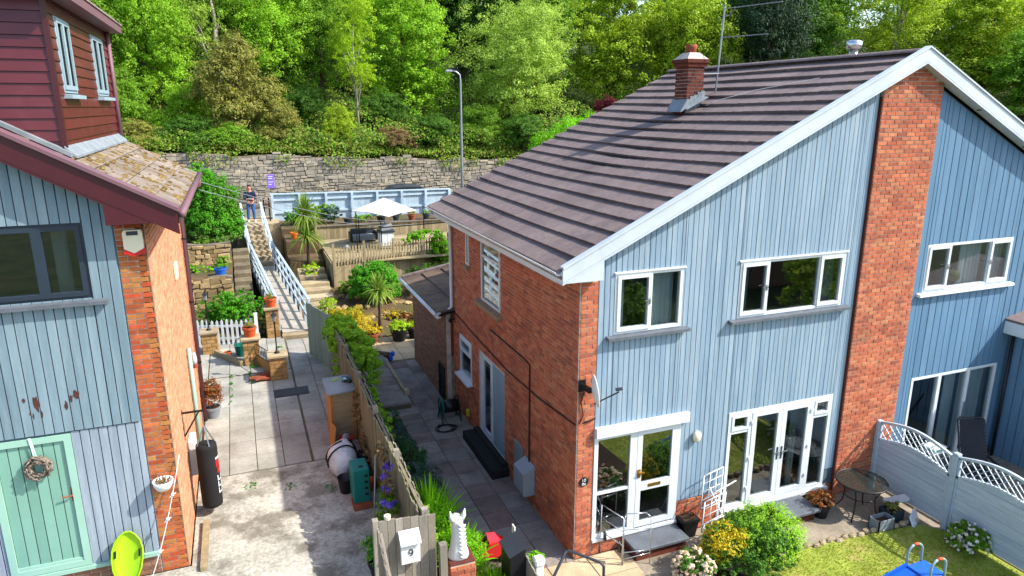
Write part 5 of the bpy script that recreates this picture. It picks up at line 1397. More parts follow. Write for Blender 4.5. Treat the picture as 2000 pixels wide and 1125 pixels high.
# satellite dish
sd_ = thing('satellite_dish', (.12, -.15, 3.2), 'pale satellite dish edge-on with its arm at the brick corner', 'satellite dish')
ax_ = Vector((.95, -.30, .12)).normalized(); e1 = Vector((.28, .95, 0)).normalized(); e2 = ax_.cross(e1).normalized(); c0 = Vector((.12, -.30, 3.28))
vs = []; n_ = 22
for i in range(5):
    r_ = .27*i/4
    for k in range(n_):
        t = 2*math.pi*k/n_; vs.append(c0 + e1*r_*.92*math.cos(t) + e2*r_*math.sin(t) + ax_*(.055*(i/4)**2))
vs2 = [v - ax_*.012 for v in vs]
fs = [(i*n_+k, i*n_+(k+1)%n_, (i+1)*n_+(k+1)%n_, (i+1)*n_+k) for i in range(4) for k in range(n_)]
K = len(vs)
MB().add(vs + vs2, fs + [tuple(K+j for j in reversed(q)) for q in fs] + [(4*n_+k, 4*n_+(k+1)%n_, K+4*n_+(k+1)%n_, K+4*n_+k) for k in range(n_)]).build('dish', 'white_dull', sd_, smooth=True)
tip = c0 + ax_*.42 - e2*.02
MB().tube([c0 - e2*.22, tip - e2*.05, tip], .012, 6).build('feed_arm', 'black', sd_)
MB().tube([tip - ax_*.05, tip + ax_*.06], .028, 8).build('lnb', 'dark_grey', sd_)
MB().bar((.06, -.02, 3.28), (.10, -.26, 3.28), .05, .09).box(.0, -.03, 3.18, .13, -.012, 3.38).build('mount', 'black', sd_)
MB().tube([(.07, -.1, 3.2), (.05, -.03, 3.0), (.10, -.028, 2.75), (.03, -.03, 2.6)], .010, 5).build('dish_cable', 'black', sd_)
np_ = thing('house_number', (.14, -.02, 1.4), 'round black house number plate on the front brick corner', 'number plate')
MB().tube([(.15, -.013, 1.50), (.15, -.03, 1.50)], .085, 20).build('plate', 'black', np_)
mb = MB(); mb.bar((.12, -.034, 1.51), (.12, -.034, 1.56), .008, .014); mb.tube([(.165 + .017*math.cos(t), -.034, 1.535 + .022*math.sin(t)) for t in [2*math.pi*k/10 for k in range(11)]], .005, 4); mb.tube([(.13 + .02*math.cos(t), -.034, 1.465 + .018*math.sin(t)) for t in [2*math.pi*k/10 for k in range(11)]], .006, 4); mb.tube([(.17, -.034, 1.48), (.18, -.034, 1.45), (.15, -.034, 1.445)], .006, 4)
mb.build('numerals', 'white', np_)
wl = thing('wall_light', (2.40, -.02, 1.85), 'oval cream bulkhead light on the blue boarding', 'light')
MB().lathe([(.03,0),(.07,.04),(.085,.11),(.075,.18),(.03,.22)], (2.40, -.07, 1.85), 14, 1, .7).build('shade', 'cream', wl, smooth=True)
MB().rbox(2.34, -.045, 1.90, 2.46, -.02, 2.02, .006).build('backplate', 'cream', wl)
# aerial on the roof
ae = thing('tv_aerial', (5.25, 4.15, 7.9), 'grey double television aerial on a mast behind the chimney', 'aerial')
MB().tube([(5.36, 4.02, 7.95), (5.44, 4.0, 9.88)], .020, 8).build('mast', 'steel', ae)
MB().tube([(5.02, 4.1, 8.45), (5.40, 4.0, 8.45)], .014, 6).build('bracket', 'steel', ae)
MB().tube([(5.44, 4.0, 9.82), (6.05, 2.9, 9.86)], .011, 6).build('boom', 'steel', ae)
MB().tube([(5.42, 4.0, 9.22), (5.95, 3.15, 9.24)], .011, 6).build('boom', 'steel', ae)
for k in range(11):
    p = Vector((5.55, 3.80, 9.825)).lerp(Vector((6.05, 2.9, 9.86)), k/10); MB().tube([p + Vector((-.05, -.03, 0)), p + Vector((.05, .03, 0))], .004, 4).build('element', 'steel', ae)
for k in range(7):
    p = Vector((5.55, 3.8, 9.22)).lerp(Vector((5.95, 3.15, 9.24)), k/6); MB().tube([p + Vector((-.06, -.04, 0)), p + Vector((.06, .04, 0))], .004, 4).build('element', 'steel', ae)
MB().tube([(5.44, 4.0, 9.70), (5.50, 3.92, 9.66), (5.55, 3.8, 9.80)], .009, 5).build('loop_cable', 'steel', ae)
MB().tube([(4.9, 3.72, 7.80), (4.8, 3.55, 7.75), (4.75, 3.3, 7.83), (5.2, 2.5, 8.06), (5.6, 1.2, 8.26)], .006, 5).build('roof_cable', 'white_dull', label='thin pale cable trailing over the roof from the chimney', cat='cable')

# horse statue on its brick pillar, dark post box, low fence, handrail
hp = thing('gate_pillar', (-2.28, -.66, 0), 'red brick pillar carrying the white horse statue', 'pillar')
MB().box(-2.47, -.82, 0, -2.09, -.44, 1.08).build('core', 'mortar', hp)
rr = random.Random(111)
for T, a, b in ((FY(-.822), -2.48, -2.08), (FXp(-2.088), -.83, -.43), (FXm(-2.472), -.83, -.43)):
    z = 0; r = 0
    while z < 1.04:
        u = a - (.11 if r % 2 else 0)
        while u < b - .02:
            p, q = max(u, a), min(u + .215, b); u += .215
            if q - p < .03: continue
            m2 = MB(T); blk(m2, p + .005, q - .005, z + .005, z + .070, .012 + rr.uniform(-.003, .003)); m2.build('brick', 'brick', hp)
        z += .075; r += 1
MB().rbox(-2.48, -.83, 1.08, -2.08, -.43, 1.105, .006).build('coping', 'brick_dark', hp)
hs = thing('horse_statue', (-2.30, -.66, 1.105), 'white horse head statue with carved mane seen from behind', 'statue')
# neck: stacked rounded sections rising to the poll, head turned away
secs = [(0, .155, .125, 0), (.03, .165, .13, 0), (.10, .15, .13, 0), (.20, .118, .12, .005), (.32, .098, .11, .01), (.44, .092, .105, .02), (.54, .090, .10, .035), (.61, .085, .10, .05), (.66, .06, .075, .06), (.68, .02, .03, .065)]
vs = []; n_ = 18
for z, rx, ry, oy in secs:
    for k in range(n_):
        t = 2*math.pi*k/n_; vs.append((-2.30 + rx*math.cos(t), -.66 + oy + ry*math.sin(t), 1.105 + z))
MB().add(vs, [(i*n_+k, i*n_+(k+1)%n_, (i+1)*n_+(k+1)%n_, (i+1)*n_+k) for i in range(len(secs)-1) for k in range(n_)] + [tuple(reversed(range(n_))), tuple(range((len(secs)-1)*n_, len(secs)*n_))]).build('neck', 'statue', hs, smooth=True)
MB().tube([(-2.30, -.60, 1.70), (-2.29, -.50, 1.66), (-2.28, -.38, 1.56), (-2.28, -.31, 1.49)], [.085, .08, .06, .045], 12).build('head', 'statue', hs, smooth=True)
for s in (-1, 1): MB().tube([(-2.30 + s*.06, -.63, 1.70), (-2.30 + s*.10, -.65, 1.79), (-2.30 + s*.115, -.66, 1.90)], [.045, .036, .005], 8).build('ear', 'statue', hs, smooth=True)
for k in range(9):
    z = 1.14 + k*.062; y_ = -.66 - .125 + .02*(k > 1) + .012*max(0, k-2)*.6
    MB().tube([(-2.33, y_ + .005, z + .07), (-2.28, y_ - .018, z + .035), (-2.215, y_ + .012, z), (-2.18, y_ + .05, z - .005)], [.012, .024, .022, .006], 7).build('mane_lock', 'statue', hs, smooth=True)
rc = thing('ride_on_car', (-1.35, .55, 0), 'red toy ride-on car among the ferns on the path', 'toy car')
MB().prism([(-1.62, .12), (-1.60, .28), (-1.48, .31), (-1.42, .40), (-1.22, .40), (-1.14, .30), (-1.06, .26), (-1.05, .12)], .38, .74, 'y').build('body', 'red', rc)
MB().hexa([(-1.44,.40,.325),(-1.20,.40,.325),(-1.20,.72,.325),(-1.44,.72,.325),(-1.42,.42,.42),(-1.23,.42,.42),(-1.23,.70,.42),(-1.42,.70,.42)]).build('seat', 'pink_red', rc)
for xx in (-1.52, -1.16):
    for yy in (.36, .70): MB().tube([(xx, yy, .09), (xx, yy + .06, .09)], .09, 12).build('wheel', 'black', rc)
MB().tube([(-1.50, .56, .30), (-1.44, .56, .46)], .015, 6).tube([(-1.44 + 0, .56 + .08*math.cos(t), .46 + .08*math.sin(t)*.6) for t in [2*math.pi*k/10 for k in range(11)]], .011, 5).build('steering_wheel', 'black', rc)
lf = thing('low_fence', (-1.27, -1.0, 0), 'low pale boarded fence running beside the dark post box', 'fence')
for k in range(13):
    y0 = -.30 - k*.115
    MB().box(-1.285, y0 - .109, .0, -1.262, y0, 1.10 - .02*k + (.10 if k == 0 else 0) + rf.uniform(-.006, .006)).build('fence_board', 'fence_grey' if k else 'white_dull', lf)
MB().box(-1.262, -1.75, .35, -1.22, -.30, .42).build('fence_rail', 'fence_grey', lf)
db = thing('dark_post_box', (-1.40, -.72, .55), 'dark grey post box with sloping lid by the low fence', 'post box')
MB().prism([(-1.55, .50), (-1.295, .50), (-1.295, 1.16), (-1.34, 1.16), (-1.55, 1.06)], -.92, -.52, 'y').build('box_body', 'black', db)
MB().hexa([(-1.58,-.95,1.055),(-1.29,-.95,1.175),(-1.29,-.49,1.175),(-1.58,-.49,1.055),(-1.58,-.95,1.075),(-1.29,-.95,1.195),(-1.29,-.49,1.195),(-1.58,-.49,1.075)]).build('lid', 'dark_grey', db)
MB().bar((-1.42, -.72, 0), (-1.42, -.72, .5), .08, .08).build('stand_post', 'dark_grey', db)
pot(-1.05, -.75, .55, .09, .16, 'cream', label='cream pot with a bright green plant behind the low fence', plant=('leaf_acid', .22, .14, 200, .04), seed=44)
MB().box(-1.16, -.86, 0, -.94, -.64, .55).build('pot_stand', 'slab_tan', label='stone block under the cream plant pot', cat='block')
MB().box(-1.20, -1.12, 0, -1.08, -1.0, .95).rbox(-1.22, -1.14, .95, -1.06, -.98, 1.05, .02).build('gate_post', 'white_dull', label='short white gate post behind the low fence', cat='post')
MB().tube([(-1.14, -1.34, .0), (-1.10, -1.30, .62), (-.62, -.93, .92), (-.56, -.93, .93), (-.22, -1.33, .90), (-.18, -1.38, .85), (-.19, -1.42, .0)], .024, 8).build('handrail', 'dark_grey', label='bent black metal handrail at the front slabs', cat='handrail', smooth=True)
MB().tube([(-2.02, -.95, .75), (-1.6, -1.3, .72)], .018, 6).build('gate_bar', 'black', label='thin black bar at the foot of the statue pillar', cat='bar')

# ================================================================ front of the house
st = thing('slab_step', (1.55, -.2, 0), 'grey slab step below the white front door', 'step')
MB().box(1.0, -.46, 0, 2.02, -.03, .20).build('riser', 'brick_dark', st)
MB().rbox(.95, -.52, .20, 2.06, -.015, .25, .008).build('tread', 'slate_sill', st)
st = thing('slab_step', (4.6, -.4, 0), 'grey slab step below the french windows', 'step')
MB().box(4.2, -.60, 0, 4.88, -.03, .20).build('riser', 'brick_dark', st)
MB().rbox(4.15, -.68, .20, 4.95, -.02, .25, .008).build('tread', 'slate_sill', st)
pot(2.28, -.10, 0, .165, .38, 'black', label='square black planter between front door and brick plinth', square=True)
# silver folding airer
sa_ = thing('clothes_airer', (.8, -.35, 0), 'thin silver folding clothes airer in front of the side light', 'airer')
def wires(o, segs_, r, m):
    for p, q in segs_: MB().tube([p, q], r, 5).build('rod', m, o, smooth=True)
A = [(.52, -.02, 0), (.52, -.02, .98), (.68, -.50, .95), (.68, -.50, 0)]
wires(sa_, [(A[0], A[1]), (A[1], A[2]), (A[2], A[3]), ((.52, -.02, .45), (.68, -.5, .42)), ((.52, -.02, .72), (.68, -.5, .69))], .009, 'chrome')
B_ = [(.70, -.50, 0), (.70, -.5, .93), (.78, -.42, .97), (1.12, -.52, .97), (1.18, -.58, .90), (1.18, -.60, 0)]
wires(sa_, list(zip(B_, B_[1:])) + [((.70, -.5, .28), (1.18, -.6, .28)), ((.70, -.5, .72), (1.18, -.6, .70)), ((.70, -.5, .15), (1.18, -.6, .22))], .009, 'chrome')
for p in ((.56, -.1, .42), (.66, -.44, .38)): MB().hexa([(p[0]-.01,p[1]-.05,p[2]-.1),(p[0]+.01,p[1]-.05,p[2]-.1),(p[0]+.01,p[1]+.05,p[2]-.14),(p[0]-.01,p[1]+.05,p[2]-.14),(p[0]-.01,p[1]-.03,p[2]+.05),(p[0]+.01,p[1]-.03,p[2]+.05),(p[0]+.01,p[1]+.03,p[2]+.1),(p[0]-.01,p[1]+.03,p[2]+.1)]).build('peg_bag', 'black', sa_)
# white wire airer with tilted racks
wa = thing('wire_airer', (2.75, -.4, 0), 'white wire clothes airer with tilted racks under the wall light', 'airer')
def rack(o, c, u, v, nu_, nv_, r=.012):
    c, u, v = Vector(c), Vector(u), Vector(v)
    for k in range(nu_ + 1): wires(o, [(c + u*k/nu_, c + u*k/nu_ + v)], r if k in (0, nu_) else r*.6, 'white')
    for k in range(nv_ + 1): wires(o, [(c + v*k/nv_, c + v*k/nv_ + u)], r if k in (0, nv_) else r*.6, 'white')
rack(wa, (2.42, -.30, .62), (.50, .10, .03), (.12, .12, .58), 3, 4)
rack(wa, (2.30, -.52, .30), (.52, .08, .05), (.14, .14, .50), 3, 4)
rack(wa, (2.20, -.66, .02), (.52, .06, .04), (.12, .10, .46), 3, 4)
wires(wa, [((2.52, -.6, .0), (2.98, -.15, .98)), ((2.98, -.6, 0), (2.66, -.2, .95)), ((2.95, -.12, .0), (2.86, -.12, .98)), ((2.56, -.24, .78), (3.24, -.22, .98)), ((2.9, -.18, .82), (3.24, -.22, .98))], .013, 'white')
# shrubs
sh = bush('pieris_shrub', 'large rounded green shrub with yellow young leaves before the french windows', 'shrub', 2.72, -1.30, .03, .98, .70, .55, 'leaf_shrub', n=12000, leaf=.034, seed=121, nl=12)
foliage('young_leaves', sh, [(2.2, -1.25, .58, .36, .36, .36), (1.98, -1.2, .40, .24, .24, .24), (2.35, -1.4, .72, .22, .2, .2)], 1500, .034, 'leaf_gold', 122, per=20, shell=.8, org=(2.95, -1.05, .03))
foliage('bright_leaves', sh, [(2.97, -1.3, .60, .75, .6, .5)], 1800, .032, 'leaf_bright', 123, per=20, shell=.85, org=(2.95, -1.05, .03))
bush('rhododendron', 'peach flowered rhododendron at the foot of the large shrub', 'shrub', 1.50, -1.42, .03, .42, .40, .40, 'leaf_shrub', n=1100, leaf=.05, seed=124, extra=('flower_peach', 420, .045))
bush('white_flower_bush', 'white flowering bush beside the lattice fence on the lawn', 'shrub', 6.72, -2.35, .03, .38, .40, .30, 'leaf_mid', n=1300, leaf=.055, seed=125, extra=('flower_white', 330, .04))
pot(5.08, -.55, 0, .17, .28, 'black', label='black pot with a red leaved plant beside the slab step', plant=('leaf_redgreen', .30, .28, 420, .035), seed=45)
# glass table
tg = thing('garden_table', (5.85, -.72, 0), 'round smoked glass garden table with thin black legs', 'table')
tc = (5.82, -.75)
MB().lathe([(.45,0),(.45,.012)], (tc[0], tc[1], .71), 32).build('glass_top', 'smoked', tg)
MB().tube([(tc[0] + .46*math.cos(t), tc[1] + .46*math.sin(t), .715) for t in [2*math.pi*k/32 for k in range(33)]], .018, 6).build('rim', 'black', tg, smooth=True)
MB().tube([(tc[0] + .28*math.cos(t), tc[1] + .28*math.sin(t), .42) for t in [2*math.pi*k/24 for k in range(25)]], .010, 6).build('hoop', 'black', tg, smooth=True)
for k in range(4):
    a = k*math.pi/2 + .5; c, s = math.cos(a), math.sin(a)
    MB().tube([(tc[0] + .42*c, tc[1] + .42*s, .70), (tc[0] + .27*c, tc[1] + .27*s, .42), (tc[0] + .30*c, tc[1] + .30*s, .2), (tc[0] + .42*c, tc[1] + .42*s, 0)], .013, 6).build('leg', 'black', tg, smooth=True)
for i, (x0, y0, x1, y1, m_, lb) in enumerate(((5.62, -1.42, 6.02, -1.18, 'mid_grey', 'grey rectangular planter nearest the glass table'), (6.08, -1.28, 6.42, -1.0, 'dark_grey', 'dark planter with dry plants by the lattice fence'))):
    o = thing('trough_planter', ((x0+x1)/2, (y0+y1)/2, .03), lb, 'planter')
    mb = MB(); fbox_ = [(x0,y0,x1,y0+.02),(x0,y1-.02,x1,y1),(x0,y0,x0+.02,y1),(x1-.02,y0,x1,y1)]
    for q in fbox_: mb.box(q[0], q[1], .03, q[2], q[3], .25)
    mb.build('trough', m_, o); MB().box(x0 + .02, y0 + .02, .04, x1 - .02, y1 - .02, .17).build('soil', 'soil', o)
    if i: foliage('dry_plant', o, [((x0+x1)/2, (y0+y1)/2, .28, .17, .15, .12)], 160, .03, 'leaf_olive', 131, per=16, org=((x0+x1)/2, (y0+y1)/2, .2))
MB().hexa([(6.40,-1.55,.03),(6.72,-1.38,.03),(6.70,-1.34,.03),(6.38,-1.51,.03),(6.44,-1.42,.16),(6.74,-1.26,.2),(6.72,-1.23,.2),(6.42,-1.39,.16)]).build('white_board', 'white', label='small white board lying by the lattice fence foot', cat='board')
MB().bar((6.35, -.9, .22), (6.78, -1.02, .30), .16, .06).build('timber_offcut', 'white_dull', label='pale timber offcut resting on the planters', cat='board')
re_ = thing('rockery_edge', (5, -1.35, 0), 'row of pale edging stones along the top of the lawn', 'edging')
for k in range(17):
    f_ = k/16; x_ = 3.9 + 2.7*f_; y_ = -1.27 - .12*f_ + .03*math.sin(k*2.2)
    MB().rock((x_, y_, .03 + .03*rf.random()), (.09, .06, .055), rf).build('stone', 'step_stone', re_, smooth=False)
# lattice fence panels
def lattice_panel(y0, y1, zb, zhi, zlo, name_label, X=6.90):
    o = thing('lattice_fence_panel', (X, (y0+y1)/2, zb), name_label, 'fence panel', 'blue grey lattice topped fence panels')
    f = lambda y: zlo + (zhi - zlo) * math.sin(math.pi * (y1 - y)/(y1 - y0))     # arched top
    lz = lambda y: f(y) - .38
    z = zb; k = 0; rb_ = random.Random(int(y1*77))
    while z < zhi:
        h = .105
        # the top planks follow the arch
        ys_ = [y0 + .02 + (y1 - y0 - .04)*i/14 for i in range(15)]
        ok = [y for y in ys_ if lz(y) > z + .02]
        if len(ok) > 2:
            off = .008*(k % 2) + rb_.uniform(0, .004)
            P = [(ok[0], z), (ok[-1], z)] + [(y, max(min(z + h - .006, lz(y)), z + .01)) for y in reversed(ok)]
            MB().prism(P, X - .012 - off, X + .010 - off, 'x').build('slat', 'lattice_blue', o)
        z += h; k += 1
    for (o0, w_, t_) in ((0, .05, .03), (-.38, .045, .03)):
        ys_ = [y0 + (y1-y0)*i/16 for i in range(17)]
        mb = MB()
        for a, b in zip(ys_, ys_[1:]): mb.hexa([(X-.03,a,f(a)+o0-w_/2),(X+.02,a,f(a)+o0-w_/2),(X+.02,b,f(b)+o0-w_/2),(X-.03,b,f(b)+o0-w_/2),(X-.03,a,f(a)+o0+w_/2),(X+.02,a,f(a)+o0+w_/2),(X+.02,b,f(b)+o0+w_/2),(X-.03,b,f(b)+o0+w_/2)])
        mb.build('curved_rail', 'lattice_blue', o)
    step = .15
    for s in (-1, 1):
        y = y0 - .4
        while y < y1 + .4:
            # diagonal from the lower curve to the upper one, clipped to the panel
            p0 = None; p1 = None
            for i in range(37):
                yy = y + s*.38*i/36; q = .38*i/36
                if not (y0 + .01 < yy < y1 - .01): continue
                zz = lz(y if y0 < y < y1 else yy) + q
                if lz(yy) + .015 < zz < f(yy) - .015:
                    if p0 is None: p0 = (yy, zz)
                    p1 = (yy, zz)
            if p0 and p1 and abs(p1[0]-p0[0]) > .03:
                xx = X - .008 + s*.006
                MB().bar((xx, p0[0], p0[1]), (xx, p1[0], p1[1]), .011, .022, up=(1,0,0)).build('lattice_strip', 'lattice_blue', o)
            y += step
    MB().box(X - .03, y0 - .0, zb, X + .02, y0 + .04, f(y0)).build('side_stile', 'lattice_blue', o)
    MB().box(X - .03, y1 - .04, zb, X + .02, y1, f(y1)).build('side_stile', 'lattice_blue', o)
    return o
lattice_panel(-1.70, -.13, .12, 1.64, 1.49, 'lattice topped fence panel against the brick chimney breast')
lattice_panel(-3.42, -1.83, .12, 1.69, 1.53, 'lattice topped fence panel nearest the lawn, right of the post')
lattice_panel(-5.1, -3.55, .12, 1.69, 1.53, 'lattice topped fence panel at the right edge behind the white flowers')
for i, (yy, lb) in enumerate(((-1.765, 'pale concrete fence post between the two lattice panels'), (-3.485, 'pale fence post at the right edge by the white flowers'), (-.09, 'slim pale fence post against the brick chimney breast'))):
    MB().rbox(6.84, yy - .06, 0, 6.96, yy + .06, 1.60 if i < 2 else 1.52, .015).build('fence_post', 'lattice_blue', label=lb, cat='post', group='posts of the lattice fence')
MB().box(6.875, -2.4, .0, 6.91, -1.83, .12).build('gravel_board', 'brick_brown', label='brown gravel board under the lattice panel beside the flowers', cat='board')
# recliner beyond the fence
ch_ = thing('recliner_chair', (8.7, -1.0, .04), 'black mesh reclining garden chair behind the lattice fence', 'chair')
Q = Matrix.Translation((8.75, -.95, .04)) @ Matrix.Rotation(R(-115), 4, 'Z')
def tq(p): return tuple(Q @ Vector(p))
bk0, bk1 = (-.02, .55), (.42, 1.38)
def bkp(f_): return (bk0[0] - .38*f_, bk0[1]*.85 + .80*f_)
for s in (-.27, .27):
    MB().tube([tq((.50, s, .40)), tq((0, s, .42)), tq((-.12, s, .62)), tq((-.40, s, 1.36)), tq((-.41, s*.8, 1.40))], .018, 6).build('side_tube', 'black', ch_, smooth=True)
    MB().tube([tq((.45, s, .40)), tq((-.35, s, 0))], .016, 6).build('leg', 'black', ch_); MB().tube([tq((-.15, s, .42)), tq((.45, s, 0))], .016, 6).build('leg', 'black', ch_)
    MB().bar(tq((-.20, s*1.12, .66)), tq((.30, s*1.12, .64)), .05, .025).build('armrest', 'black', ch_)
    MB().tube([tq((.28, s*1.1, .64)), tq((.30, s, .40))], .014, 6).build('arm_support', 'black', ch_)
MB().tube([tq((-.41, -.24, 1.40)), tq((-.41, .24, 1.40))], .018, 6).build('top_tube', 'black', ch_)
MB().hexa([tq((-.11,-.24,.60)), tq((-.11,.24,.60)), tq((-.40,.24,1.37)), tq((-.40,-.24,1.37)), tq((-.095,-.24,.605)), tq((-.095,.24,.605)), tq((-.385,.24,1.375)), tq((-.385,-.24,1.375))]).build('back_mesh', 'mesh_fabric', ch_)
MB().hexa([tq((-.1,-.24,.42)), tq((.48,-.24,.39)), tq((.48,.24,.39)), tq((-.1,.24,.42)), tq((-.1,-.24,.435)), tq((.48,-.24,.405)), tq((.48,.24,.405)), tq((-.1,.24,.435))]).build('seat_mesh', 'mesh_fabric', ch_)
for s in (-.255, .255):
    for k in range(12):
        f_ = (k+.5)/12; p = (-.11 - .29*f_, s, .61 + .76*f_); MB().bar(tq(p), tq((p[0], p[1] + (.02 if s < 0 else -.02), p[2] + .01)), .014, .01).build('lacing', 'mid_grey', ch_)
# folded cloths on the neighbour's step
tw_ = thing('folded_towels', (8.05, -.45, .3), 'folded striped towels on a low seat behind the fence', 'towels')
for k in range(4): MB().rbox(7.85, -.65, .80 + k*.035, 8.25, -.35, .83 + k*.035, .01).build('towel', ('white_dull', 'grey_blue', 'teal', 'white')[k], tw_)
MB().box(7.8, -.72, .04, 8.35, -.30, .80).build('storage_bench', 'dark_grey', label='dark box bench under the folded towels', cat='bench')
# climbing frame with slide
cf = thing('toddler_slide', (4.9, -2.8, .03), 'blue toddler slide with two orange topped grab hoops', 'slide')
MB().rbox(4.72, -3.10, .40, 5.12, -2.70, .46, .01).build('platform', 'blue', cf)
MB().hexa([(3.7,-2.98,.06),(4.74,-3.02,.40),(4.74,-2.72,.40),(3.7,-2.62,.06),(3.7,-2.98,.10),(4.74,-3.02,.44),(4.74,-2.72,.44),(3.7,-2.62,.10)]).build('chute', 'blue', cf)
for yy in (-3.02, -2.70): MB().bar((3.7, yy + (.04 if yy < -2.9 else .08), .12), (4.74, yy, .47), .03, .07).build('chute_side', 'blue', cf)
for yy, s in ((-2.68, 1), (-3.10, -1)):
    arc = [(4.90 - .16*math.cos(t), yy, .66 + .14*math.sin(t)) for t in [math.pi*k/10 for k in range(11)]]
    MB().tube([(4.74, yy, .40)] + arc[:5], .02, 8).build('hoop_tube', 'grey_blue', cf, smooth=True)
    MB().tube(arc[4:7], .024, 8).build('hoop_grip', 'terracotta', cf, smooth=True)
    MB().tube(arc[6:] + [(5.10, yy, .03)], .02, 8).build('hoop_tube', 'grey_blue', cf, smooth=True)
for yy in (-3.06, -2.74): MB().tube([(4.76, yy, .40), (4.70, yy, .03)], .02, 6).build('leg', 'grey_blue', cf)
MB().lathe([(.01,0),(.07,.02),(.11,.09),(.10,.16),(.04,.21)], (4.62, -2.55, .03), 14).build('teal_ball', 'door_green', label='small teal ball behind the toddler slide', cat='ball', smooth=True)
# lawn blades
rng = np.random.default_rng(5)
n = 16000
P = np.stack([rng.uniform(2.3, 6.9, n), rng.uniform(-4.2, -1.35, n), np.full(n, .045)], 1)
k = (P[:, 1] < -1.30 - .0*(P[:, 0])) & ~((P[:, 0] > 6.3) & (P[:, 1] > -1.75)) & ~((P[:, 0] < 2.55))
P = P[k]
link('grass_blades', quad_mesh('grass_blades', P, rng.normal(size=P.shape) * np.array([1, 1, .25]), .022, .28, rng), 'grass', None, (0,0,0), 'patchy sunlit grass of the small front lawn', 'grass', None, 'stuff')
# ================================================================ ramp, steps and back garden
rmp = thing('garden_ramp', (-3.9, 17, .8), 'concrete ramp with pale blue timber handrails up to the steps', 'ramp')
def rx(y, s): # left / right edge of the ramp as it runs back
    c = -3.62 - .062*(y - 12.3); return c + s*.40
for k in range(5):
    ya, yb = 12.35 + k*1.87, 12.35 + (k+1)*1.87 - .015
    za, zb = .90 + .03*k, .93 + .03*k
    MB().hexa([(rx(ya,-1),ya,.4),(rx(ya,1),ya,.4),(rx(yb,1),yb,.4),(rx(yb,-1),yb,.4),(rx(ya,-1),ya,za),(rx(ya,1),ya,za),(rx(yb,1),yb,zb),(rx(yb,-1),yb,zb)]).build('ramp_slab', 'ramp', rmp)
MB().box(-4.05, 12.05, .6, -3.2, 12.33, .86).build('ramp_kerb', 'step_stone', rmp)
def rail(s, y0, y1, zb0, zb1, name):
    n = max(2, int((y1 - y0)/1.0))
    def P(f_, h): 
        y = y0 + (y1-y0)*f_; return Vector((rx(y, s*1.12), y, zb0 + (zb1-zb0)*f_ + h))
    for k in range(n + 1):
        f_ = k/n; MB().bar(P(f_, -.25), P(f_, .98), .07, .07).build('rail_post', 'rail_blue', rmp)
    for h, w_ in ((.98, .11), (.62, .08), (.28, .08)):
        MB().bar(P(0, h), P(1, h), .04 if h < .9 else .09, w_ if h < .9 else .05).build('handrail', 'rail_blue', rmp)
rail(-1, 12.7, 21.8, .9, 1.05, 'l'); rail(1, 12.3, 21.8, .9, 1.05, 'r')
rail(-1, 21.95, 25.6, 1.10, 2.35, 'l'); rail(1, 21.95, 25.6, 1.10, 2.35, 'r')
# solid boards under the rail next to the ramp foot
stp = thing('garden_steps', (-4.3, 23.5, 1.05), 'flight of worn stone steps from the ramp to the road', 'steps')
for k in range(8):
    y = 21.75 + k*.47; z = 1.05 + (k+1)*.155
    MB().rbox(rx(y, -1.1), y, .6, rx(y, 1.1), y + .52, z, .015).build('step', 'step_stone', stp)
MB().box(-5.2, 25.5, .8, -3.2, 28.0, 2.30).build('landing', 'step_stone', stp)
# plank of brown boarding under the left rail and steps coloured dark for shade beside it
MB().box(-4.36, 13.2, .6, -4.22, 15.6, 1.35).build('brick_kerb', 'brick_dark', label='dark red kerb wall left of the ramp', cat='kerb')
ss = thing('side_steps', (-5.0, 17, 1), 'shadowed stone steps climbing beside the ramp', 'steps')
for k in range(9): MB().rbox(-5.35, 14.6 + k*.55, .7, -4.75, 15.2 + k*.55, .95 + k*.17, .02).build('step', 'step_shaded', ss)
# two rubble terraces on the left
stone_wall('rubble_wall', FY(15.7), -9.5, -5.38, .8, lambda u: 2.05 + .08*math.sin(u*3), 'lower rubble terrace wall behind the hedge', 'wall', 60, 141, 'stone_warm', sw=(.18, .45), sh=(.12, .22), depth=.3)
stone_wall('rubble_wall', FY(18.2), -9.5, -5.38, 2.0, lambda u: 2.85 + .06*math.sin(u*2.3), 'upper rubble terrace wall below the conifer', 'wall', 40, 142, 'stone_warm', sw=(.18, .45), sh=(.12, .22), depth=.3)
pot(-5.75, 16.1, 2.05, .21, .26, 'blue', label='bright blue pot on the lower rubble terrace', plant=('leaf_ivy', .18, .14, 120, .03), seed=46)
bush('terrace_plants', 'loose green plants on the lower rubble terrace', 'plants', -6.6, 16.9, 2.05, .85, .5, .16, 'leaf_acid', n=900, leaf=.05, seed=151)
bush('terrace_plants', 'grassy tuft on the upper rubble terrace under the conifer', 'plants', -6.2, 18.7, 2.6, .8, .4, .2, 'leaf_mid', n=700, leaf=.05, seed=152)
bush('garden_conifer', 'broad dense green conifer left of the steps', 'conifer', -6.05, 20.6, 2.3, 1.45, 1.3, 1.80, 'leaf_ivy', n=20000, leaf=.085, seed=153, nl=12, aspect=.35)
foliage('shade_leaves', None, [(-6.05, 20.6, 3.7, 1.15, 1.0, 1.4), (-6.05, 20.3, 2.9, 1.2, .9, .7)], 6000, .09, 'leaf_dark', 154, kind='stuff', label='dark inner foliage of the broad conifer', cat='foliage')
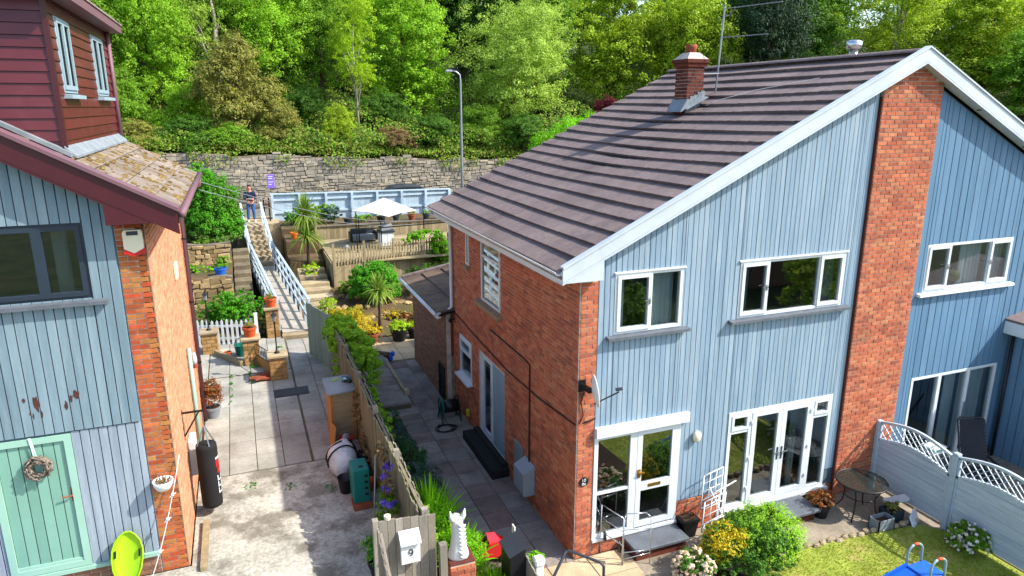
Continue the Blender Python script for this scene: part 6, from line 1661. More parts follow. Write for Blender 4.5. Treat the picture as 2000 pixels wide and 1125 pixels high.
# timber deck with pickets
dk = thing('timber_deck', (.2, 20.5, .7), 'raised timber deck with picket edge behind the round bush', 'deck')
a, b = Vector((-1.62, 18.35, .55)), Vector((3.4, 19.25, .55)); dr = (b - a).normalized(); nr = Vector((dr.y, -dr.x, 0))
L_ = (b - a).length; k = 0; u = 0
while u < L_ - .05:
    p = a + dr*u; q = a + dr*(u + .135); MB().hexa([p, q, q - nr*.02, p - nr*.02] + [v + Vector((0, 0, 1.12)) for v in (p, q, q - nr*.02, p - nr*.02)]).build('skirt_board', 'deck_wood', dk); u += .14
a2 = a + Vector((.0, .0, 1.05)); u = .02
while u < L_ - .05:
    p = a2 + dr*u + nr*.03; q = p + dr*.06; h = .70
    MB().hexa([p, q, q + nr*.018, p + nr*.018] + [v + Vector((0, 0, h)) for v in (p, q, q + nr*.018, p + nr*.018)]).build('picket', 'deck_wood', dk); u += .125
for z in (.15, .52): MB().bar(a2 + Vector((0,0,z)) + nr*.015, a2 + dr*L_ + Vector((0,0,z)) + nr*.015, .03, .06).build('picket_rail', 'deck_wood', dk)
for k in range(5): p = a + dr*(L_*k/4); MB().bar(p, p + Vector((0, 0, 1.9)), .09, .09).build('deck_post', 'deck_wood', dk)
for k in range(18):
    y = 18.6 + k*.30; MB().box(-1.62 + .18*(y-18.6)*.0, y, 1.56, 5.2, y + .29, 1.62).build('deck_plank', 'deck_wood', dk)
for k in range(14): MB().box(-1.70, 18.5 + k*.2, .55, -1.66, 18.69 + k*.2, 1.62).build('skirt_board', 'deck_wood', dk)
# upper timber retaining wall
rwl = thing('timber_retaining_wall', (1.5, 24.2, 1.6), 'tall timber retaining wall behind the deck', 'wall')
for k in range(46):
    x = -1.62 + k*.152; MB().box(x, 24.22 + rf.uniform(0, .015), .7, x + .146, 24.27, 2.20 + rf.uniform(-.015, .015)).build('upright', 'deck_wood', rwl)
MB().box(-1.66, 24.16, 2.21, 5.4, 24.36, 2.25).build('coping', 'fence_grey', rwl)
MB().box(-1.72, 24.1, .7, -1.62, 24.3, 2.75).build('end_post', 'deck_wood', rwl)
# blue fence along the road
bf_ = thing('roadside_fence', (1.2, 27, 2.2), 'long pale blue boarded fence along the roadside', 'fence')
x = -3.45; k = 0
while x < 5.75:
    MB().box(x, 27.02, 2.16, x + .143, 27.045, 3.52 - .012*(x + 3.5)).build('fence_board', 'fence_blue', bf_); x += .148
for z in (2.55, 3.18): MB().box(-3.45, 26.95, z, 5.75, 27.015, z + .10).build('fence_rail', 'fence_blue', bf_)
MB().hexa([(-3.48,26.90,3.50),(5.78,26.90,3.39),(5.78,27.08,3.39),(-3.48,27.08,3.50),(-3.48,26.90,3.56),(5.78,26.90,3.45),(5.78,27.08,3.45),(-3.48,27.08,3.56)]).build('fence_capping', 'fence_blue', bf_)
for k in range(8): xx = -3.45 + k*1.30; MB().box(xx, 26.85, 2.16, xx + .12, 26.95, 3.50 - .012*(xx+3.5)).build('fence_post', 'fence_blue', bf_)
for i, (xx, lb) in enumerate(((-3.62, 'dark gate post at the top of the steps nearest the fence'), (-3.86, 'dark gate post beside the person at the steps'))):
    MB().box(xx, 26.3, 2.28, xx + .07, 26.37, 3.45).build('gate_post', 'black', label=lb, cat='post')
# parasol
ps = thing('parasol', (1.1, 21.6, 1.62), 'large white square parasol over the deck', 'parasol')
c0 = Vector((1.12, 21.6, 3.78)); rr_ = 1.42; zc = 3.20
cor = [Vector((1.12 + rr_*math.cos(t), 21.6 + rr_*math.sin(t), zc + dz)) for t, dz in ((R(180-5), .05), (R(265), -.05), (R(-5), -.03), (R(85), .06))]
vs = [c0] + cor + [(cor[i] + cor[(i+1) % 4])/2 + Vector((0, 0, .06)) for i in range(4)]
vs += [v - Vector((0, 0, .025)) for v in vs]
fs = []
for i in range(4):
    j = (i+1) % 4; fs += [(0, 1+i, 5+i), (0, 5+i, 1+j), (9, 14+i, 10+i), (9, 10+j, 14+i), (1+i, 10+i, 14+i, 5+i), (5+i, 14+i, 10+j, 1+j)]
MB().add(vs, fs).build('canopy', 'canopy', ps)
MB().tube([(1.12, 21.6, 1.62), (1.12, 21.6, 3.75)], .028, 8).build('pole', 'mid_grey', ps)
for i in range(4): MB().tube([c0 - Vector((0,0,.05)), cor[i] - Vector((0,0,.03))], .012, 5).build('rib', 'dark_grey', ps)
MB().lathe([(.3,0),(.3,.06),(.05,.1)], (1.12, 21.6, 1.62), 16).build('base', 'dark_grey', ps)
# black pergola posts and rail on the deck
pg = thing('black_railing', (1.5, 20.2, 1.62), 'thin black metal posts and rail round the seating on the deck', 'railing')
for xx, yy, h in ((-.35, 20.4, 1.75), (.75, 20.6, 1.6), (2.75, 20.9, 1.5), (.1, 22.6, 1.2)): MB().bar((xx, yy, 1.62), (xx, yy, 1.62 + h), .04, .04).build('post', 'black', pg)
MB().bar((-.35, 20.4, 2.62), (4.4, 21.1, 2.60), .03, .05).build('rail', 'black', pg)
bq = thing('barbecue', (1.05, 20.9, 1.62), 'white barbecue cabinet on the deck under the parasol', 'barbecue')
for xx in (.72, 1.02): MB().rbox(xx, 20.7, 1.68, xx + .29, 21.2, 2.35, .01).build('cabinet_door', 'white', bq)
MB().rbox(.66, 20.66, 2.36, 1.38, 21.25, 2.44, .015).build('worktop', 'dark_grey', bq)
MB().prism([(20.72, 2.44), (21.2, 2.44), (21.2, 2.62), (21.0, 2.72), (20.8, 2.66)], .75, 1.28, 'x').build('hood', 'mid_grey', bq)
so_ = thing('outdoor_sofa', (.2, 22.9, 1.62), 'dark outdoor sofa on the deck beneath the parasol', 'sofa')
MB().rbox(-.2, 22.7, 1.7, .9, 23.3, 1.95, .03).build('seat', 'mid_grey', so_); MB().rbox(-.2, 23.15, 1.95, .9, 23.35, 2.2, .03).build('back', 'dark_grey', so_)
for xx in (-.3, .88): MB().rbox(xx, 22.65, 1.7, xx + .1, 23.3, 2.08, .02).build('arm', 'black', so_)
sl_ = thing('solar_lantern', (-.95, 19.0, 1.62), 'small pale lantern on the deck behind the pickets', 'lantern')
MB().tube([(-.95, 19.3, 1.62), (-.95, 19.3, 2.0)], .015, 6).build('stake', 'black', sl_); MB().lathe([(.05,0),(.11,.06),(.11,.14),(.04,.2)], (-.95, 19.3, 2.0), 8).build('lamp_head', 'mid_grey', sl_)
# pots along the upper bed
for i, (xx, r_, m_, pl, lb) in enumerate(((-1.0+.95, .24, 'dark_grey', None, 'dark bowl pot on the left of the upper bed'), (1.55, .22, 'black', ('leaf_acid', .45, .25, 240, .05), 'black pot with acid green plant on the upper bed'),
     (2.3, .18, 'dark_grey', None, 'dark grey pot behind the parasol on the upper bed'), (3.1, .2, 'terracotta_dull', ('leaf_olive', .25, .2, 120, .05), 'brown pot with thin plant on the upper bed'), (3.85, .2, 'dark_grey', ('leaf_mid', .25, .2, 120, .05), 'dark pot with small plant right of the parasol'),
     (4.55, .2, 'black_matt', ('leaf_dark', .25, .2, 120, .05), 'black pot with dark plant on the right of the upper bed'), (5.15, .2, 'orange', None, 'bright orange pot at the right end of the upper bed'))):
    pot(xx, 24.75, 2.2, r_, .28, m_, label=lb, plant=pl, seed=160 + i)
pot(-2.75, 22.9, 1.95, .17, .30, 'orange', label='bright orange pot beside the right handrail of the steps')
MB().box(-3.15, 22.3, .7, -1.75, 24.2, 1.95).build('planting_terrace', 'earth', kind='structure')
MB().box(-3.15, 20.6, .7, -1.75, 22.3, 1.35).build('planting_terrace', 'earth', kind='structure')
bush('roadside_shrub', 'dark leafy shrub before the blue fence behind the palm', 'shrub', -1.55, 25.6, 2.2, 1.15, .7, .55, 'leaf_mid', n=2600, leaf=.08, seed=171, nl=9)
bush('roadside_shrub', 'grey green shrub beside the palm before the blue fence', 'shrub', -.75, 25.3, 2.2, .6, .5, .6, 'leaf_bluegreen', n=1200, leaf=.07, seed=172)
bush('roadside_shrub', 'low bright plant before the blue fence near the parasol', 'shrub', .75, 25.2, 2.2, .6, .4, .22, 'leaf_acid', n=800, leaf=.06, seed=173)
palm(-2.42, 20.6, 1.0, (1.45, 2.35), 1.15, 'tall two-headed cordyline palm right of the steps', 181, 110)
palm(-.72, 13.9, .1, (1.45,), .80, 'cordyline palm beside the extension roof', 185, 110)
palm(.0, 16.2, .4, (.75,), .75, 'short cordyline palm before the round bush', 187, 90)
bush('round_bush', 'dense rounded green bush in front of the deck', 'bush', -.35, 16.6, .45, 1.1, .95, .92, 'leaf_ivy', n=11000, leaf=.07, seed=191, nl=10)
bush('golden_shrub', 'golden yellow shrub right of the ramp rail', 'shrub', -1.72, 13.4, .1, .85, .95, .66, 'leaf_gold', n=5500, leaf=.05, seed=192, nl=10, aspect=.35)
bush('golden_shrub', 'yellow green shrub behind the golden shrub at the rail', 'shrub', -2.35, 14.9, .3, .4, .6, .6, 'leaf_yellow', n=1500, leaf=.05, seed=193, aspect=.35)
bush('rock_plants', 'small yellow plants in pots beside the short palm', 'plants', -1.0, 13.4, .1, .3, .3, .32, 'leaf_gold', n=500, leaf=.05, seed=194)
bush('rock_plants', 'pinkish plants on the rockery by the extension', 'plants', .4, 13.9, .2, .5, .4, .3, 'leaf_redgreen', n=600, leaf=.05, seed=195)
pot(-1.15, 13.0, 0, .22, .32, 'terracotta_dull', label='brown pot at the end of the side path', plant=('leaf_gold', .3, .2, 150, .05), seed=47)
pot(-.25, 12.9, 0, .30, .40, 'black', label='large black pot with yellow green plant by the extension', plant=('leaf_yellow', .35, .38, 420, .06), seed=48)
pot(.3, 13.0, 0, .24, .34, 'black_matt', label='smaller black pot tucked behind the extension corner', plant=('leaf_yellow', .3, .25, 200, .05), seed=49)
rk = thing('rockery', (-.8, 15, .3), 'tiers of rough stones stepping up the back garden', 'rockery')
rq = random.Random(201)
for i in range(4):
    for k in range(15):
        MB().rock((-2.3 + k*.26 + rq.uniform(-.08, .08), 14.0 + i*1.05 + rq.uniform(-.15, .15) + .1*math.sin(k), .12 + i*.15), (.15*rq.uniform(.7, 1.3), .12, .11*rq.uniform(.7, 1.3)), rq).build('rock', 'stone_warm', rk)
gs = thing('garden_steps', (-2.2, 16.5, .3), 'rough stone steps beside the right ramp rail', 'steps')
for k in range(7): MB().rbox(-2.95, 15.8 + k*.62, .1, -1.85, 16.35 + k*.62, .42 + k*.13, .02).build('step', 'step_stone', gs)
# yellow climber over the right end of the deck
vy = thing('golden_climber', (2.9, 19.2, .6), 'yellow green climber tumbling over the right end of the deck', 'climber')
foliage('leaves', vy, [(2.35, 18.95, 2.45, .85, .4, .28), (2.9, 18.95, 1.9, .42, .35, .62), (3.15, 18.9, 1.3, .40, .3, .5), (1.6, 18.9, 2.3, .4, .25, .12)], 3200, .065, 'leaf_acid', 211, org=(2.9, 19.2, .6))
foliage('lower_leaves', vy, [(3.0, 18.95, 1.3, .45, .35, .65)], 1200, .065, 'leaf_mid', 212, org=(2.9, 19.2, .6))
MB().tube([(3.0, 19.1, .6), (2.9, 19.05, 1.6), (2.5, 19.0, 2.4)], [.04, .03, .015], 6).build('stem', 'bark', vy)
bt_ = thing('blue_toy', (-.95, 10.6, .05), 'crumpled blue toy on the path by the raised walk', 'toy')
for k in range(5): MB().rock((-.95 + rf.uniform(-.1, .1), 10.9 + rf.uniform(-.1, .1), .14 + .03*k), (.10, .08, .09), rf).build('piece', 'blue', bt_)
MB().tube([(-2.0, 11.4, .36), (-1.05, 10.75, .30)], .09, 10).build('log', 'bark', label='grey log lying across the raised walk end', cat='log', smooth=False)
lt_ = thing('loose_tools', (-1.55, 10.1, .33), 'small black and white tools on the raised walk', 'tools')
for k in range(4): MB().rock((-1.5 + rf.uniform(-.15, .1), 10.2 + rf.uniform(-.1, .1), .34), (.08, .06, .04), rf).build('tool', ('black', 'white_dull')[k % 2], lt_)
MB().box(-1.30, 7.75, .31, -1.22, 9.9, .40).build('edge_timber', 'step_stone', label='timber edging along the raised walk', cat='edging')
MB().rbox(-1.30, 7.45, .31, -1.16, 7.65, .45, .01).build('concrete_block', 'slab_tan', label='pale concrete block on the corner of the raised walk', cat='block')
# lamp column, sign, parked car roof
lc_ = thing('street_lamp', (7.5, 30.2, 2.0), 'tall grey street lamp column beyond the roadside fence', 'street lamp')
MB().tube([(7.5, 30.2, 1.99), (7.5, 30.2, 3.4), (7.5, 30.2, 9.2), (7.46, 30.2, 9.5), (7.25, 30.2, 9.66), (6.95, 30.2, 9.72)], [.10, .085, .055, .05, .045, .04], 10).build('column', 'steel', lc_, smooth=True)
MB().rbox(6.62, 30.08, 9.66, 7.0, 30.32, 9.76, .03).build('lantern_head', 'meter_grey', lc_)
sg_ = thing('purple_sign', (-3.3, 29, 2.0), 'small purple sale board on a post by the road', 'sign')
MB().rbox(-3.48, 28.98, 3.62, -3.13, 29.02, 4.33, .01).build('board', 'purple', sg_)
mb = MB()
for k, (w_, z) in enumerate(((.22, 4.2), (.2, 4.1), (.24, 3.92), (.16, 3.8))): mb.box(-3.42, 28.974, z, -3.42 + w_, 28.979, z + .035)
mb.build('print', 'white_dull', sg_)
MB().bar((-3.30, 29.05, 1.99), (-3.30, 29.05, 4.2), .06, .06).build('sign_post', 'deck_wood', sg_)
car = thing('parked_car', (3.9, 30.6, 2.0), 'dark grey car parked behind the blue fence', 'car')
def loft(o, name, m, secs_):
    n_ = len(secs_[0]); vs = [p for s_ in secs_ for p in s_]
    MB().add(vs, [(i*n_+k, i*n_+(k+1) % n_, (i+1)*n_+(k+1) % n_, (i+1)*n_+k) for i in range(len(secs_)-1) for k in range(n_)] + [tuple(reversed(range(n_))), tuple(range((len(secs_)-1)*n_, len(secs_)*n_))]).build(name, m, o, smooth=False)
def sec(x, hw, z0, z1): return [(x, 30.6-hw, 2.0+z0), (x, 30.6-hw, 2.0+z1-.06), (x, 30.6-hw+.10, 2.0+z1), (x, 30.6+hw-.10, 2.0+z1), (x, 30.6+hw, 2.0+z1-.06), (x, 30.6+hw, 2.0+z0)]
loft(car, 'body', 'dark_grey', [sec(1.9, .78, .3, .62), sec(2.2, .85, .25, .72), sec(3.2, .88, .22, .86), sec(5.2, .88, .22, .88), sec(5.9, .84, .25, .84), sec(6.05, .78, .32, .7)])
loft(car, 'cabin', 'dark_grey', [sec(2.75, .74, .80, .90), sec(3.35, .70, .80, 1.30), sec(4.0, .68, .80, 1.38), sec(4.9, .68, .80, 1.32), sec(5.6, .72, .80, .92)])
MB().box(3.3, 29.885, 2.88, 4.9, 29.905, 3.24).build('side_window', 'smoked', car)
for xx in (2.7, 5.2):
    for yy in (29.72, 31.30): MB().tube([(xx, yy, 2.30), (xx, yy + .18, 2.30)], .30, 16).build('wheel', 'black', car)

# ================================================================ the person at the top of the steps
pn = thing('person', (-4.43, 26.4, 2.30), 'person in navy jumper and jeans standing atop the steps, looking down', 'person')
def skin_mesh(name, joints, edges, m, root=0, sub=2):
    me = bpy.data.meshes.new(name)
    o0 = ORG[pn.name]
    me.from_pydata([j[0] for j in joints], edges, [])
    o = link(name, me, m, pn, o0)
    md = o.modifiers.new('skin', 'SKIN'); md.use_smooth_shade = True
    for i, j in enumerate(joints):
        sv = me.skin_vertices[0].data[i]; r_ = j[1]; sv.radius = r_ if isinstance(r_, tuple) else (r_, r_); sv.use_root = (i == root)
    s_ = o.modifiers.new('sub', 'SUBSURF'); s_.levels = sub; s_.render_levels = sub
    return o
# local: facing -Y, shoulders along X
J = [((0,0,.95),(.15,.10)), ((0,0,1.15),(.14,.10)), ((0,.0,1.38),(.16,.10)), ((0,-.01,1.50),(.06,.06)), ((0,-.03,1.58),(.065,.075)), ((0,-.05,1.66),(.078,.095)), ((0,-.05,1.74),(.06,.07)),
     ((.19,0,1.42),.06), ((.25,-.04,1.17),.047), ((.12,-.24,1.12),.036), ((.05,-.29,1.14),.03), ((-.19,0,1.42),.06), ((-.25,-.04,1.17),.047), ((-.12,-.24,1.12),.036), ((-.05,-.29,1.14),.03),
     ((.10,0,.88),.09), ((.12,-.02,.48),.062), ((.13,.02,.09),.045), ((.14,-.12,.035),.04), ((-.10,0,.88),.09), ((-.13,-.01,.48),.062), ((-.15,.02,.09),.045), ((-.17,-.12,.035),.04)]
Ed = [(0,1),(1,2),(2,3),(3,4),(4,5),(5,6),(2,7),(7,8),(8,9),(9,10),(2,11),(11,12),(12,13),(13,14),(0,15),(15,16),(16,17),(17,18),(0,19),(19,20),(20,21),(21,22)]
skin_mesh('body', J, Ed, 'skin')
JJ = [((0,0,.93),(.165,.115)), ((0,0,1.15),(.165,.12)), ((0,0,1.38),(.18,.115)), ((0,-.01,1.47),(.075,.075)), ((.20,0,1.42),.078), ((.265,-.04,1.17),.064), ((.14,-.22,1.12),.05), ((-.20,0,1.42),.078), ((-.265,-.04,1.17),.064), ((-.14,-.22,1.12),.05)]
skin_mesh('jumper', JJ, [(0,1),(1,2),(2,3),(2,4),(4,5),(5,6),(2,7),(7,8),(8,9)], 'jumper')
JL = [((0,0,.97),(.155,.11)), ((.10,0,.86),.105), ((.12,-.02,.48),.078), ((.13,.02,.10),.066), ((-.10,0,.86),.105), ((-.13,-.01,.48),.078), ((-.15,.02,.10),.066)]
skin_mesh('jeans', JL, [(0,1),(1,2),(2,3),(0,4),(4,5),(5,6)], 'jeans')
for s in (1, -1): skin_mesh('shoe', [((s*.135,.05,.05),.05), ((s*.145,-.06,.045),.05), ((s*.155,-.15,.035),.04)], [(0,1),(1,2)], 'white_dull')
skin_mesh('hair', [((0,-.01,1.70),(.08,.075)), ((0,-.03,1.755),(.078,.08)), ((0,.0,1.64),(.06,.05))], [(0,1),(0,2)], 'hair')
ho = ORG[pn.name]
fc = MB()
for s in (1, -1): fc.rock(ho + Vector((s*.03, -.145, 1.665)), (.012, .008, .010), rf)
fc.build('eyes', 'black', pn)
MB().tube([ho + Vector((0, -.14, 1.665)), ho + Vector((0, -.165, 1.635))], [.010, .014], 6).build('nose', 'skin', pn)
MB().bar(ho + Vector((-.025, -.140, 1.60)), ho + Vector((.025, -.140, 1.60)), .008, .01).build('mouth', 'pink_red', pn)
for s in (1, -1):
    MB().rock(ho + Vector((s*.08, -.04, 1.66)), (.012, .02, .03), rf).build('ear', 'skin', pn)
    for k in range(5):
        b0 = ho + Vector((s*(.05 - .006*k), -.305, 1.165 - .014*k)); tipv = Vector((-s*(.035 + .004*(k % 3)), -.03 - .004*(k % 2), -.004))
        if k == 0: tipv = Vector((-s*.015, -.03, .03))
        MB().tube([b0, b0 + tipv*.6, b0 + tipv + Vector((0, .012, -.006))], [.010, .009, .007], 6).build('finger', 'skin', pn, smooth=True)
MB().rbox(ho.x - .08, ho.y - .36, ho.z + 1.13, ho.x + .08, ho.y - .32, ho.z + 1.20, .01).build('handset', 'mid_grey', label='grey handset held in both hands of the person', cat='handset')

# further planting that fills the terraces and the passage
for i, (nm, lb, x, y, z, rx_, ry_, rz_, m_, n_) in enumerate((
    ('terrace_shrub', 'yellow green shrub at the top of the stone garden steps', -2.45, 19.6, .9, .45, .5, .35, 'leaf_yellow', 900),
    ('terrace_shrub', 'mid green shrub against the deck skirt left of the round bush', -1.35, 17.7, .5, .35, .35, .35, 'leaf_mid', 700),
    ('terrace_shrub', 'low green mound on the rockery behind the golden shrub', -1.55, 15.2, .25, .5, .5, .22, 'leaf_ivy', 900),
    ('terrace_shrub', 'yellow rock plants in front of the short palm', .05, 14.9, .2, .55, .35, .2, 'leaf_gold', 700),
    ('terrace_shrub', 'dark evergreen shrub behind the extension roof', 1.7, 16.8, .5, .9, .8, .7, 'leaf_dark', 2200),
    ('terrace_shrub', 'green shrub at the foot of the golden climber', 2.6, 17.9, .6, .8, .5, .5, 'leaf_mid', 1500),
    ('bank_plants', 'ferny shrub on the left bank between rubble wall and steps', -5.7, 17.2, 2.05, .35, .6, .3, 'leaf_mid', 800),
    ('bank_plants', 'low ivy patch on the left bank below the conifer', -6.9, 19.6, 2.4, 1.1, .5, .25, 'leaf_dark', 1200),
    ('bank_plants', 'leafy plant between ramp pillar and picket gate', -4.58, 14.2, .9, .3, .7, .45, 'leaf_ivy', 900),
    ('roadside_shrub', 'broad green shrub beside the handrail before the blue fence', -2.6, 25.4, 2.2, .5, .5, .42, 'leaf_ivy', 1100))):
    bush(nm, lb, 'shrub', x, y, z, rx_, ry_, rz_, m_, n=n_, leaf=.06, seed=500 + i, group='smaller shrubs of the back garden')
# ================================================================ woodland on the bank
def crown_mesh(seed, rx, ry, rz, n, leaf, aspect=.6, clump=.20, nl=14, per=45, droop=.15, cone=0., shell=.55):
    rng = np.random.default_rng(seed); rnd = random.Random(seed)
    lobes = []
    for i in range(nl):
        a = rnd.uniform(0, 6.283); h = rnd.uniform(-.75, .85); q = math.sqrt(max(.05, 1 - h*h)) * rnd.uniform(.25, .68)
        if cone: q *= (1 - cone*(h + 1)/2)
        s = rnd.uniform(.30, .50) * (1 - .5*cone*(h + 1)/2)
        lobes.append((rx*q*math.cos(a), ry*q*math.sin(a), rz*h*.8, rx*s, ry*s, rz*s*rnd.uniform(.7, 1.0)))
    P, Nn = cloud(rng, lobes, n, clump*1.6, per, shell)
    return quad_mesh('crown', P, Nn, leaf, aspect, rng, droop), lobes

CROWNS = {}
CROWN_H = {}
def crown(kind, v):
    k = (kind, v)
    if k not in CROWNS:
        sp = dict(
            mid=dict(n=44000, leaf=.020, clump=.15, nl=34, rz=1.5),
            lime=dict(n=48000, leaf=.015, clump=.13, nl=40, rz=1.1, aspect=.42),
            oak=dict(n=40000, leaf=.021, clump=.15, nl=32, rz=1.3),
            thin=dict(n=20000, leaf=.019, clump=.14, nl=26, rz=1.5),
            conifer=dict(n=40000, leaf=.019, clump=.16, nl=36, droop=1.0, aspect=.3, cone=.5, rz=1.4),
            shrub=dict(n=30000, leaf=.0225, clump=.17, nl=24, rz=1.0))[kind]
        rz_u = sp.pop('rz')
        me, lb = crown_mesh(1000 + hash_(kind)*10 + v, 1, 1, rz_u, **sp)
        lb = [(l[0], l[1], l[2]/rz_u) for l in lb]
        CROWN_H[kind] = rz_u
        me.materials.append(None)
        CROWNS[k] = (me, lb)
    return CROWNS[k]
def hash_(s): return sum(ord(c)*(i+3) for i, c in enumerate(s)) % 97

def tree(name, label, cat, x, y, h, rx, rz, kind, v, m, group='trees on the bank behind the wall', bark='bark', trunk_r=None, z=None, rot=None, ry=None):
    rnd = random.Random(int(abs(x)*131 + y*17))
    zb = hill(x, y) - .1 if z is None else z
    o = thing(name, (x, y, zb), label, cat, group)
    me, lobes = crown(kind, v)
    cz = zb + h - rz
    ry = ry or rx
    c = link('crown', me, None, o, (x, y, cz))
    c.material_slots[0].link = 'OBJECT'; c.material_slots[0].material = MATS[m]
    c.scale = (rx, ry, rz / CROWN_H[kind]); rr = rnd.uniform(0, 6.28) if rot is None else rot; c.rotation_euler = (0, 0, rr)
    tr = trunk_r or .016*h + .05
    mb = MB()
    bend = (rnd.uniform(-.3, .3), rnd.uniform(-.3, .3))
    top = cz + rz*.55
    mb.tube([(x, y, zb - .3), (x + bend[0]*.4, y + bend[1]*.4, zb + (top-zb)*.4), (x + bend[0], y + bend[1], zb + (top-zb)*.75), (x, y, top)], [tr, tr*.75, tr*.5, tr*.15], 8)
    for l in lobes[:10]:
        px = x + (l[0]*rx*math.cos(rr) - l[1]*ry*math.sin(rr)); py = y + (l[0]*rx*math.sin(rr) + l[1]*ry*math.cos(rr)); pz = cz + l[2]*rz
        z0 = max(zb + .2*(cz - zb) + .2, pz - .9*rz*rnd.uniform(.5, .9)); z0 = min(z0, top - .1)
        mb.tube([(x + bend[0]*.5, y + bend[1]*.5, z0), ((x+px)/2, (y+py)/2, z0 + (pz - z0)*.6), (px, py, pz + .2*rz*.3)], [tr*.4, tr*.25, tr*.07], 5)
    mb.build('trunk', bark, o, smooth=True, fix=False)
    return o
TREES = [
 # name, label, x, y, height, rx, rz, kind, variant, material
 ('broadleaf_tree', 'tall mid green tree at the left above the maroon dormer', -13.2, 44, 11.0, 4.2, 5.6, 'mid', 0, 'leaf_mid'),
 ('broadleaf_tree', 'bright green slender tree right of the dormer', -9.3, 43, 11.0, 2.8, 5.6, 'mid', 1, 'leaf_bright'),
 ('broadleaf_tree', 'dark green tree filling the gap behind the dormer', -15.5, 39, 7.5, 3.2, 3.9, 'oak', 0, 'leaf_mid'),
 ('broadleaf_tree', 'bright leafy tree behind the brown hawthorn', -1.8, 45, 10.8, 3.4, 5.5, 'mid', 2, 'leaf_bright'),
 ('thin_tree', 'thin pale twiggy tree above the brown hawthorn', -5.6, 44, 11.0, 2.4, 5.0, 'thin', 0, 'leaf_lime'),
 ('broadleaf_tree', 'mid green tree with dark hollow beneath, left of the yellow sapling', 1.6, 46, 10.5, 3.0, 5.3, 'mid', 0, 'leaf_mid'),
 ('broadleaf_tree', 'large deep green tree right of the yellow sapling', 7.0, 42, 11.0, 4.2, 5.7, 'mid', 1, 'leaf_bright'),
 ('broadleaf_tree', 'darker tree standing behind the large deep green one', 4.5, 52, 13.0, 4.0, 6.5, 'oak', 1, 'leaf_mid'),
 ('willow_tree', 'big fine leaved lime green tree beside the street lamp', 14.4, 39.5, 10.0, 5.6, 5.6, 'lime', 0, 'leaf_lime'),
 ('oak_tree', 'yellow green oak behind the chimney, left part', 23.0, 40, 11.0, 4.4, 5.8, 'oak', 0, 'leaf_oak'),
 ('oak_tree', 'yellow green oak behind the chimney, right part', 27.6, 37, 10.5, 4.0, 5.6, 'oak', 1, 'leaf_oak'),
 ('dark_conifer', 'dark drooping conifer behind the television aerial', 32.8, 34, 12.5, 4.6, 6.6, 'conifer', 0, 'leaf_conifer'),
 ('thin_tree', 'open yellow green tree right of the conifer against the sky', 43.0, 32, 9.5, 4.6, 4.9, 'thin', 1, 'leaf_oak'),
 ('thin_tree', 'open olive tree above the steel flue', 48, 38, 12.5, 5.2, 6.4, 'thin', 0, 'leaf_oak'),
 ('broadleaf_tree', 'leafy tree behind the gable peak', 49, 29.0, 9.0, 5.0, 4.8, 'oak', 0, 'leaf_oak'),
 ('broadleaf_tree', 'tall yellow green tree at the upper right edge', 58, 32, 12.0, 6.0, 6.4, 'oak', 1, 'leaf_oak'),
 ('broadleaf_tree', 'dark green tree at the right edge beside the white gable', 48.5, 23.5, 8.0, 4.4, 4.3, 'oak', 1, 'leaf_mid'),
 ('broadleaf_tree', 'mid green tree at the far right below the skyline', 55, 25, 9.5, 5.0, 5.0, 'mid', 2, 'leaf_mid'),
]
for nm, lb, x, y, h, rx_, rz_, kd, v, m_ in TREES:
    tree(nm, lb, 'tree', x, y, h, rx_, rz_, kd, v, m_, bark='bark_pale' if kd in ('thin',) else 'bark')
# dark rows further up the bank, in the gaps
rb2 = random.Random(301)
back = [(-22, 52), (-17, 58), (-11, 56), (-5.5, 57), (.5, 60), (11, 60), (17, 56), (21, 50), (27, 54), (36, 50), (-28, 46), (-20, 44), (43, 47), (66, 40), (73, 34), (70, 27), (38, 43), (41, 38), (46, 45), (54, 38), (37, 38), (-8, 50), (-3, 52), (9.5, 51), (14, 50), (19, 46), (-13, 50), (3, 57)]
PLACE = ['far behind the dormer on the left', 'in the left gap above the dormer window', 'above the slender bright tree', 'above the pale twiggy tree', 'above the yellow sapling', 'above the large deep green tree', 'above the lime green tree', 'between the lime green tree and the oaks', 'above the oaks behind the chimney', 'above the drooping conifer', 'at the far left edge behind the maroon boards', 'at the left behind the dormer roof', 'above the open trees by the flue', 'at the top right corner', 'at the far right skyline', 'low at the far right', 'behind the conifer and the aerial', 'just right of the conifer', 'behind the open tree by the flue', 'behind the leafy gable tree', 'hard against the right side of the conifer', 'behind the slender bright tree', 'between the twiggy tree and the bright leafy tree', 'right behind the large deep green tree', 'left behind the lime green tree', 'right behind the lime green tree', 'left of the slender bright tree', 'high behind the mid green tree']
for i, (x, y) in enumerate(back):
    tree('background_tree', ('dark', 'green')[i % 2] + ' background tree ' + PLACE[i], 'tree', x, y, rb2.uniform(12, 14.5) if x < 36 else rb2.uniform(9.5, 11), rb2.uniform(4.2, 5.2), rb2.uniform(6.0, 6.8) if x < 36 else 5.2, ('mid', 'oak')[i % 2], i % 3 if i % 2 == 0 else i % 2, ('leaf_dark', 'leaf_mid')[i % 2], group='trees high on the bank')
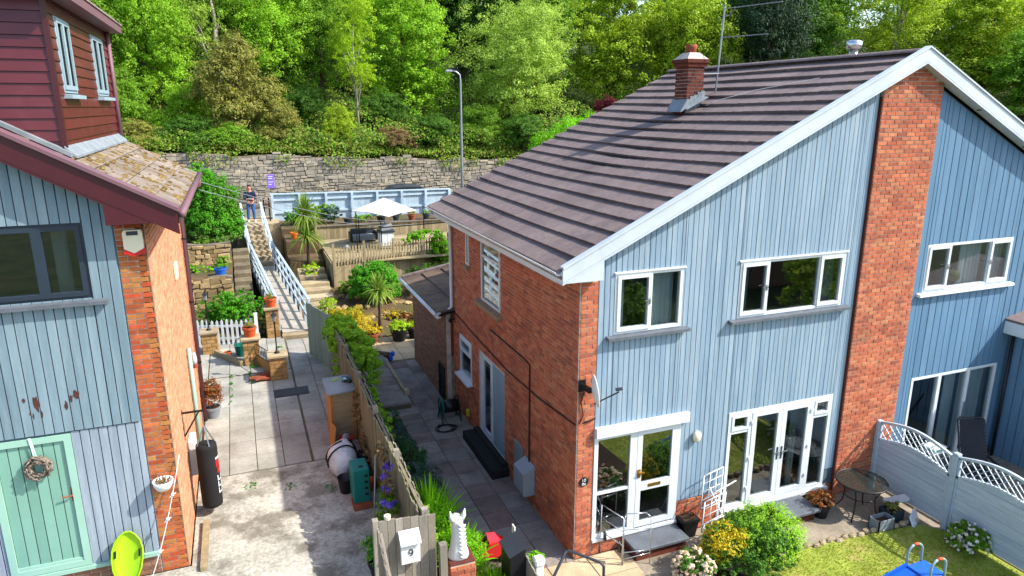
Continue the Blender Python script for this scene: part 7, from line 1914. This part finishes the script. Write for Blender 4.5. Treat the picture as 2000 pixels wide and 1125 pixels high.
# named smaller trees and shrubs near the wall
tree('hawthorn', 'brownish olive hawthorn mound above the stone wall', 'tree', -4.3, 37.6, 6.3, 3.0, 3.3, 'shrub', 0, 'leaf_olive', group=None)
tree('yellow_sapling', 'slender yellow green sapling with bare trunk above the wall', 'tree', 2.75, 37.2, 8.8, 1.75, 3.3, 'thin', 0, 'leaf_yellow', group=None, bark='bark_pale', trunk_r=.09)
tree('copper_tree', 'copper red leaved small tree behind the roof edge', 'tree', 18.6, 33.0, 3.5, 1.5, 1.6, 'shrub', 1, 'leaf_copper', group=None)
shr = [(-13.5, 37.0, 2.6, 2.2, 1.5, 'leaf_mid', 'leafy bank shrub left of the hawthorn under the dormer'), (-10.2, 36.2, 2.2, 2.1, 1.3, 'leaf_olive', 'olive bramble mound above the left end of the wall'), (-7.2, 35.6, 2.2, 1.9, 1.3, 'leaf_dark', 'dark bramble mound over the wall left of the hawthorn'),
       (-5.0, 35.4, 2.0, 1.7, 1.2, 'leaf_mid', 'green shrub at the foot of the hawthorn'), (-2.2, 36.0, 2.6, 1.7, 1.5, 'leaf_olive', 'olive green shrub right of the hawthorn'), (1.2, 35.5, 2.8, 1.2, 1.5, 'leaf_oak', 'yellow green shrub at the sapling foot'),
       (4.8, 35.4, 1.5, 1.6, .9, 'leaf_brown', 'dry brown bramble heap on the wall top'), (7.2, 35.8, 2.2, 1.8, 1.3, 'leaf_dark', 'dark shrub right of the brown brambles'), (10.4, 36.0, 2.8, 2.0, 1.6, 'leaf_mid', 'green shrub behind the street lamp'),
       (13.4, 35.0, 2.6, 2.0, 1.5, 'leaf_dark', 'dark shrub below the lime green tree'), (-17, 37.5, 3.0, 2.4, 1.8, 'leaf_bright', 'bright shrub behind the maroon dormer'), (-.2, 39.0, 3.2, 1.6, 1.8, 'leaf_dark', 'dark shrub in the hollow behind the sapling'), (-7.8, 39.5, 3.6, 2.2, 2.0, 'leaf_bright', 'bright green thicket left of the hawthorn'),
       (5.0, 39.5, 3.0, 2.0, 1.7, 'leaf_dark', 'shadowed thicket under the deep green tree'), (-11.5, 40.5, 4.2, 2.2, 2.4, 'leaf_mid', 'tall thicket under the slender bright tree')]
for i, (x, y, h, rx_, rz_, m_, lb) in enumerate(shr):
    tree('bank_shrub', lb, 'shrub', x, y, h, rx_, rz_, 'shrub', i % 2, m_, group='shrubs on the bank', trunk_r=.06)
# laurels behind the roof
for i, (x, y, h) in enumerate(((8.2, 17.5, 6.6), (9.6, 18.8, 6.9), (6.9, 16.0, 6.1))):
    tree('laurel', ('bright green laurel just behind the roof slope', 'upper bright laurel behind the roof slope', 'lower bright laurel at the roof edge')[i], 'tree', x, y, h, 1.4, 1.8, 'shrub', i % 2, 'leaf_acid', group='laurels behind the roof', z=.6)
# undergrowth that covers the bank
rng = np.random.default_rng(77)
N_ = 95000
X_ = rng.uniform(-24, 40, N_); D_ = rng.uniform(0, 1, N_) ** 1.4 * 20
Y_ = np.array([34.3 - min(max((x - 13)*.55, 0), 16) for x in X_]) + D_
Z_ = np.array([hill(x, y) for x, y in zip(X_, Y_)]) + rng.uniform(0, .8, N_) + .8*np.abs(np.sin(X_*.9 + Y_*.7))
P_ = np.stack([X_, Y_, Z_], 1)
Nn = rng.normal(size=P_.shape)*.6 + np.array([0, -.5, .8])
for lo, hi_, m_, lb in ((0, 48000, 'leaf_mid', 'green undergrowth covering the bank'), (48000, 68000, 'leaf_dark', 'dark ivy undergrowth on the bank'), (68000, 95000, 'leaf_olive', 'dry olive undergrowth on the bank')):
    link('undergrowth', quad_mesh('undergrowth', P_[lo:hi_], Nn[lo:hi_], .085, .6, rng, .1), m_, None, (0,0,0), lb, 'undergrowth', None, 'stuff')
# the street side beyond the camera, seen only mirrored in the panes
oh = thing('house_opposite', (19, -17, 0), 'low house with dark roof across the front gardens', 'house')
MB().box(15, -21, -.3, 25, -15, 2.4).build('wall', 'brick_brown', oh)
MB().prism([(14.6, 2.4), (25.4, 2.4), (20, 4.3)], -21.4, -14.6, 'y').build('roof', 'tile', oh)
bush('garden_tree', 'rounded yellow green garden tree across the front gardens', 'tree', 15.2, -9.5, .0, 1.7, 1.7, 2.0, 'leaf_oak', n=3000, leaf=.12, seed=401, nl=9)
bush('garden_tree', 'dark garden tree beyond the front lawn', 'tree', 6.5, -10.0, -.3, 1.5, 1.5, 1.6, 'leaf_mid', n=2500, leaf=.12, seed=402, nl=9)

# brambles hanging over the top of the long stone wall
rng = np.random.default_rng(88); n = 26000
X_ = rng.uniform(-24, 23, n); D_ = rng.uniform(-.25, 1.6, n)
hang = .5 + .5*np.sin(X_*1.3) * np.sin(X_*.47 + 1.0)
topz = 5.15 - .045*(X_ + 7)
Z_ = topz + np.where(D_ < .15, rng.uniform(-.75, .25, n)*hang, .05 + .35*D_ + rng.uniform(0, .5, n)*(.4 + hang))
keep = (D_ > .12) | (hang > .45)
P_ = np.stack([X_, 34.0 + D_, Z_], 1)[keep]
Nn = rng.normal(size=P_.shape)*.6 + np.array([.2, -.6, .7])
h2 = len(P_)//2
link('wall_top_brambles', quad_mesh('wall_top_brambles', P_[:h2], Nn[:h2], .075, .6, rng, .2), 'leaf_mid', None, (0,0,0), 'green brambles spilling along the top of the stone wall', 'brambles', None, 'stuff')
link('wall_top_brambles', quad_mesh('wall_top_brambles', P_[h2:], Nn[h2:], .07, .6, rng, .2), 'leaf_olive', None, (0,0,0), 'dry olive brambles along the top of the stone wall', 'brambles', None, 'stuff')
